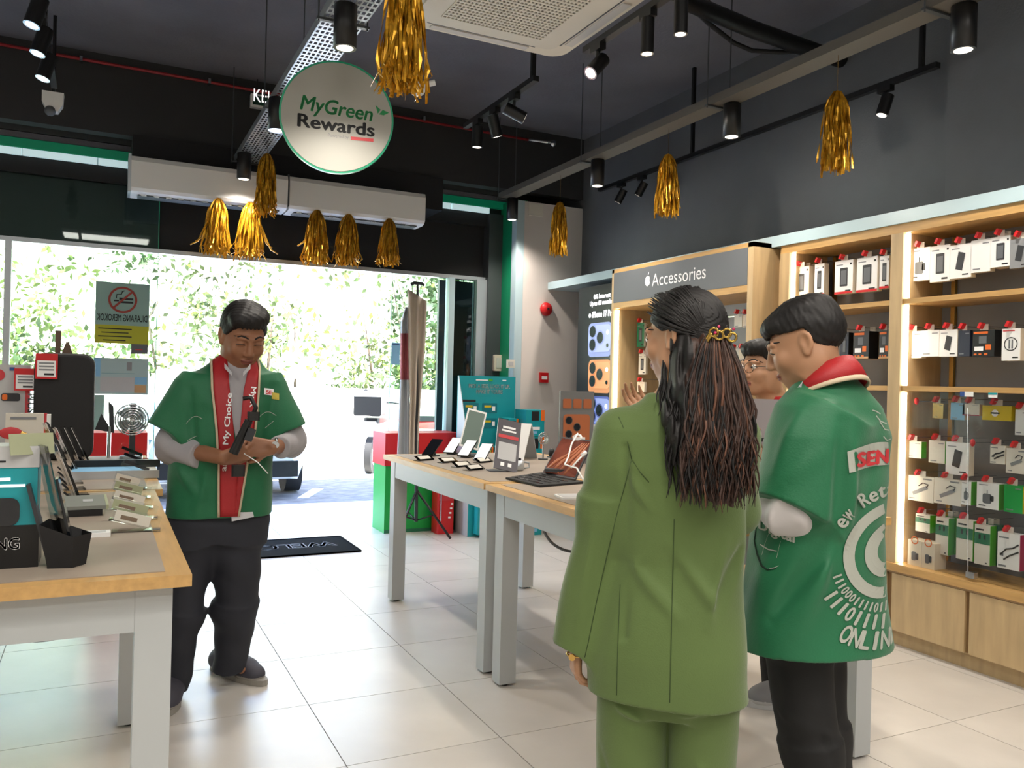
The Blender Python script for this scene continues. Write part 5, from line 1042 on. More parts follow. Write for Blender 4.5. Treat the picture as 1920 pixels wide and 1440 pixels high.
# ================================================================ PEOPLE: bodies and clothes grown from smooth distance fields
def V3(a): return np.array(a, dtype=np.float64)
class Sdf:
    def __init__(s): s.p = []; s.disp = None; s.dmax = 0
    def fn(s, f, k=.01, sub=False): s.p.append((f, k, sub)); return s
    def cap(s, a, b, ra, rb=None, k=.02, sub=False, M=None, fl=None):
        if M is not None: a, b = M @ Vector(a), M @ Vector(b)
        a, b = V3(a), V3(b); rb = ra if rb is None else rb; ab = b-a; L2 = max(ab @ ab, 1e-9)
        if fl is None:
            def f(P):
                t = np.clip((P-a) @ ab/L2, 0, 1); return np.linalg.norm(P-a-t[:, None]*ab, axis=1)-(ra+(rb-ra)*t)
        else:
            n, q = V3(Vector(fl[0]).normalized()), fl[1]   # thinner by factor q along n
            def f(P):
                t = np.clip((P-a) @ ab/L2, 0, 1); d = P-a-t[:, None]*ab; d = d+np.outer(d @ n, n)*(1/q-1); return (np.linalg.norm(d, axis=1)-(ra+(rb-ra)*t))*.8
        return s.fn(f, k, sub)
    def cone(s, a, b, ra, rb, k=.02, fl=None, flare=1):   # flat-ended, for sleeves and trouser legs
        a, b = V3(a), V3(b); ab = b-a; L = np.linalg.norm(ab); u = ab/L; n, q = (V3(Vector(fl[0]).normalized()), fl[1]) if fl else (u*0, 1)
        def f(P):
            t = (P-a) @ u; d = P-a-t[:, None]*u; d = d+np.outer(d @ n, n)*(1/q-1); tt = np.clip(t/L, 0, 1); r = np.linalg.norm(d, axis=1)-(ra+(rb-ra)*tt**flare)
            return np.maximum(r*.85, np.maximum(-t, t-L))
        return s.fn(f, k)
    def ell(s, c, r, k=.01, sub=False, M=None, rot=None):
        r = V3(r); Q = np.eye(3)
        if rot is not None: Q = np.array(rot)
        if M is not None: c = M @ Vector(c); Q = np.array(M.to_3x3().normalized()) @ Q; r = r*M.to_scale()[0]
        c = V3(c)
        def f(P):
            q = (P-c) @ Q; k0 = np.linalg.norm(q/r, axis=1); k1 = np.linalg.norm(q/(r*r), axis=1)+1e-9; return k0*(k0-1)/k1
        return s.fn(f, k, sub)
    def loft(s, sec, k=.02, rot=0, pw=2.3, ends=True):
        sec = sorted(sec); z = V3([q[0] for q in sec]); A = [V3([q[i] for q in sec]) for i in range(1, 5)]; c, sn = math.cos(rot), math.sin(rot)
        def f(P):
            cx, cy, rx, ry = [np.interp(P[:, 2], z, a) for a in A]; X = P[:, 0]-cx; Y = P[:, 1]-cy; x = X*c+Y*sn; y = -X*sn+Y*c
            d = ((np.abs(x/rx)**pw+np.abs(y/ry)**pw)**(1/pw)-1)*np.minimum(rx, ry)
            return np.maximum(d*.9, np.maximum(z[0]-P[:, 2], P[:, 2]-z[-1])) if ends else d*.9
        return s.fn(f, k)
    def ev(s, P, idx=None):
        acc = np.full(len(P), 1e3)
        for i, (f, k, sub) in enumerate(s.p):
            if idx is not None and not idx[i]: continue
            d = f(P)
            if sub: h = np.maximum(k-np.abs(acc+d), 0)/k; acc = np.maximum(acc, -d)+h*h*k*.25
            else: h = np.maximum(k-np.abs(acc-d), 0)/k; acc = np.minimum(acc, d)-h*h*k*.25
        if s.disp is not None: acc = acc-s.disp(P)
        return acc
    def mesh(s, lo, hi, step=.004, zs=None):
        ax = [np.arange(lo[i], hi[i]+step, step) for i in (0, 1)]
        if zs is None: az = np.arange(lo[2], hi[2]+step, step)
        else:   # (z, step) knots: step used from that height upwards
            az = [lo[2]]
            while az[-1] < hi[2]: az.append(az[-1]+[q[1] for q in zs if az[-1] >= q[0]-1e-9][-1])
            az = np.array(az)
        ax.append(az); n = [len(a) for a in ax]; B = 14; vol = np.full(n, 1., dtype=np.float32)
        for i0 in range(0, n[0], B):
            for j0 in range(0, n[1], B):
                for k0 in range(0, n[2], B):
                    X, Y, Z = ax[0][i0:i0+B], ax[1][j0:j0+B], ax[2][k0:k0+B]
                    c = V3([(X[0]+X[-1])/2, (Y[0]+Y[-1])/2, (Z[0]+Z[-1])/2]); Rr = math.sqrt((X[-1]-X[0])**2+(Y[-1]-Y[0])**2+(Z[-1]-Z[0])**2)/2*1.25+step
                    cc = c[None]; ds = [f(cc)[0] for f, k, sb in s.p]; m = min([d for d, q in zip(ds, s.p) if not q[2]])
                    if m > Rr+.03+s.dmax: continue
                    idx = [(d < m+2*Rr+.05) if not q[2] else d < Rr+.04 for d, q in zip(ds, s.p)]
                    if m < -(Rr+.03+s.dmax) and not any(i and q[2] for i, q in zip(idx, s.p)): vol[i0:i0+B, j0:j0+B, k0:k0+B] = -1; continue
                    G = np.stack(np.meshgrid(X, Y, Z, indexing='ij'), -1).reshape(-1, 3)
                    vol[i0:i0+B, j0:j0+B, k0:k0+B] = s.ev(G, idx).reshape(len(X), len(Y), len(Z))
        vol[0], vol[-1], vol[:, 0], vol[:, -1], vol[:, :, 0], vol[:, :, -1] = 1, 1, 1, 1, 1, 1
        ins = vol < 0; cnt = np.zeros([q-1 for q in n], dtype=np.uint8); offs = [(a, b, c) for a in (0, 1) for b in (0, 1) for c in (0, 1)]
        for a, b, c in offs: cnt += ins[a:n[0]-1+a, b:n[1]-1+b, c:n[2]-1+c]
        act = (cnt > 0) & (cnt < 8); I = np.argwhere(act); vid = np.full(cnt.shape, -1, dtype=np.int64); vid[act] = np.arange(len(I))
        cv = {o: vol[I[:, 0]+o[0], I[:, 1]+o[1], I[:, 2]+o[2]] for o in offs}; acc = np.zeros((len(I), 3)); w = np.zeros(len(I))
        for o in offs:
            for a in range(3):
                if o[a]: continue
                p = list(o); p[a] = 1; p = tuple(p); v0, v1 = cv[o], cv[p]; cr = (v0 < 0) != (v1 < 0); t = np.where(cr, v0/np.where(cr, v0-v1, 1), 0); q = np.tile(np.array(o, float), (len(I), 1)); q[:, a] = t; acc += q*cr[:, None]; w += cr
        F = acc/w[:, None]; V = np.stack([ax[a][I[:, a]]+F[:, a]*(ax[a][np.minimum(I[:, a]+1, n[a]-1)]-ax[a][I[:, a]]) for a in range(3)], 1)
        quads = []
        for a in range(3):
            b, c = (a+1) % 3, (a+2) % 3; sl0 = [slice(None)]*3; sl1 = [slice(None)]*3; sl0[a] = slice(0, n[a]-1); sl1[a] = slice(1, n[a]); s0, s1 = ins[tuple(sl0)], ins[tuple(sl1)]
            E = np.argwhere(s0 != s1); E = E[(E[:, b] > 0) & (E[:, c] > 0) & (E[:, b] < n[b]-1) & (E[:, c] < n[c]-1)]; sg = s0[E[:, 0], E[:, 1], E[:, 2]]
            def vi(db, dc): q = E.copy(); q[:, b] -= db; q[:, c] -= dc; return vid[q[:, 0], q[:, 1], q[:, 2]]
            Q = np.stack([vi(1, 1), vi(0, 1), vi(0, 0), vi(1, 0)], 1); Q[~sg] = Q[~sg][:, ::-1]; quads.append(Q)
        Q = np.concatenate(quads); Q = Q[(Q >= 0).all(1)]; return V, Q
def np_mesh(name, V, Q, mats, parent, mi=None, smooth_it=0):
    if smooth_it:
        for _ in range(smooth_it):
            A = np.zeros_like(V); c = np.zeros(len(V))
            for i in range(4): np.add.at(A, Q[:, i], V[Q[:, (i+1) % 4]]); np.add.at(c, Q[:, i], 1)
            V = V*.4+A/np.maximum(c, 1)[:, None]*.6
    me = bpy.data.meshes.new(name); me.vertices.add(len(V)); me.vertices.foreach_set('co', V.astype(np.float32).ravel()); me.loops.add(len(Q)*4); me.loops.foreach_set('vertex_index', Q.astype(np.int32).ravel())
    me.polygons.add(len(Q)); me.polygons.foreach_set('loop_start', np.arange(len(Q))*4); me.polygons.foreach_set('use_smooth', np.ones(len(Q), bool))
    if mi is not None: me.polygons.foreach_set('material_index', mi.astype(np.int32))
    for m in mats: me.materials.append(MATS[m])
    me.update(); o = link(me, name, parent); return o, V, Q
def bvh(V, Q): return BVHTree.FromPolygons([tuple(v) for v in V], [tuple(q) for q in Q])
def patch(T, name, mat_, bv, rows, d, off, n=5, back=1.0, thick=0):
    """rows of (point_left, point_right): cloth strip laid on a surface, cast along d"""
    d = Vector(d).normalized(); g = []
    for a, b in rows:
        r = []
        for i in range(n+1):
            p = Vector(a).lerp(Vector(b), i/n); h = bv.ray_cast(p-d*back, d); r.append(h[0]+h[1]*off*.4-d*off*.6 if h[0] is not None else None)
        g.append(r)
    vs = []; ix = {}; fs = []
    for j, r in enumerate(g):
        for i, p in enumerate(r):
            if p is not None: ix[j, i] = len(vs); vs.append(p)
    for j in range(len(g)-1):
        for i in range(n):
            q = [(j, i), (j, i+1), (j+1, i+1), (j+1, i)]
            if all(k in ix for k in q): fs.append(tuple(ix[k] for k in q))
    if not fs: return None
    mb = MB(mat_); mb.add(vs, fs, True); o = mb.build(name, T)
    if thick: m = o.modifiers.new('s', 'SOLIDIFY'); m.thickness = thick; m.offset = 1
    return o
def cast_text(T, name, mat_, bv, items, d, off=.004, back=1.0):
    """items: (kind, args) flat shapes cast on a surface. verts given as 3-D points on a plane in front"""
    d = Vector(d).normalized(); mb = MB(mat_)
    for vs, fs in items:
        hit = [bv.ray_cast(Vector(v)-d*back, d) for v in vs]; ok = [h[0] is not None for h in hit]; keep = [f for f in fs if all(ok[i] for i in f)]
        pts = [(h[0]-d*off) if h[0] is not None else Vector(v) for h, v in zip(hit, vs)]
        used = sorted({i for f in keep for i in f}); m = {k: i for i, k in enumerate(used)}
        mb.add([pts[i] for i in used], [tuple(m[i] for i in f) for f in keep], False)
    return mb.build(name, T) if mb.f else None
def text_pts(t, o, xd, yd, h, width=None, anchor='l', arc=None):
    m = MB(); m.text(t, o, xd, yd, h, width, anchor); return m.v, m.f
# ---- head -------------------------------------------------------------------
def headM(c, front, up=(0, 0, 1), sc=1):
    f = -Vector(front).normalized(); x = f.cross(Vector(up)).normalized(); z = x.cross(f); # local -Y is the face
    x = f.cross(z); M_ = Matrix((( x.x, f.x, z.x, c[0]), (x.y, f.y, z.y, c[1]), (x.z, f.z, z.z, c[2]), (0, 0, 0, 1)))
    return M_ @ Matrix.Diagonal((sc, sc, sc, 1))
def add_head(S, M, neck, fem=False, eyes_shut=False):
    s = M.to_scale()[0]
    def E(c, r, k=.012, sub=False, rot=None): S.ell(c, r, k*s, sub, M, rot)
    def Cp(a, b, ra, rb, k=.012, sub=False): S.cap(a, b, ra*s, rb*s, k*s, sub, M)
    E((0, .014, .030), (.074, .092, .083), .02); E((0, -.028, -.035), (.060 if not fem else .056, .062, .070), .03)
    E((0, -.052, -.085), (.030 if not fem else .024, .030, .024), .028); E((.052, -.0, -.055), (.018, .04, .04), .03); E((-.052, 0, -.055), (.018, .04, .04), .03)
    for q in (-1, 1):
        E((q*.036, -.062, -.028), (.024, .022, .026), .02); Cp((q*.012, -.084, .022), (q*.045, -.074, .022), .010, .008, .012)
        E((q*.031, -.099, .002), (.015, .016, .011), .012, True)
        E((q*.031, -.073, .001), (.0155, .0155, .0135), .006)
        E((q*.0775, .012, -.004), (.0075, .019, .031), .008, rot=Matrix.Rotation(q*R(-18), 3, 'Z') @ Matrix.Rotation(R(-10), 3, 'X')); E((q*.083, .008, .0), (.006, .010, .016), .006, True); E((q*.078, .004, -.030), (.006, .009, .010), .006)
        E((q*.0115, -.094, -.037), (.0085, .010, .007), .008)
    Cp((0, -.083, .016), (0, -.104, -.030), .0075, .0115, .010)
    E((0, -.085, -.0615), (.024, .012, .0062), .006); E((0, -.083, -.0725), (.020, .012, .0068), .006); Cp((-.022, -.097, -.067), (.022, -.097, -.067), .002, .002, .004, True)
    S.cap(M @ Vector((0, .022, -.055)), neck, .052*s if not fem else .045*s, .060*s if not fem else .052*s, .03)
def face_parts(T, M, V, Q, mb_skin, gl=False, shut=False):
    bv = bvh(V, Q); L = lambda p: M @ Vector(p); d = (M.to_3x3() @ Vector((0, 1, 0))).normalized(); s = M.to_scale()[0]
    def stroke(name, mat_, pts, r, sink=.0):
        out = []
        for p in pts:
            h = bv.ray_cast(L(p)-d*.1, d)
            if h[0] is not None: out.append(h[0]-d*(r[0] if isinstance(r, list) else r)*.3)
        if len(out) > 1: MB(mat_).tube(out, r if not isinstance(r, list) else r[:len(out)], 6).build(name, T)
    for q in (-1, 1):
        stroke('eyebrow', 'hair', [(q*x, -.2, z) for x, z in ((.012, .026), (.022, .030), (.034, .031), (.046, .027), (.053, .021))], [.0026*s, .0036*s, .0034*s, .0026*s, .0012*s])
        stroke('lash_line', 'black', [(q*x, -.2, z-(.004 if shut else 0)) for x, z in ((.017, .001), (.024, .0055), (.033, .0065), (.041, .0035), (.047, -.001))], .0013*s)
        if not shut:
            w = MB('eye_white'); w.sphere(L((q*.031, -.0752, .001)), .0142*s, 14, 8); w.build('eyeball', T); i = MB('black'); c = L((q*.031-.002, -.0885, .0)); i.sphere(c, .0048*s, 10, 6); i.build('iris', T)
    bvm = [(x, -.2, -.067+z) for x, z in ((-.022, .0), (-.012, .0015), (0, 0.0), (.012, .0015), (.022, .0))]; stroke('mouth_line', 'mouth_dark', bvm, .0011*s)
    if gl:
        for q in (-1, 1):
            c = L((q*.033, -.108, -.002)); X = M.to_3x3() @ Vector((1, 0, 0)); Z = M.to_3x3() @ Vector((0, 0, 1)); g = MB('steel_dark'); g.tube([c+X.normalized()*.026*s*math.cos(a*math.pi/12)+Z.normalized()*.021*s*math.sin(a*math.pi/12) for a in range(25)], .0011, 5, cap=False); g.tube([L((q*.059, -.106, .003)), L((q*.078, -.02, .004)), L((q*.079, .02, .0))], .0013, 5); g.build('glasses_frame', T)
        MB('steel_dark').tube([L((-.008, -.109, .002)), L((0, -.112, .004)), L((.008, -.109, .002))], .0012, 5).build('glasses_bridge', T)
def lips_idx(M, V, Q):
    Mi = np.array(M.inverted()); c = V[Q].mean(1); p = c @ Mi[:3, :3].T+Mi[:3, 3]
    return ((np.abs(p[:, 0]) < .023) & (p[:, 1] < -.083) & (p[:, 2] < -.0565-.1*np.abs(p[:, 0])) & (p[:, 2] > -.0785+.25*np.abs(p[:, 0]))).astype(int)
def short_hair(T, M, name='hair', line=None, vol=1.0, quiff=None, step=.0035):
    S = Sdf(); s = M.to_scale()[0]; S.ell((0, .018, .036), (.083, .100, .088*vol), .01, False, M); Mi = np.array(M.inverted())
    for c, r in (quiff or []): S.ell(c, r, .025, False, M)
    ys = V3([-.12, -.085, -.06, -.045, -.02, .0, .018, .03, .06, .12]); zs = V3(line or [.062, .058, .052, .036, .004, .010, .034, -.035, -.062, -.075]); old = list(S.p)
    base = Sdf(); base.p = old
    def f(P):
        q = P @ Mi[:3, :3].T+Mi[:3, 3]; d = base.ev(P); zl = np.interp(q[:, 1], ys, zs)+.004*np.sin(q[:, 0]*420)*np.clip(-q[:, 1]*12, 0, 1); st = .0011*np.sin(np.arctan2(q[:, 0], q[:, 1]+.03)*58+q[:, 2]*80)*np.sin(q[:, 2]*150+q[:, 0]*90+q[:, 1]*60)+.0012*np.sin(q[:, 0]*210+q[:, 1]*120)*np.sin(q[:, 1]*190+q[:, 2]*100)
        return np.maximum(d+st, (zl-q[:, 2])*s)
    S.p = [(f, .005, False)]; c = M @ Vector((0, 0, .04)); V, Q = S.mesh((c.x-.15, c.y-.15, c.z-.16), (c.x+.15, c.y+.15, c.z+.14), step); o, V, Q = np_mesh(name, V, Q, ['hair'], T, smooth_it=1)
    return o
# ---- hand -------------------------------------------------------------------
def add_hand(S, wrist, d, n, side, curl=(25, 35, 25), thumb=(0, 25), sc=1.0, spread=.0):
    """d: along the hand, n: out of the palm, side +1/-1: thumb towards d x n times side"""
    d, n = Vector(d).normalized(), Vector(n); n = (n-d*n.dot(d)).normalized(); t = d.cross(n)*side; W_ = Vector(wrist)
    offs = (.030, .010, -.010, -.029); Ls = ((.042, .025, .021), (.046, .029, .022), (.042, .027, .021), (.033, .020, .018)); K = []
    for o, m in zip(offs, (.086, .088, .084, .077)):
        b = W_+(t*o*.55)*sc; kn = W_+(d*m+t*o)*sc; S.cap(b, kn, .0135*sc, .0115*sc, .012); K.append(kn)
    S.cap(W_+t*.022*sc+d*.02*sc, W_+(d*.05+t*.030+n*.006)*sc, .014*sc, .013*sc, .012)
    for i, (kn, L) in enumerate(zip(K, Ls)):
        a = 0; p = kn; sp = (i-1.5)*-spread
        for j, l in enumerate(L):
            cu = curl[j] if not isinstance(curl[0], (tuple, list)) else curl[i][j]
            a += R(cu); dd = (d*math.cos(a)+n*math.sin(a)+t*sp).normalized(); q = p+dd*l*sc; S.cap(p, q, (.0092-.0012*j)*sc*(.9 if i == 3 else 1), (.0082-.0012*j)*sc*(.9 if i == 3 else 1), .003); p = q
    p = W_+(d*.028+t*.030+n*.006)*sc; a = R(thumb[0])
    for j, l in enumerate((.034, .030)):
        dd = (d*.62+t*.70*math.cos(a)+n*(.25+math.sin(a))).normalized() if j == 0 else (d*.86+t*.25+n*math.sin(R(thumb[1]))*.8).normalized(); q = p+dd*l*sc; S.cap(p, q, (.0115-.0018*j)*sc, (.0100-.0018*j)*sc, .006); p = q
def fit(T, s): T.scale = (s, s, s); T.location.z = CAM_H*(1-s)
def shoe(T, heel, toe, w, mu, ms, name='shoe'):
    zf = -T.location.z/T.scale[0]; h, t = Vector(heel), Vector(toe); h.z = t.z = zf; d = (t-h); L = d.length; d.normalize(); s_ = Vector((-d.y, d.x, 0)); S = Sdf()
    P_ = lambda a, z, l=0: h+d*(a*L)+Vector((0, 0, z))+s_*l
    S.cap(P_(.16, .052), P_(.80, .036), w*.50, w*.46, .03, fl=((0, 0, 1), .85)); S.cap(P_(.22, .07), P_(.28, .11), w*.46, w*.44, .04); S.cap(P_(.35, .07), P_(.65, .05), w*.42, w*.42, .04)
    S.fn(lambda P: P[:, 2]-(.016), .002, True) if False else None
    lo = np.minimum(V3(h), V3(t))-.08; hi = np.maximum(V3(h), V3(t))+.08; V, Q = S.mesh((lo[0], lo[1], zf+.012), (hi[0], hi[1], zf+.17), .006); mi = (V[Q].mean(1)[:, 2] < zf+.034).astype(int); o, _, _ = np_mesh(name, V, Q, [mu, ms], T, mi)
    pts = []; n = 24
    for k in range(n):
        a = 2*math.pi*k/n; x = .5+.52*math.cos(a); y = math.sin(a)*(.50 if x > .5 else .44); pts.append(h+d*(x*L)+s_*(y*w*1.05))
    MB(ms).add([(p.x, p.y, zf+.001) for p in pts]+[(p.x, p.y, zf+.026) for p in pts], [(k, (k+1) % n, n+(k+1) % n, n+k) for k in range(n)]+[tuple(range(n))[::-1], tuple(range(n, 2*n))]).build('shoe_sole', T)
def legs_body(S, hip, legs, r=(.075, .055, .04)):
    for hp, kn, an, ft in legs:
        S.cap(hp, kn, r[0], r[1], .03); S.cap(kn, an, r[1], r[2]*.8, .03); S.cap(an, Vector(an).lerp(Vector(ft), .45), r[2]*.75, .018, .02)
def figure(name, label, origin, az):
    return thing(name, label, 'person', origin, rotz=-az)
def wob(*terms):
    def f(P):
        a = np.zeros(len(P))
        for amp, kx, ky, kz, ph in terms: a += amp*np.sin(P[:, 0]*kx+P[:, 1]*ky+P[:, 2]*kz+ph)
        return a
    return f
def folds(F):
    """F: list of (point, point, width, depth) soft cloth ridges (+) or grooves (-) along segments"""
    def f(P):
        a = np.zeros(len(P))
        for p, q, w, dp in F:
            p, q = V3(p), V3(q); ab = q-p; t = np.clip((P-p) @ ab/(ab @ ab), 0, 1); d2 = ((P-p-t[:, None]*ab)**2).sum(1); a += 1.5*dp*np.exp(-d2/(w*w))*(.35+.65*np.sin(np.pi*np.clip(t, .02, .98)))
        return a
    return f
def plus(*fs): return lambda P: sum(f(P) for f in fs)
def azu(u): return YAW+math.atan((u-960)/FPX)

# ---------------------------------------------------------------- MAN AT THE DOOR
def man_door():
    o = pz(425, 1301, 0); T = figure('person', 'man in green coat with red lapels, standing by the entrance looking down', o, azu(425))
    M = headM((.032, -.05, 1.535), (.30, -1, -.50), sc=1.14); neck = Vector((.0, .015, 1.40)); B = Sdf(); add_head(B, M, neck, eyes_shut=True)
    B.loft([(.84, -.055, 0, .17, .11), (1.0, -.045, 0, .16, .11), (1.2, -.02, 0, .17, .11), (1.33, -.01, 0, .16, .085), (1.40, 0, .01, .08, .06)], .04)
    WL, WR = Vector((-.035, -.25, 1.035)), Vector((.150, -.225, 1.075))
    B.cap((-.15, 0, 1.33), (-.225, .0, 1.06), .05, .042, .03); B.cap((-.225, 0, 1.06), WL, .044, .029, .02, fl=((0, 0, 1), .95)); B.cap((.14, 0, 1.33), (.225, .0, 1.07), .05, .042, .03); B.cap((.225, 0, 1.07), WR, .044, .028, .02)
    legs = [((-.14, 0, .82), (-.18, -.02, .46), (-.215, .02, .09), (-.22, -.12, .05)), ((.01, 0, .82), (.03, .03, .46), (.01, .12, .09), (.12, .03, .05))]; legs_body(B, None, legs)
    add_hand(B, WL, (.90, -.10, .30), (.15, .75, .5), -1, curl=((35, 45, 30), (40, 50, 30), (45, 50, 35), (50, 50, 35)), thumb=(10, 20), sc=1.02)
    add_hand(B, WR, (-.98, -.18, .06), (-.2, .8, -.1), 1, curl=((20, 30, 20), (25, 35, 25), (30, 40, 30), (35, 45, 30)), thumb=(15, 30), sc=1.02)
    V, Q = B.mesh((-.36, -.42, 0), (.36, .24, 1.72), .0038, [(0, .008), (.98, .0034), (1.16, .008), (1.36, .0034)]); mi = lips_idx(M, V, Q); b, V, Q = np_mesh('body', V, Q, ['skin1', 'lip1'], T, mi, smooth_it=1)
    face_parts(T, M, V, Q, None, shut=True)
    short_hair(T, M, vol=1.08, quiff=[((0, -.040, .082), (.066, .045, .028)), ((.015, -.005, .095), (.06, .07, .026)), ((-.035, -.045, .08), (.036, .036, .026))], line=[.062, .060, .056, .036, .006, .008, .034, -.03, -.06, -.07])
    # trousers
    P_ = Sdf(); P_.loft([(.66, -.06, 0, .180, .105), (.74, -.06, 0, .198, .125), (.88, -.055, 0, .19, .125)], .08)
    P_.cap((-.152, 0, .74), (-.185, -.01, .34), .100, .076, .06); P_.cone((-.184, -.01, .36), (-.212, .01, .03), .077, .060, .04); P_.cap((.035, 0, .74), (.030, .05, .36), .106, .088, .06); P_.cone((.031, .05, .38), (.012, .105, .075), .089, .070, .04)
    P_.disp = plus(wob((.003, 12, 9, 26, 0), (.002, 22, -12, 44, 1)), folds([((-.25, -.1, .12), (-.14, -.1, .16), .015, .007), ((-.25, -.1, .2), (-.15, -.1, .23), .015, .005), ((-.04, -.04, .14), (.09, -.04, .17), .016, .008), ((-.05, -.02, .22), (.09, -.05, .25), .014, .006), ((-.06, -.12, .60), (.1, -.12, .50), .02, .006), ((-.05, -.12, .58), (-.2, -.1, .48), .02, .006)])); P_.dmax = .01
    V, Q = P_.mesh((-.34, -.2, .02), (.22, .22, .90), .006); np_mesh('trousers', V, Q, ['trouser'], T)
    # shirt: sleeves, collar and tail
    S = Sdf(); S.loft([(.80, -.04, 0, .195, .13), (1.1, -.03, 0, .185, .125), (1.3, -.01, 0, .18, .105), (1.40, 0, .0, .085, .075)], .03)
    S.cap((-.19, 0, 1.25), (-.235, -.0, 1.07), .065, .068, .02); S.cone((-.25, .01, 1.065), (-.125, -.135, 1.035), .074, .056, .03); S.cap((.17, 0, 1.25), (.235, 0, 1.09), .06, .062, .02); S.cone((.245, .01, 1.08), (.185, -.155, 1.07), .066, .046, .03)
    S.disp = plus(wob((.002, 60, 20, 30, 0), (.0015, 30, 90, -50, 1)), folds([((-.28, -.02, 1.10), (-.16, -.12, 1.0), .012, .006), ((-.24, -.08, 1.10), (-.2, -.04, 1.0), .012, -.006), ((.27, -.02, 1.12), (.2, -.1, 1.04), .012, .006)])); S.dmax = .01
    V, Q = S.mesh((-.36, -.24, .78), (.34, .18, 1.43), .005); np_mesh('shirt', V, Q, ['shirt'], T); sb = bvh(V, Q)
    # green coat
    J = Sdf(); J.loft([(.775, -.046, 0, .216, .152), (.95, -.044, 0, .213, .157), (1.1, -.035, 0, .215, .158), (1.25, -.018, 0, .205, .145), (1.345, -.012, 0, .19, .118), (1.40, -.005, .0, .125, .092), (1.455, .01, .025, .076, .066)], .03)
    J.cone((-.13, 0, 1.34), (-.245, -.02, 1.115), .085, .105, .05, fl=((0, 1, 0), .9)); J.cone((.115, 0, 1.345), (.215, -.02, 1.125), .085, .092, .05, fl=((0, 1, 0), .9))
    J.cap((0, -.20, 1.5), (0, -.12, 1.42), .06, .05, .03, True)
    J.disp = plus(wob((.003, 16, 10, 9, 0), (.002, -11, 7, 23, 2)), folds([((-.17, -.1, 1.30), (-.13, -.16, .85), .02, -.010), ((-.20, -.1, 1.12), (-.08, -.15, 1.0), .02, .008), ((-.22, -.12, .98), (-.12, -.15, .86), .02, .007), ((-.14, -.1, 1.3), (-.09, -.13, 1.24), .02, .006), ((.16, -.1, 1.32), (.10, -.15, .85), .022, -.009), ((.2, -.1, 1.1), (.1, -.15, 1.02), .02, .008), ((-.1, -.15, .95), (-.14, -.15, .8), .02, .008)])); J.dmax = .018
    V, Q = J.mesh((-.38, -.24, .765), (.34, .22, 1.47), .0052); o_, V, Q = np_mesh('coat', V, Q, ['jacket_green'], T, smooth_it=1); jb = bvh(V, Q)
    px_ = lambda u: (u-425)/437; pz_ = lambda v: (1301-v)/437; D = (0, 1, 0)
    def rows(L): return [((px_(a), 0, pz_(v)), (px_(b), 0, pz_(v))) for a, b, v in L]
    def dens(L, n=6):
        out = []
        for (a, b, v), (a2, b2, v2) in zip(L, L[1:]): out += [(a+(a2-a)*i/n, b+(b2-b)*i/n, v+(v2-v)*i/n) for i in range(n)]
        return out+[L[-1]]
    ll = dens([(394, 404, 662), (386, 412, 680), (389, 417, 730), (398, 425, 800), (403, 432, 865), (405, 436, 958)]); rl = dens([(450, 462, 668), (449, 467, 690), (441, 466, 730), (436, 461, 800), (436, 449, 860), (430, 436, 958)])
    patch(T, 'shirt_front', 'shirt', jb, rows(dens([(404, 452, 676), (412, 450, 700), (417, 444, 730), (424, 438, 790), (430, 436, 820)])), D, .004, 6)
    patch(T, 'lapel', 'lapel', jb, rows(ll), D, .009, 5, thick=.003); patch(T, 'lapel', 'lapel', jb, rows(rl), D, .009, 5, thick=.003)
    patch(T, 'lapel_panel', 'lapel', jb, rows(dens([(430, 437, 826), (433, 437, 865), (434, 432, 958)])), D, .007, 3)
    patch(T, 'piping', 'piping', jb, rows([(a-3.5, a+.5, v) for a, b, v in ll]), D, .013, 2, thick=.003); patch(T, 'piping', 'piping', jb, rows([(b-.5, b+3, v) for a, b, v in rl]), D, .013, 2, thick=.003)
    for a, b in (((407, 686), (420, 702)), ((452, 686), (439, 702))):
        q0, q1 = Vector((px_(a[0]), -.105, pz_(a[1]-4))), Vector((px_(b[0]), -.158, pz_(b[1]))); MB('white_collar').poly([q0, q0+Vector((0, -.01, -.022)), q1+Vector((0, -.008, -.008)), q1+Vector((0, 0, .008))], off=(0, .003, 0)).build('collar', T)
    items = [text_pts('ards, My Choice', (px_(414), 0, pz_(876)), (.05, 0, 1), (-1, 0, .05), .021, width=.32)]; items.append(text_pts('My R', (px_(454), 0, pz_(724)), (-.05, 0, -1), (1, 0, -.05), .021, width=.085)); items.append(text_pts('N', (px_(404), 0, pz_(884)), (0, 0, 1), (-1, 0, 0), .012))
    cast_text(T, 'lettering', 'ink_white', jb, items[:2], D, .014)
    def line(pts, w): 
        vs = []; 
        for i, p in enumerate(pts): vs += [(p[0], 0, p[1]-w), (p[0], 0, p[1]+w)]
        return vs, [(2*i, 2*i+1, 2*i+3, 2*i+2) for i in range(len(pts)-1)]
    arcs = [line([(px_(345+k*4.5), pz_(792-9*math.sin(k*.5)-k*1.2)) for k in range(7)], .0014), line([(px_(466+k*4.2), pz_(783-9*math.sin(k*.42)-k)) for k in range(9)], .0014), line([(px_(480+k*3), pz_(800-k*2.6)) for k in range(6)], .0014), line([(px_(348+k*3), pz_(822-k*1.6)) for k in range(6)], .0014)]
    cast_text(T, 'line_print', 'print_white', jb, arcs, D, .003)
    bq = lambda u0, v0, u1, v1: ([(px_(u0), 0, pz_(v0)), (px_(u1), 0, pz_(v0+2)), (px_(u1), 0, pz_(v1+2)), (px_(u0), 0, pz_(v1))], [(0, 3, 2, 1)])
    cast_text(T, 'chest_badge', 'ink_white', jb, [bq(477, 726, 494, 738)], D, .004); cast_text(T, 'badge_print', 'red', jb, [text_pts('SE', (px_(480), 0, pz_(736.5)), (1, 0, -.1), (0, 0, 1), .016, width=.028)], D, .006)
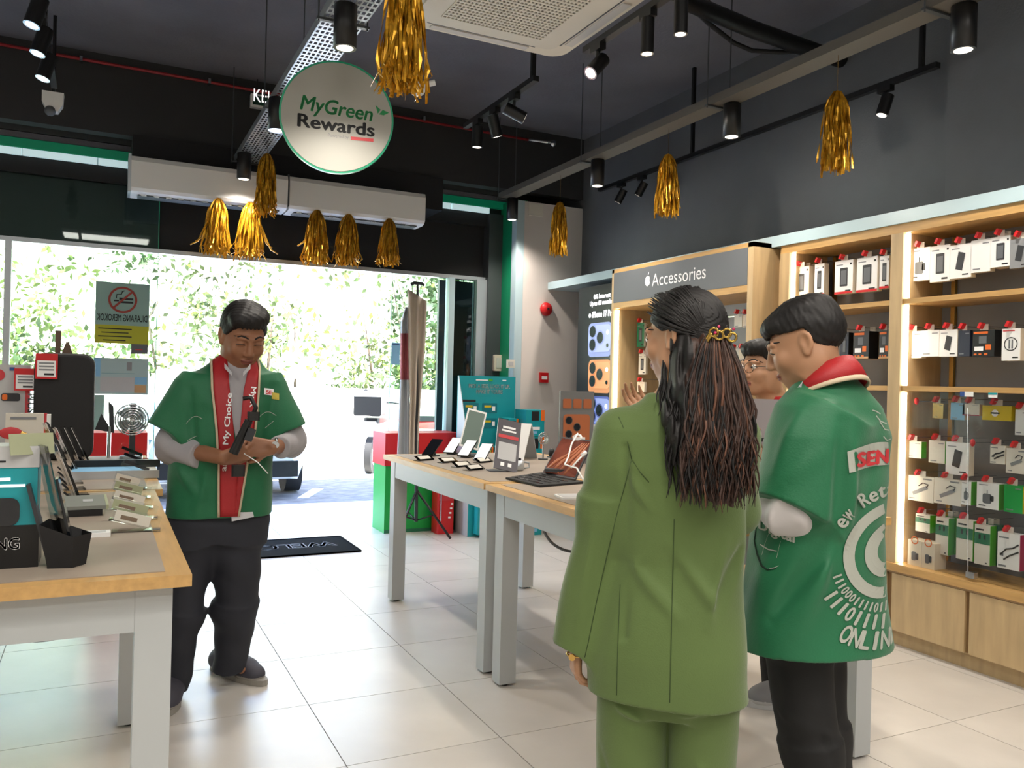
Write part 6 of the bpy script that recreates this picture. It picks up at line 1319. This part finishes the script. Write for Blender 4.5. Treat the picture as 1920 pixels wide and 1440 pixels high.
    cast_text(T, 'name_badge', 'badge_yellow', jb, [bq(491, 734, 504, 746)], D, .005)
    MB('white_collar').poly([(px_(424), -.150, pz_(950)), (px_(462), -.150, pz_(952)), (px_(464), -.148, pz_(960)), (px_(426), -.152, pz_(967))], off=(0, .02, 0)).build('shirt_tail', T)
    w = WR+Vector((.012, .02, 0)); MB('steel').tube([w+Vector((.006*math.cos(a*math.pi/8), .030*math.sin(a*math.pi/8), .034*math.cos(a*math.pi/8))) for a in range(17)], .006, 6, cap=False).cyl(w+Vector((.0, -.034, .012)), w+Vector((.0, -.042, .012)), .015, n=14).build('wristwatch', T)
    def fl_(u, v): p = pz(u, v, 0); q = WM(T).inverted() @ p; return (q.x, q.y, 0)
    shoe(T, fl_(398, 1252), fl_(497, 1286), .105, 'shoe', 'sole'); shoe(T, (-.215, .08, 0), (-.235, -.20, 0), .10, 'shoe', 'sole')
    # the thing he holds
    q = WM(T) @ Vector((.06, -.33, 1.06)); H = thing('handheld_gimbal', 'small black phone gimbal held in both hands of the door man', 'gimbal', q, rotz=-azu(425))
    MB('black').cyl((-.06, 0, 0), (-.005, -.01, .13), .019, .016, n=14).build('grip', H); MB('black_gloss').rbox(-.012, -.03, .13, .035, .012, .165, .008).build('head', H); MB('black').tube([(0, -.01, .13), (.02, -.01, .18), (.0, -.01, .22), (-.03, -.01, .215)], .009, 8).build('arm', H)
    MB('dark').cbox((.0, -.015, .075), (.03, .03, .05), rotm(y=20)).build('clamp', H); MB('white').tube([(-.02, -.01, -.0), (.03, -.05, -.03), (.07, -.05, -.075)], .0022, 5).build('wrist_cord', H); MB('black').rbox(-.065, -.01, -.09, -.015, .02, -.045, .008).build('mount', H)
man_door()

# ---------------------------------------------------------------- WOMAN IN THE GREEN BLAZER
def woman():
    D0 = 2.1; p = dep(1265, 800, D0); T = figure('person', 'woman seen from behind in olive green blazer and trousers, long half-up hair', (p.x, p.y, 0), azu(1265)); fit(T, .9545)
    M = headM((.014, .015, 1.497), (-1.0, .56, -.12), sc=1.03); neck = Vector((-.0, .02, 1.33)); B = Sdf(); add_head(B, M, neck, fem=True)
    B.loft([(.72, 0, 0, .14, .10), (.9, .01, 0, .13, .09), (1.1, 0, 0, .15, .095), (1.25, 0, 0, .15, .07), (1.33, 0, .01, .07, .05)], .04)
    WL, WR = Vector((-.248, .0, .655)), Vector((-.05, .30, 1.26))
    B.cap((-.15, 0, 1.25), (-.195, 0, .98), .042, .036, .02); B.cap((-.195, 0, .98), WL, .036, .024, .02); B.cap((.15, .02, 1.25), (.17, .14, 1.02), .042, .036, .02); B.cap((.17, .14, 1.02), WR, .036, .023, .02)
    legs_body(B, None, [((-.085, 0, .75), (-.085, .0, .42), (-.085, .02, .08), (-.09, .12, .045)), ((.09, 0, .75), (.09, .0, .42), (.09, .02, .08), (.095, .12, .045))], (.075, .05, .036))
    add_hand(B, WL, (-.02, .12, -1), (.9, .35, 0), -1, curl=((22, 30, 20), (28, 36, 24), (32, 40, 26), (36, 42, 28)), thumb=(5, 20), sc=.90)
    add_hand(B, WR, (-.55, .25, .45), (.1, -.7, .5), -1, curl=(20, 30, 20), sc=.88)
    V, Q = B.mesh((-.34, -.22, 0), (.30, .42, 1.63), .0038, [(0, .008), (.50, .0034), (.70, .008), (1.20, .0036)]); mi = lips_idx(M, V, Q); b, V, Q = np_mesh('body', V, Q, ['skin2', 'lip'], T, mi, smooth_it=1); face_parts(T, M, V, Q, None)
    # blazer
    J = Sdf(); J.loft([(.545, -.004, 0, .213, .140), (.66, -.004, 0, .208, .134), (.78, .004, 0, .188, .122), (.90, .016, 0, .166, .108), (1.0, .010, 0, .178, .110), (1.15, .005, 0, .192, .112), (1.245, .0, 0, .185, .098), (1.29, -.004, .0, .140, .082), (1.325, -.008, .004, .085, .062), (1.345, -.01, .008, .066, .055)], .02)
    J.cap((-.150, 0, 1.243), (-.190, .0, 1.02), .061, .060, .035); J.cone((-.187, 0, 1.04), (-.256, -.005, .65), .059, .060, .05); J.cap((.152, .01, 1.235), (.175, .12, 1.02), .066, .06, .035); J.cap((.175, .12, 1.02), (.0, .27, 1.22), .058, .045, .03)
    J.disp = plus(wob((.0022, 9, 12, 14, 0), (.0015, 20, 5, -24, 2)), folds([((-.125, -.09, 1.20), (-.115, -.11, .72), .012, -.012), ((-.105, -.1, 1.12), (-.06, -.11, 1.05), .012, .006), ((.0, -.12, .96), (.12, -.12, .80), .02, .008), ((-.1, -.1, .90), (.02, -.13, .78), .018, .007), ((.165, -.05, .95), (.12, -.11, .80), .016, -.010), ((.14, -.1, .98), (.1, -.12, .76), .016, .006), ((-.20, -.06, 1.0), (-.24, -.06, .7), .014, .006), ((-.13, -.1, .88), (-.06, -.12, .93), .014, .008), ((.004, -.13, .95), (.004, -.15, .56), .005, -.006)])); J.dmax = .020
    V, Q = J.mesh((-.34, -.2, .535), (.30, .36, 1.36), .0045); o_, V, Q = np_mesh('blazer', V, Q, ['blazer'], T, smooth_it=1); jb = bvh(V, Q)
    q = lambda u, v: ((u-1265)/703, -.3, (1682-v)/703)
    def seam(pts, w=.0012):
        out = []
        for a in pts:
            h = jb.ray_cast(Vector(q(*a)), Vector((0, 1, 0)))
            if h[0] is not None: out.append(h[0]-Vector((0, .0004, 0)))
        if len(out) > 1: MB('blazer_seam').tube(out, w, 5).build('seam', T)
    seam([(1268, v) for v in range(960, 1285, 20)]); seam([(1163, 783), (1172, 800), (1182, 830), (1190, 858)]); seam([(1190, 858), (1180, 900), (1165, 960), (1148, 1040), (1132, 1120), (1118, 1200), (1112, 1230)]); seam([(1192, 860), (1206, 880), (1222, 897)]); seam([(1174, v) for v in range(1090, 1285, 24)])
    # trousers
    P_ = Sdf(); P_.loft([(.50, 0, 0, .165, .10), (.58, 0, 0, .188, .118), (.70, .0, 0, .175, .11)], .05); P_.cap((-.092, 0, .58), (-.090, 0, .30), .100, .092, .010); P_.cone((-.090, 0, .31), (-.092, 0, -.03), .093, .084, .010); P_.cap((.090, 0, .58), (.088, 0, .30), .096, .088, .010); P_.cone((.088, 0, .31), (.092, 0, -.03), .089, .080, .010)
    P_.disp = plus(wob((.0025, 14, 10, 12, 0),), folds([((-.16, -.1, .54), (-.01, -.12, .48), .012, .008), ((-.13, -.1, .50), (-.03, -.12, .455), .012, -.006), ((.02, -.12, .52), (.12, -.1, .56), .012, .008), ((0, -.12, .50), (.0, -.1, .42), .014, -.012), ((-.17, -.05, .4), (-.12, -.1, .25), .014, -.005), ((.05, -.1, .42), (.13, -.1, .36), .012, .005)])); P_.dmax = .015
    V, Q = P_.mesh((-.24, -.2, -.04), (.24, .2, .72), .006); np_mesh('trousers', V, Q, ['blazer'], T)
    shoe(T, (-.09, -.06, 0), (-.10, .18, 0), .085, 'black_matte', 'black'); shoe(T, (.09, -.06, 0), (.10, .18, 0), .085, 'black_matte', 'black')
    MB('gold_rail').tube([WL+Vector((.026*math.cos(a*math.pi/8), .024*math.sin(a*math.pi/8), -.028)) for a in range(17)], .0035, 6, cap=False).cyl(WL+Vector((-.008, -.026, -.028)), WL+Vector((-.008, -.034, -.028)), .009, n=12).build('bracelet', T)
    # hair: scalp shell, then wavy locks
    S = Sdf(); S.ell((0, .020, .034), (.083, .102, .090), .02, False, M); S.ell((0, .055, -.02), (.070, .065, .080), .03, False, M); Mi = np.array(M.inverted()); base = Sdf(); base.p = list(S.p)
    ys = V3([-.12, -.08, -.05, -.02, .0, .02, .05, .14]); zs = V3([.055, .05, .035, .012, .012, -.0, -.14, -.14])
    def f(P):
        g = P @ Mi[:3, :3].T+Mi[:3, 3]; st = .002*np.sin(np.arctan2(g[:, 0], g[:, 2]+.02)*60+g[:, 1]*30); return np.maximum(base.ev(P)+st, (np.interp(g[:, 1], ys, zs)-g[:, 2]))
    S.p = [(f, .005, False)]; c = M.translation; V, Q = S.mesh((c.x-.15, c.y-.15, c.z-.16), (c.x+.15, c.y+.15, c.z+.14), .0036); np_mesh('scalp_hair', V, Q, ['hair'], T, smooth_it=1)
    rnd = random.Random(11); bd, bb, bl_ = MB('hair'), MB('hair_brown_dark'), MB('hair_brown'); q3 = lambda u, v, y: Vector(((u-1265)/703, y, (1682-v)/703))
    tie = q3(1328, 640, -.095)
    # smooth pulled-back top strands running to the clip
    for k in range(110):
        a = rnd.uniform(-1.35, 1.5); st = M @ Vector((.082*math.sin(a)*.98, -.06+.05*rnd.random(), .034+.090*math.cos(a))); pts = []
        for j in range(7):
            t = j/6; p = st.lerp(tie, t); cc = M @ Vector((0, .02, .034)); w = (p-cc); rr = .097+.002*rnd.random(); 
            if w.length < rr: p = cc+w.normalized()*rr
            pts.append(p)
        bd.tube(pts, [.0012, .0028, .003, .003, .003, .0028, .002], 5)
    # falling locks: dark sheet from the left of the head, brown tail from the clip
    def lock(mb, u0, v0, y0, u1, v1, y1, amp, r, n=14, bulge=0):
        ph, ph2, fr = rnd.uniform(0, 6.28), rnd.uniform(0, 6.28), rnd.uniform(1.4, 2.6); pts = []; rs = []
        for j in range(n+1):
            t = j/n; p = q3(u0+(u1-u0)*t**.8, v0+(v1-v0)*t, y0+(y1-y0)*t); w = t**1.3
            p += Vector((math.sin(ph+t*fr*6.28)*amp*w+bulge*math.sin(math.pi*t), math.cos(ph2+t*fr*6.28)*amp*.7*w, 0)); pts.append(p); rs.append(r*(.6+.8*math.sin(math.pi*min(1, t*1.05))**.6) if t < .97 else r*.25)
        mb.tube(pts, rs, 5)
    HS = Sdf(); xs = lambda u: (u-1265)/703; zs_ = lambda v: (1682-v)/703
    HS.loft([(zs_(925), xs(1340), -.150, .030, .014), (zs_(895), xs(1338), -.148, .062, .020), (zs_(840), xs(1330), -.145, .082, .026), (zs_(780), xs(1326), -.138, .086, .030), (zs_(720), xs(1322), -.115, .078, .034), (zs_(670), xs(1318), -.085, .060, .034), (zs_(640), xs(1318), -.075, .045, .03)], .03, pw=2)
    HS.loft([(zs_(850), xs(1285), -.120, .022, .014), (zs_(790), xs(1272), -.112, .040, .022), (zs_(740), xs(1277), -.09, .036, .030), (zs_(690), xs(1283), -.065, .040, .036), (zs_(640), xs(1288), -.05, .045, .04), (zs_(610), xs(1292), -.03, .04, .04)], .03, pw=2)
    HS.disp = wob((.004, 150, 40, 22, 0), (.0025, 330, 60, -40, 1), (.003, 70, 0, 55, 2)); HS.dmax = .01; V, Q = HS.mesh((-.10, -.22, .95), (.24, .08, 1.58), .0042); cx_ = V[Q].mean(1); mi = (cx_[:, 0] > xs(1288)+.01*np.sin(cx_[:, 2]*40)).astype(int); np_mesh('hair_mass', V, Q, ['hair', 'hair_brown_dark'], T, mi, smooth_it=1)
    for k in range(230):
        t = rnd.random(); lock(bd, 1254+t*60, 640+rnd.uniform(-10, 40), -.045-.04*t, 1256+t*80+rnd.uniform(-8, 8), 830+rnd.uniform(-60, 90)+25*t, -.125-rnd.random()*.030, .008, .0027)
    for k in range(420):
        t = rnd.random(); g_ = round(t*9)/9*.6+t*.4; lock((bb, bl_, bd)[0 if rnd.random() < .55 else (1 if rnd.random() < .3 else 2)], 1310+t*44, 640+rnd.uniform(-4, 14), -.118-.02*rnd.random(), 1284+g_*112+rnd.uniform(-6, 6), 895+rnd.uniform(-75, 44)-12*abs(t-.5), -.158-rnd.random()*.035, .010, .0026, bulge=(t-.45)*.03)
    for k in range(9): lock(bd, 1246+rnd.uniform(-3, 4), 665, -.03, 1232+rnd.uniform(0, 22), 770+rnd.uniform(-20, 60), -.09, .006, .002)
    for k in range(10): lock(bb, 1385, 740, -.13, 1392+rnd.uniform(0, 24), 850+rnd.uniform(-20, 60), -.10, .008, .0018)
    bd.build('dark_locks', T); bb.build('brown_locks', T, label='wavy brown lengths'); bl_.build('highlight_locks', T, label='lighter chestnut strands')
    # jewelled claw clip
    cl = MB('gold_dark')
    for a in range(13):
        t = a/12; cl.sphere(q3(1304+t*18, 662-t*30, -.128-.008*t), (.0075, .005, .006), 8, 5)
    for i, (u, v) in enumerate(((1328, 628), (1337, 633), (1350, 629), (1359, 636))):
        c = q3(u, v, -.135); cl.tube([c+Vector((.0105*math.cos(a*math.pi/8), -.003, .0105*math.sin(a*math.pi/8))) for a in range(17)], .0032, 6, cap=False)
    cl.build('hair_clip', T, label='gold and jewelled claw clip'); j = MB('magenta')
    for u, v in ((1336, 618), (1361, 622), (1330, 629)): j.sphere(q3(u, v, -.142), .004, 8, 5)
    j.build('gem', T)
woman()

# ---------------------------------------------------------------- MAN IN PRINTED GREEN COAT, RIGHT
def man_coat():
    D0 = 2.4; p = dep(1535, 800, D0); T = figure('person', 'young man in printed green coat and black trousers, head bowed, profile left', (p.x, p.y, 0), azu(1535)); fit(T, 1.0435)
    M = headM((-.045, .0, 1.492), (-1, .06, -.38), sc=1.03); neck = Vector((.022, .01, 1.38)); B = Sdf(); add_head(B, M, neck); ro = R(52)
    B.loft([(.75, -.03, 0, .15, .10), (1.0, .0, 0, .15, .10), (1.2, .02, 0, .16, .10), (1.32, .02, 0, .14, .08), (1.38, .02, 0, .07, .06)], .04, rot=ro)
    E_, WL = Vector((-.075, -.155, 1.055)), Vector((-.150, -.02, 1.12)); B.cap((.0, -.12, 1.28), E_, .045, .038, .02); B.cap(E_, WL, .038, .026, .02); B.cap((.07, .13, 1.28), (-.10, .17, 1.06), .045, .038, .02); B.cap((-.10, .17, 1.06), (-.165, .10, 1.14), .036, .026, .02)
    add_hand(B, WL, (-.30, .45, .42), (.3, .6, -.5), 1, curl=((30, 40, 25), (34, 44, 28), (38, 46, 30), (42, 48, 30)), thumb=(10, 25), sc=1.0); add_hand(B, Vector((-.165, .10, 1.14)), (-.3, -.15, .6), (.4, -.7, 0), -1, curl=(35, 45, 30), sc=1.0)
    legs_body(B, None, [((-.06, -.06, .74), (-.02, -.06, .42), (.05, -.05, .08), (-.06, -.05, .045)), ((-.02, .08, .74), (.02, .08, .42), (.07, .07, .08), (-.05, .08, .045))])
    V, Q = B.mesh((-.30, -.32, 0), (.26, .32, 1.63), .0038, [(0, .008), (1.05, .0036), (1.26, .007), (1.34, .0034)]); mi = lips_idx(M, V, Q); b, V, Q = np_mesh('body', V, Q, ['skin2', 'lip'], T, mi, smooth_it=1); face_parts(T, M, V, Q, None, shut=True)
    short_hair(T, M, vol=1.0, quiff=[((0, -.052, .066), (.060, .044, .034)), ((0, .03, .085), (.07, .075, .035)), ((.0, .075, .03), (.068, .04, .06))], line=[.040, .042, .048, .040, .036, .034, .034, -.012, -.058, -.085])
    P_ = Sdf(); P_.loft([(.66, -.04, .01, .13, .09), (.80, -.03, .0, .15, .11)], .06, rot=ro); P_.cap((-.050, -.055, .72), (-.0, -.05, .38), .094, .076, .05); P_.cone((-.002, -.05, .40), (.045, -.04, .08), .077, .066, .04); P_.cap((-.01, .08, .72), (.03, .09, .38), .090, .073, .05); P_.cone((.03, .09, .40), (.06, .08, .08), .074, .062, .04)
    P_.disp = plus(wob((.003, 14, 10, 20, 0),), folds([((-.1, -.12, .5), (.05, -.12, .45), .014, .006), ((-.07, -.1, .62), (.06, -.12, .38), .016, -.006)])); P_.dmax = .01
    V, Q = P_.mesh((-.26, -.24, .03), (.22, .24, .82), .006); np_mesh('trousers', V, Q, ['trouser_black'], T)
    S = Sdf(); S.cap((-.02, -.12, 1.16), E_+Vector((.015, -.0, -.015)), .068, .068, .02); S.cone(E_+Vector((.02, -.015, -.012)), (-.155, -.045, 1.115), .070, .055, .03); S.cap((-.06, .16, 1.16), (-.11, .16, 1.06), .06, .06, .03); S.loft([(1.30, .02, 0, .12, .085), (1.395, .015, 0, .074, .066), (1.415, .008, 0, .066, .060)], .02, rot=ro)
    S.disp = plus(wob((.0035, 60, 30, 40, 0), (.0025, -50, 90, 20, 1)), folds([((-.10, -.19, 1.09), (-.15, -.10, 1.06), .008, .007), ((-.07, -.2, 1.06), (-.13, -.12, 1.03), .008, .007), ((-.1, -.19, 1.10), (-.11, -.16, 1.02), .008, -.007)])); S.dmax = .01
    V, Q = S.mesh((-.28, -.28, .96), (.16, .26, 1.44), .0045); np_mesh('shirt', V, Q, ['shirt_light'], T)
    J = Sdf(); J.loft([(.662, .0, 0, .232, .175), (.80, -.003, 0, .218, .165), (.97, .002, 0, .198, .152), (1.12, .022, 0, .200, .140), (1.24, .026, 0, .198, .130), (1.32, .024, 0, .165, .108), (1.37, .022, 0, .108, .088), (1.40, .020, .0, .078, .07)], .03, rot=ro, pw=2.2)
    J.cone((.040, -.085, 1.30), (-.055, -.150, 1.045), .092, .112, .05, fl=((0, 1, 0), .85)); J.cone((.08, .12, 1.29), (-.06, .16, 1.12), .09, .105, .05)
    J.disp = plus(wob((.003, 12, 9, 8, 0), (.002, -20, 12, 17, 1)), folds([((.06, -.18, 1.28), (.045, -.2, 1.0), .018, -.014), ((.09, -.17, 1.22), (.10, -.17, .95), .02, .006), ((.04, -.2, 1.0), (-.10, -.18, .76), .022, -.012), ((.06, -.2, .98), (-.04, -.19, .74), .020, .010), ((-.05, -.18, 1.3), (-.10, -.2, 1.15), .02, .006), ((0, -.2, 1.2), (-.08, -.22, 1.12), .02, .006), ((-.17, -.1, .78), (-.10, -.17, .72), .018, -.010), ((-.10, -.17, .72), (-.04, -.18, .76), .018, -.010), ((-.12, -.16, .9), (-.14, -.14, .76), .03, .008)])); J.dmax = .024
    V, Q = J.mesh((-.28, -.32, .652), (.28, .32, 1.42), .0048); o_, V, Q = np_mesh('coat', V, Q, ['jacket_green'], T, smooth_it=1); jb = bvh(V, Q)
    q = lambda u, v, y=0: Vector(((u-1535)/672, y, (1647-v)/672)); D = (0, 1, 0)
    # red stand-up collar with piping: ring sector round the neck
    col = MB('lapel'); pip = MB('piping'); n = 26; vs = []; v2 = []; nape = R(-38)
    for i in range(n+1):
        a = nape-R(140)+R(280)*i/n; ca, sa = math.cos(a), math.sin(a); k = math.cos(a-nape); c = Vector((.018, .0, 0)); zt_, zb = 1.405+.048*k, 1.352+.050*k
        vs += [c+Vector((.068*ca, .064*sa, zt_+.006)), c+Vector((.088*ca, .085*sa, (zt_+zb)/2+.008)), c+Vector((.106*ca, .104*sa, zb))]; v2 += [c+Vector((.105*ca, .103*sa, zb+.004)), c+Vector((.111*ca, .109*sa, zb-.007))]
    FC = [(3*i+k, 3*i+k+1, 3*i+k+4, 3*i+k+3) for i in range(n) for k in (0, 1)]
    F_ = [(2*i, 2*i+1, 2*i+3, 2*i+2) for i in range(n)]
    for mb, a, nm in ((col, vs, 'collar'), (pip, v2, 'piping')):
        o = mb.add(a, FC if nm == 'collar' else F_, True).build(nm, T); m = o.modifiers.new('s', 'SOLIDIFY'); m.thickness = .006; m.offset = 0
    MB('white_collar').poly([q(1487, 742, -.075), q(1506, 715, -.08), q(1500, 745, -.09), q(1490, 752, -.08)], off=(0, .01, 0)).build('shirt_collar', T)
    # big back print: two rings, lettering round them, digits, ONLINE; cast onto the cloth
    d = (math.sin(R(0)), 1, 0); cu, cv = 1666, 1018
    def ringpts(r0, r1, n=60):
        vs = []
        for i in range(n+1):
            a = 2*math.pi*i/n
            for r in (r0, (r0+r1)/2, r1): vs.append(q(cu+r*math.cos(a), cv+r*math.sin(a)))
        return vs, [(3*i+k, 3*i+k+1, 3*i+3+k+1, 3*i+3+k) for i in range(n) for k in (0, 1)]
    cast_text(T, 'back_print', 'print_white', jb, [ringpts(67, 86), ringpts(27, 50)], D, .003)
    def arc_text(s, r, a0, step, h, up=-1, w=None):
        out = []
        for i, ch in enumerate(s):
            if ch == ' ': continue
            a = R(a0+step*i); c = q(cu+r*math.cos(a), cv-r*math.sin(a)); rad = Vector((math.cos(a), 0, math.sin(a))); 
            if up > 0: yd = rad; xd = Vector((rad.z, 0, -rad.x))
            else: yd = -rad; xd = Vector((-rad.z, 0, rad.x))
            out.append(text_pts(ch, c, xd, yd, h/672, anchor='c', width=w/672 if w and ch not in '1Il' else None))
        return out
    L_ = arc_text('ew Reta', 98, 146, -9.0, 26, 1, 16); L_ += arc_text('1110001111011111', 108, 200, 5.4, 15, -1, 8); L_ += arc_text('1110111111', 136, 213, 7.2, 24, -1, 13); L_ += arc_text('ONLINE', 170, 240, 6.6, 30, -1, 18)
    cast_text(T, 'lettering', 'print_white', jb, L_, D, .0035)
    cast_text(T, 'pocket_lettering', 'print_white', jb, [text_pts('Digital', q(1436, 985), (1, 0, -.22), (0, 0, 1), .026, width=.098)], D, .003)
    pt = [q(1582, 838), q(1640, 822), q(1660, 840), q(1655, 870), q(1645, 866), q(1588, 872)]; m_ = 8
    g = [[(q(1582+(1655-1582)*i/m_+ (4 if j else 0), (838-10*math.sin(i/m_*2.0)) if j == 0 else (872-6*math.sin(i/m_*2.2))).x, 0, q(0, (836-14*math.sin(i/m_*2.0)) if j == 0 else (872-8*math.sin(i/m_*2.2))).z) for i in range(m_+1)] for j in (0, 1)]
    cast_text(T, 'logo_patch', 'print_white', jb, [(g[0]+g[1], [(i, m_+1+i, m_+2+i, i+1) for i in range(m_)])], D, .004)
    cast_text(T, 'logo_lettering', 'sign_red', jb, [text_pts('SEN', q(1598, 862), (1, 0, .04), (0, 0, 1), .036, width=.088)], D, .0095)
    def ln(pts, w=.0013):
        vs = []
        for a in pts: p = q(*a); vs += [(p.x, 0, p.z-w), (p.x+w, 0, p.z+w)]
        return vs, [(2*i, 2*i+1, 2*i+3, 2*i+2) for i in range(len(pts)-1)]
    cast_text(T, 'line_print', 'print_white', jb, [ln([(1625, 765), (1632, 767), (1640, 772)]), ln([(1632, 775), (1640, 785), (1652, 790)]), ln([(1638, 785), (1648, 800), (1656, 802)]), ln([(1645, 812), (1652, 820), (1660, 818)]), ln([(1455, 990), (1448, 1012), (1444, 1030)]), ln([(1476, 1000), (1470, 1030)]), ln([(1440, 1013), (1455, 1018), (1470, 1018)]), ln([(1458, 1050), (1468, 1046), (1474, 1042)])], D, .003)
    MB('jacket_dark').tube([h[0]-Vector((0, .002, 0)) for h in (jb.ray_cast(q(u, v, -.6), Vector(D)) for u, v in ((1432, 985), (1429, 1010), (1436, 1032), (1445, 1048), (1456, 1052), (1470, 1047))) if h[0] is not None], [.001, .002, .0025, .003, .002, .001], 6).build('pocket_opening', T)
    shoe(T, (.09, -.05, 0), (-.19, -.06, 0), .10, 'black_matte', 'black'); shoe(T, (.11, .08, 0), (-.17, .10, 0), .10, 'black_matte', 'black')
man_coat()

# ---------------------------------------------------------------- MAN WITH GLASSES BEHIND THE TABLE
def man_glasses():
    D0 = 3.72; p = dep(1470, 800, D0); p.z = 0; T = figure('person', 'smiling man with glasses and red lapels, between woman and coated man', p, azu(1470)); fit(T, 3.72/3.46)
    M = headM((-.088, .0, 1.450), (-.80, -.80, .02), sc=1.03); neck = Vector((-.045, .04, 1.30)); B = Sdf(); add_head(B, M, neck)
    B.loft([(.78, .02, .05, .16, .10), (1.0, .02, .05, .16, .11), (1.2, .02, .05, .17, .10), (1.27, .0, .05, .12, .08), (1.31, -.02, .045, .07, .06)], .04, rot=R(-30)); WL = Vector((-.10, -.20, 1.08))
    B.cap((-.12, .06, 1.22), (-.17, -.04, 1.0), .045, .04, .02); B.cap((-.17, -.04, 1.0), WL, .036, .028, .02); B.cap((.15, .0, 1.22), (.16, -.10, 1.0), .045, .04, .02); B.cap((.16, -.10, 1.0), (.03, -.22, 1.05), .036, .028, .02)
    add_hand(B, WL, (.3, -.5, .4), (.6, .2, 0), -1, curl=(30, 40, 30)); add_hand(B, Vector((.03, -.22, 1.05)), (-.5, -.4, .3), (-.3, .5, .3), 1, curl=(30, 40, 30))
    legs_body(B, None, [((-.05, .05, .74), (-.02, .03, .42), (.0, .02, .08), (-.12, -.04, .045)), ((.10, .05, .74), (.11, .06, .42), (.12, .08, .08), (.05, -.02, .045))])
    V, Q = B.mesh((-.30, -.40, 0), (.30, .26, 1.60), .0042, [(0, .01), (.98, .004), (1.14, .009), (1.26, .0036)]); mi = lips_idx(M, V, Q); b, V, Q = np_mesh('body', V, Q, ['skin2', 'lip'], T, mi, smooth_it=1); face_parts(T, M, V, Q, None, gl=True)
    short_hair(T, M, vol=1.02, quiff=[((0, -.050, .078), (.068, .05, .034)), ((.03, -.02, .085), (.06, .06, .03))], line=[.048, .05, .05, .036, .006, .01, .034, -.03, -.06, -.07])
    J = Sdf(); J.loft([(.74, .02, .05, .215, .15), (1.0, .02, .05, .205, .145), (1.18, .02, .05, .205, .13), (1.25, .01, .05, .17, .105), (1.30, -.01, .045, .10, .08), (1.335, -.025, .045, .072, .065)], .03, rot=R(-30)); J.cone((-.10, .08, 1.22), (-.18, -.02, 1.02), .08, .095, .04); J.cone((.14, -.0, 1.22), (.17, -.10, 1.02), .08, .095, .04)
    J.disp = wob((.003, 16, 10, 9, 0), (.002, -11, 7, 23, 2)); J.dmax = .006; V, Q = J.mesh((-.34, -.26, .73), (.34, .28, 1.35), .006); o_, V, Q = np_mesh('coat', V, Q, ['jacket_green'], T); jb = bvh(V, Q)
    q = lambda u, v: ((u-1470)/447, 0, (1340-v)/447); D = (0, 1, 0)
    def rows(L, n=5):
        out = []
        for (a, b, v), (a2, b2, v2) in zip(L, L[1:]): out += [(q(a+(a2-a)*i/n, v+(v2-v)*i/n), q(b+(b2-b)*i/n, v+(v2-v)*i/n)) for i in range(n)]
        return out
    patch(T, 'shirt_front', 'shirt_light', jb, rows([(1424, 1450, 738), (1418, 1445, 760), (1418, 1432, 820)]), D, .004, 4); patch(T, 'lapel', 'lapel', jb, rows([(1450, 1484, 722), (1446, 1480, 735), (1444, 1468, 760), (1436, 1450, 815), (1432, 1446, 900), (1430, 1444, 1010)]), D, .010, 5, thick=.003)
    patch(T, 'piping', 'piping', jb, rows([(1484, 1488, 720), (1480, 1484, 735), (1468, 1472, 760), (1450, 1453, 815), (1446, 1449, 900), (1444, 1447, 1010)]), D, .013, 2, thick=.003); patch(T, 'lapel', 'lapel', jb, rows([(1408, 1422, 736), (1402, 1418, 780), (1402, 1420, 880), (1402, 1420, 1010)]), D, .010, 5, thick=.003)
    bq = lambda u0, v0, u1, v1, s: ([q(u0, v0), q(u1, v0+s), q(u1, v1+s), q(u0, v1)], [(0, 3, 2, 1)]); cast_text(T, 'chest_badge', 'ink_white', jb, [bq(1457, 770, 1473, 780, 4)], D, .004); cast_text(T, 'badge_print', 'red', jb, [bq(1461, 774, 1469, 779, 2)], D, .006)
    P_ = Sdf(); P_.loft([(.5, .03, .05, .15, .10), (.80, .02, .05, .165, .12)], .03, rot=R(-30)); P_.cone((-.035, .04, .62), (.005, .03, .05), .085, .062, .03); P_.cone((.10, .06, .62), (.12, .08, .05), .085, .062, .03); V, Q = P_.mesh((-.28, -.2, .04), (.30, .28, .82), .008); np_mesh('trousers', V, Q, ['trouser_black'], T)
    def fl_(u, v): w = pz(u, v, 0); g = WM(T).inverted() @ w; return Vector((g.x, g.y, 0))
    toe = fl_(1398, 1322); shoe(T, toe+Vector((.25, .07, 0)), toe, .10, 'shoe_grey', 'lgrey'); shoe(T, (.15, .13, 0), (-.05, -.02, 0), .10, 'shoe_grey', 'lgrey')
man_glasses()
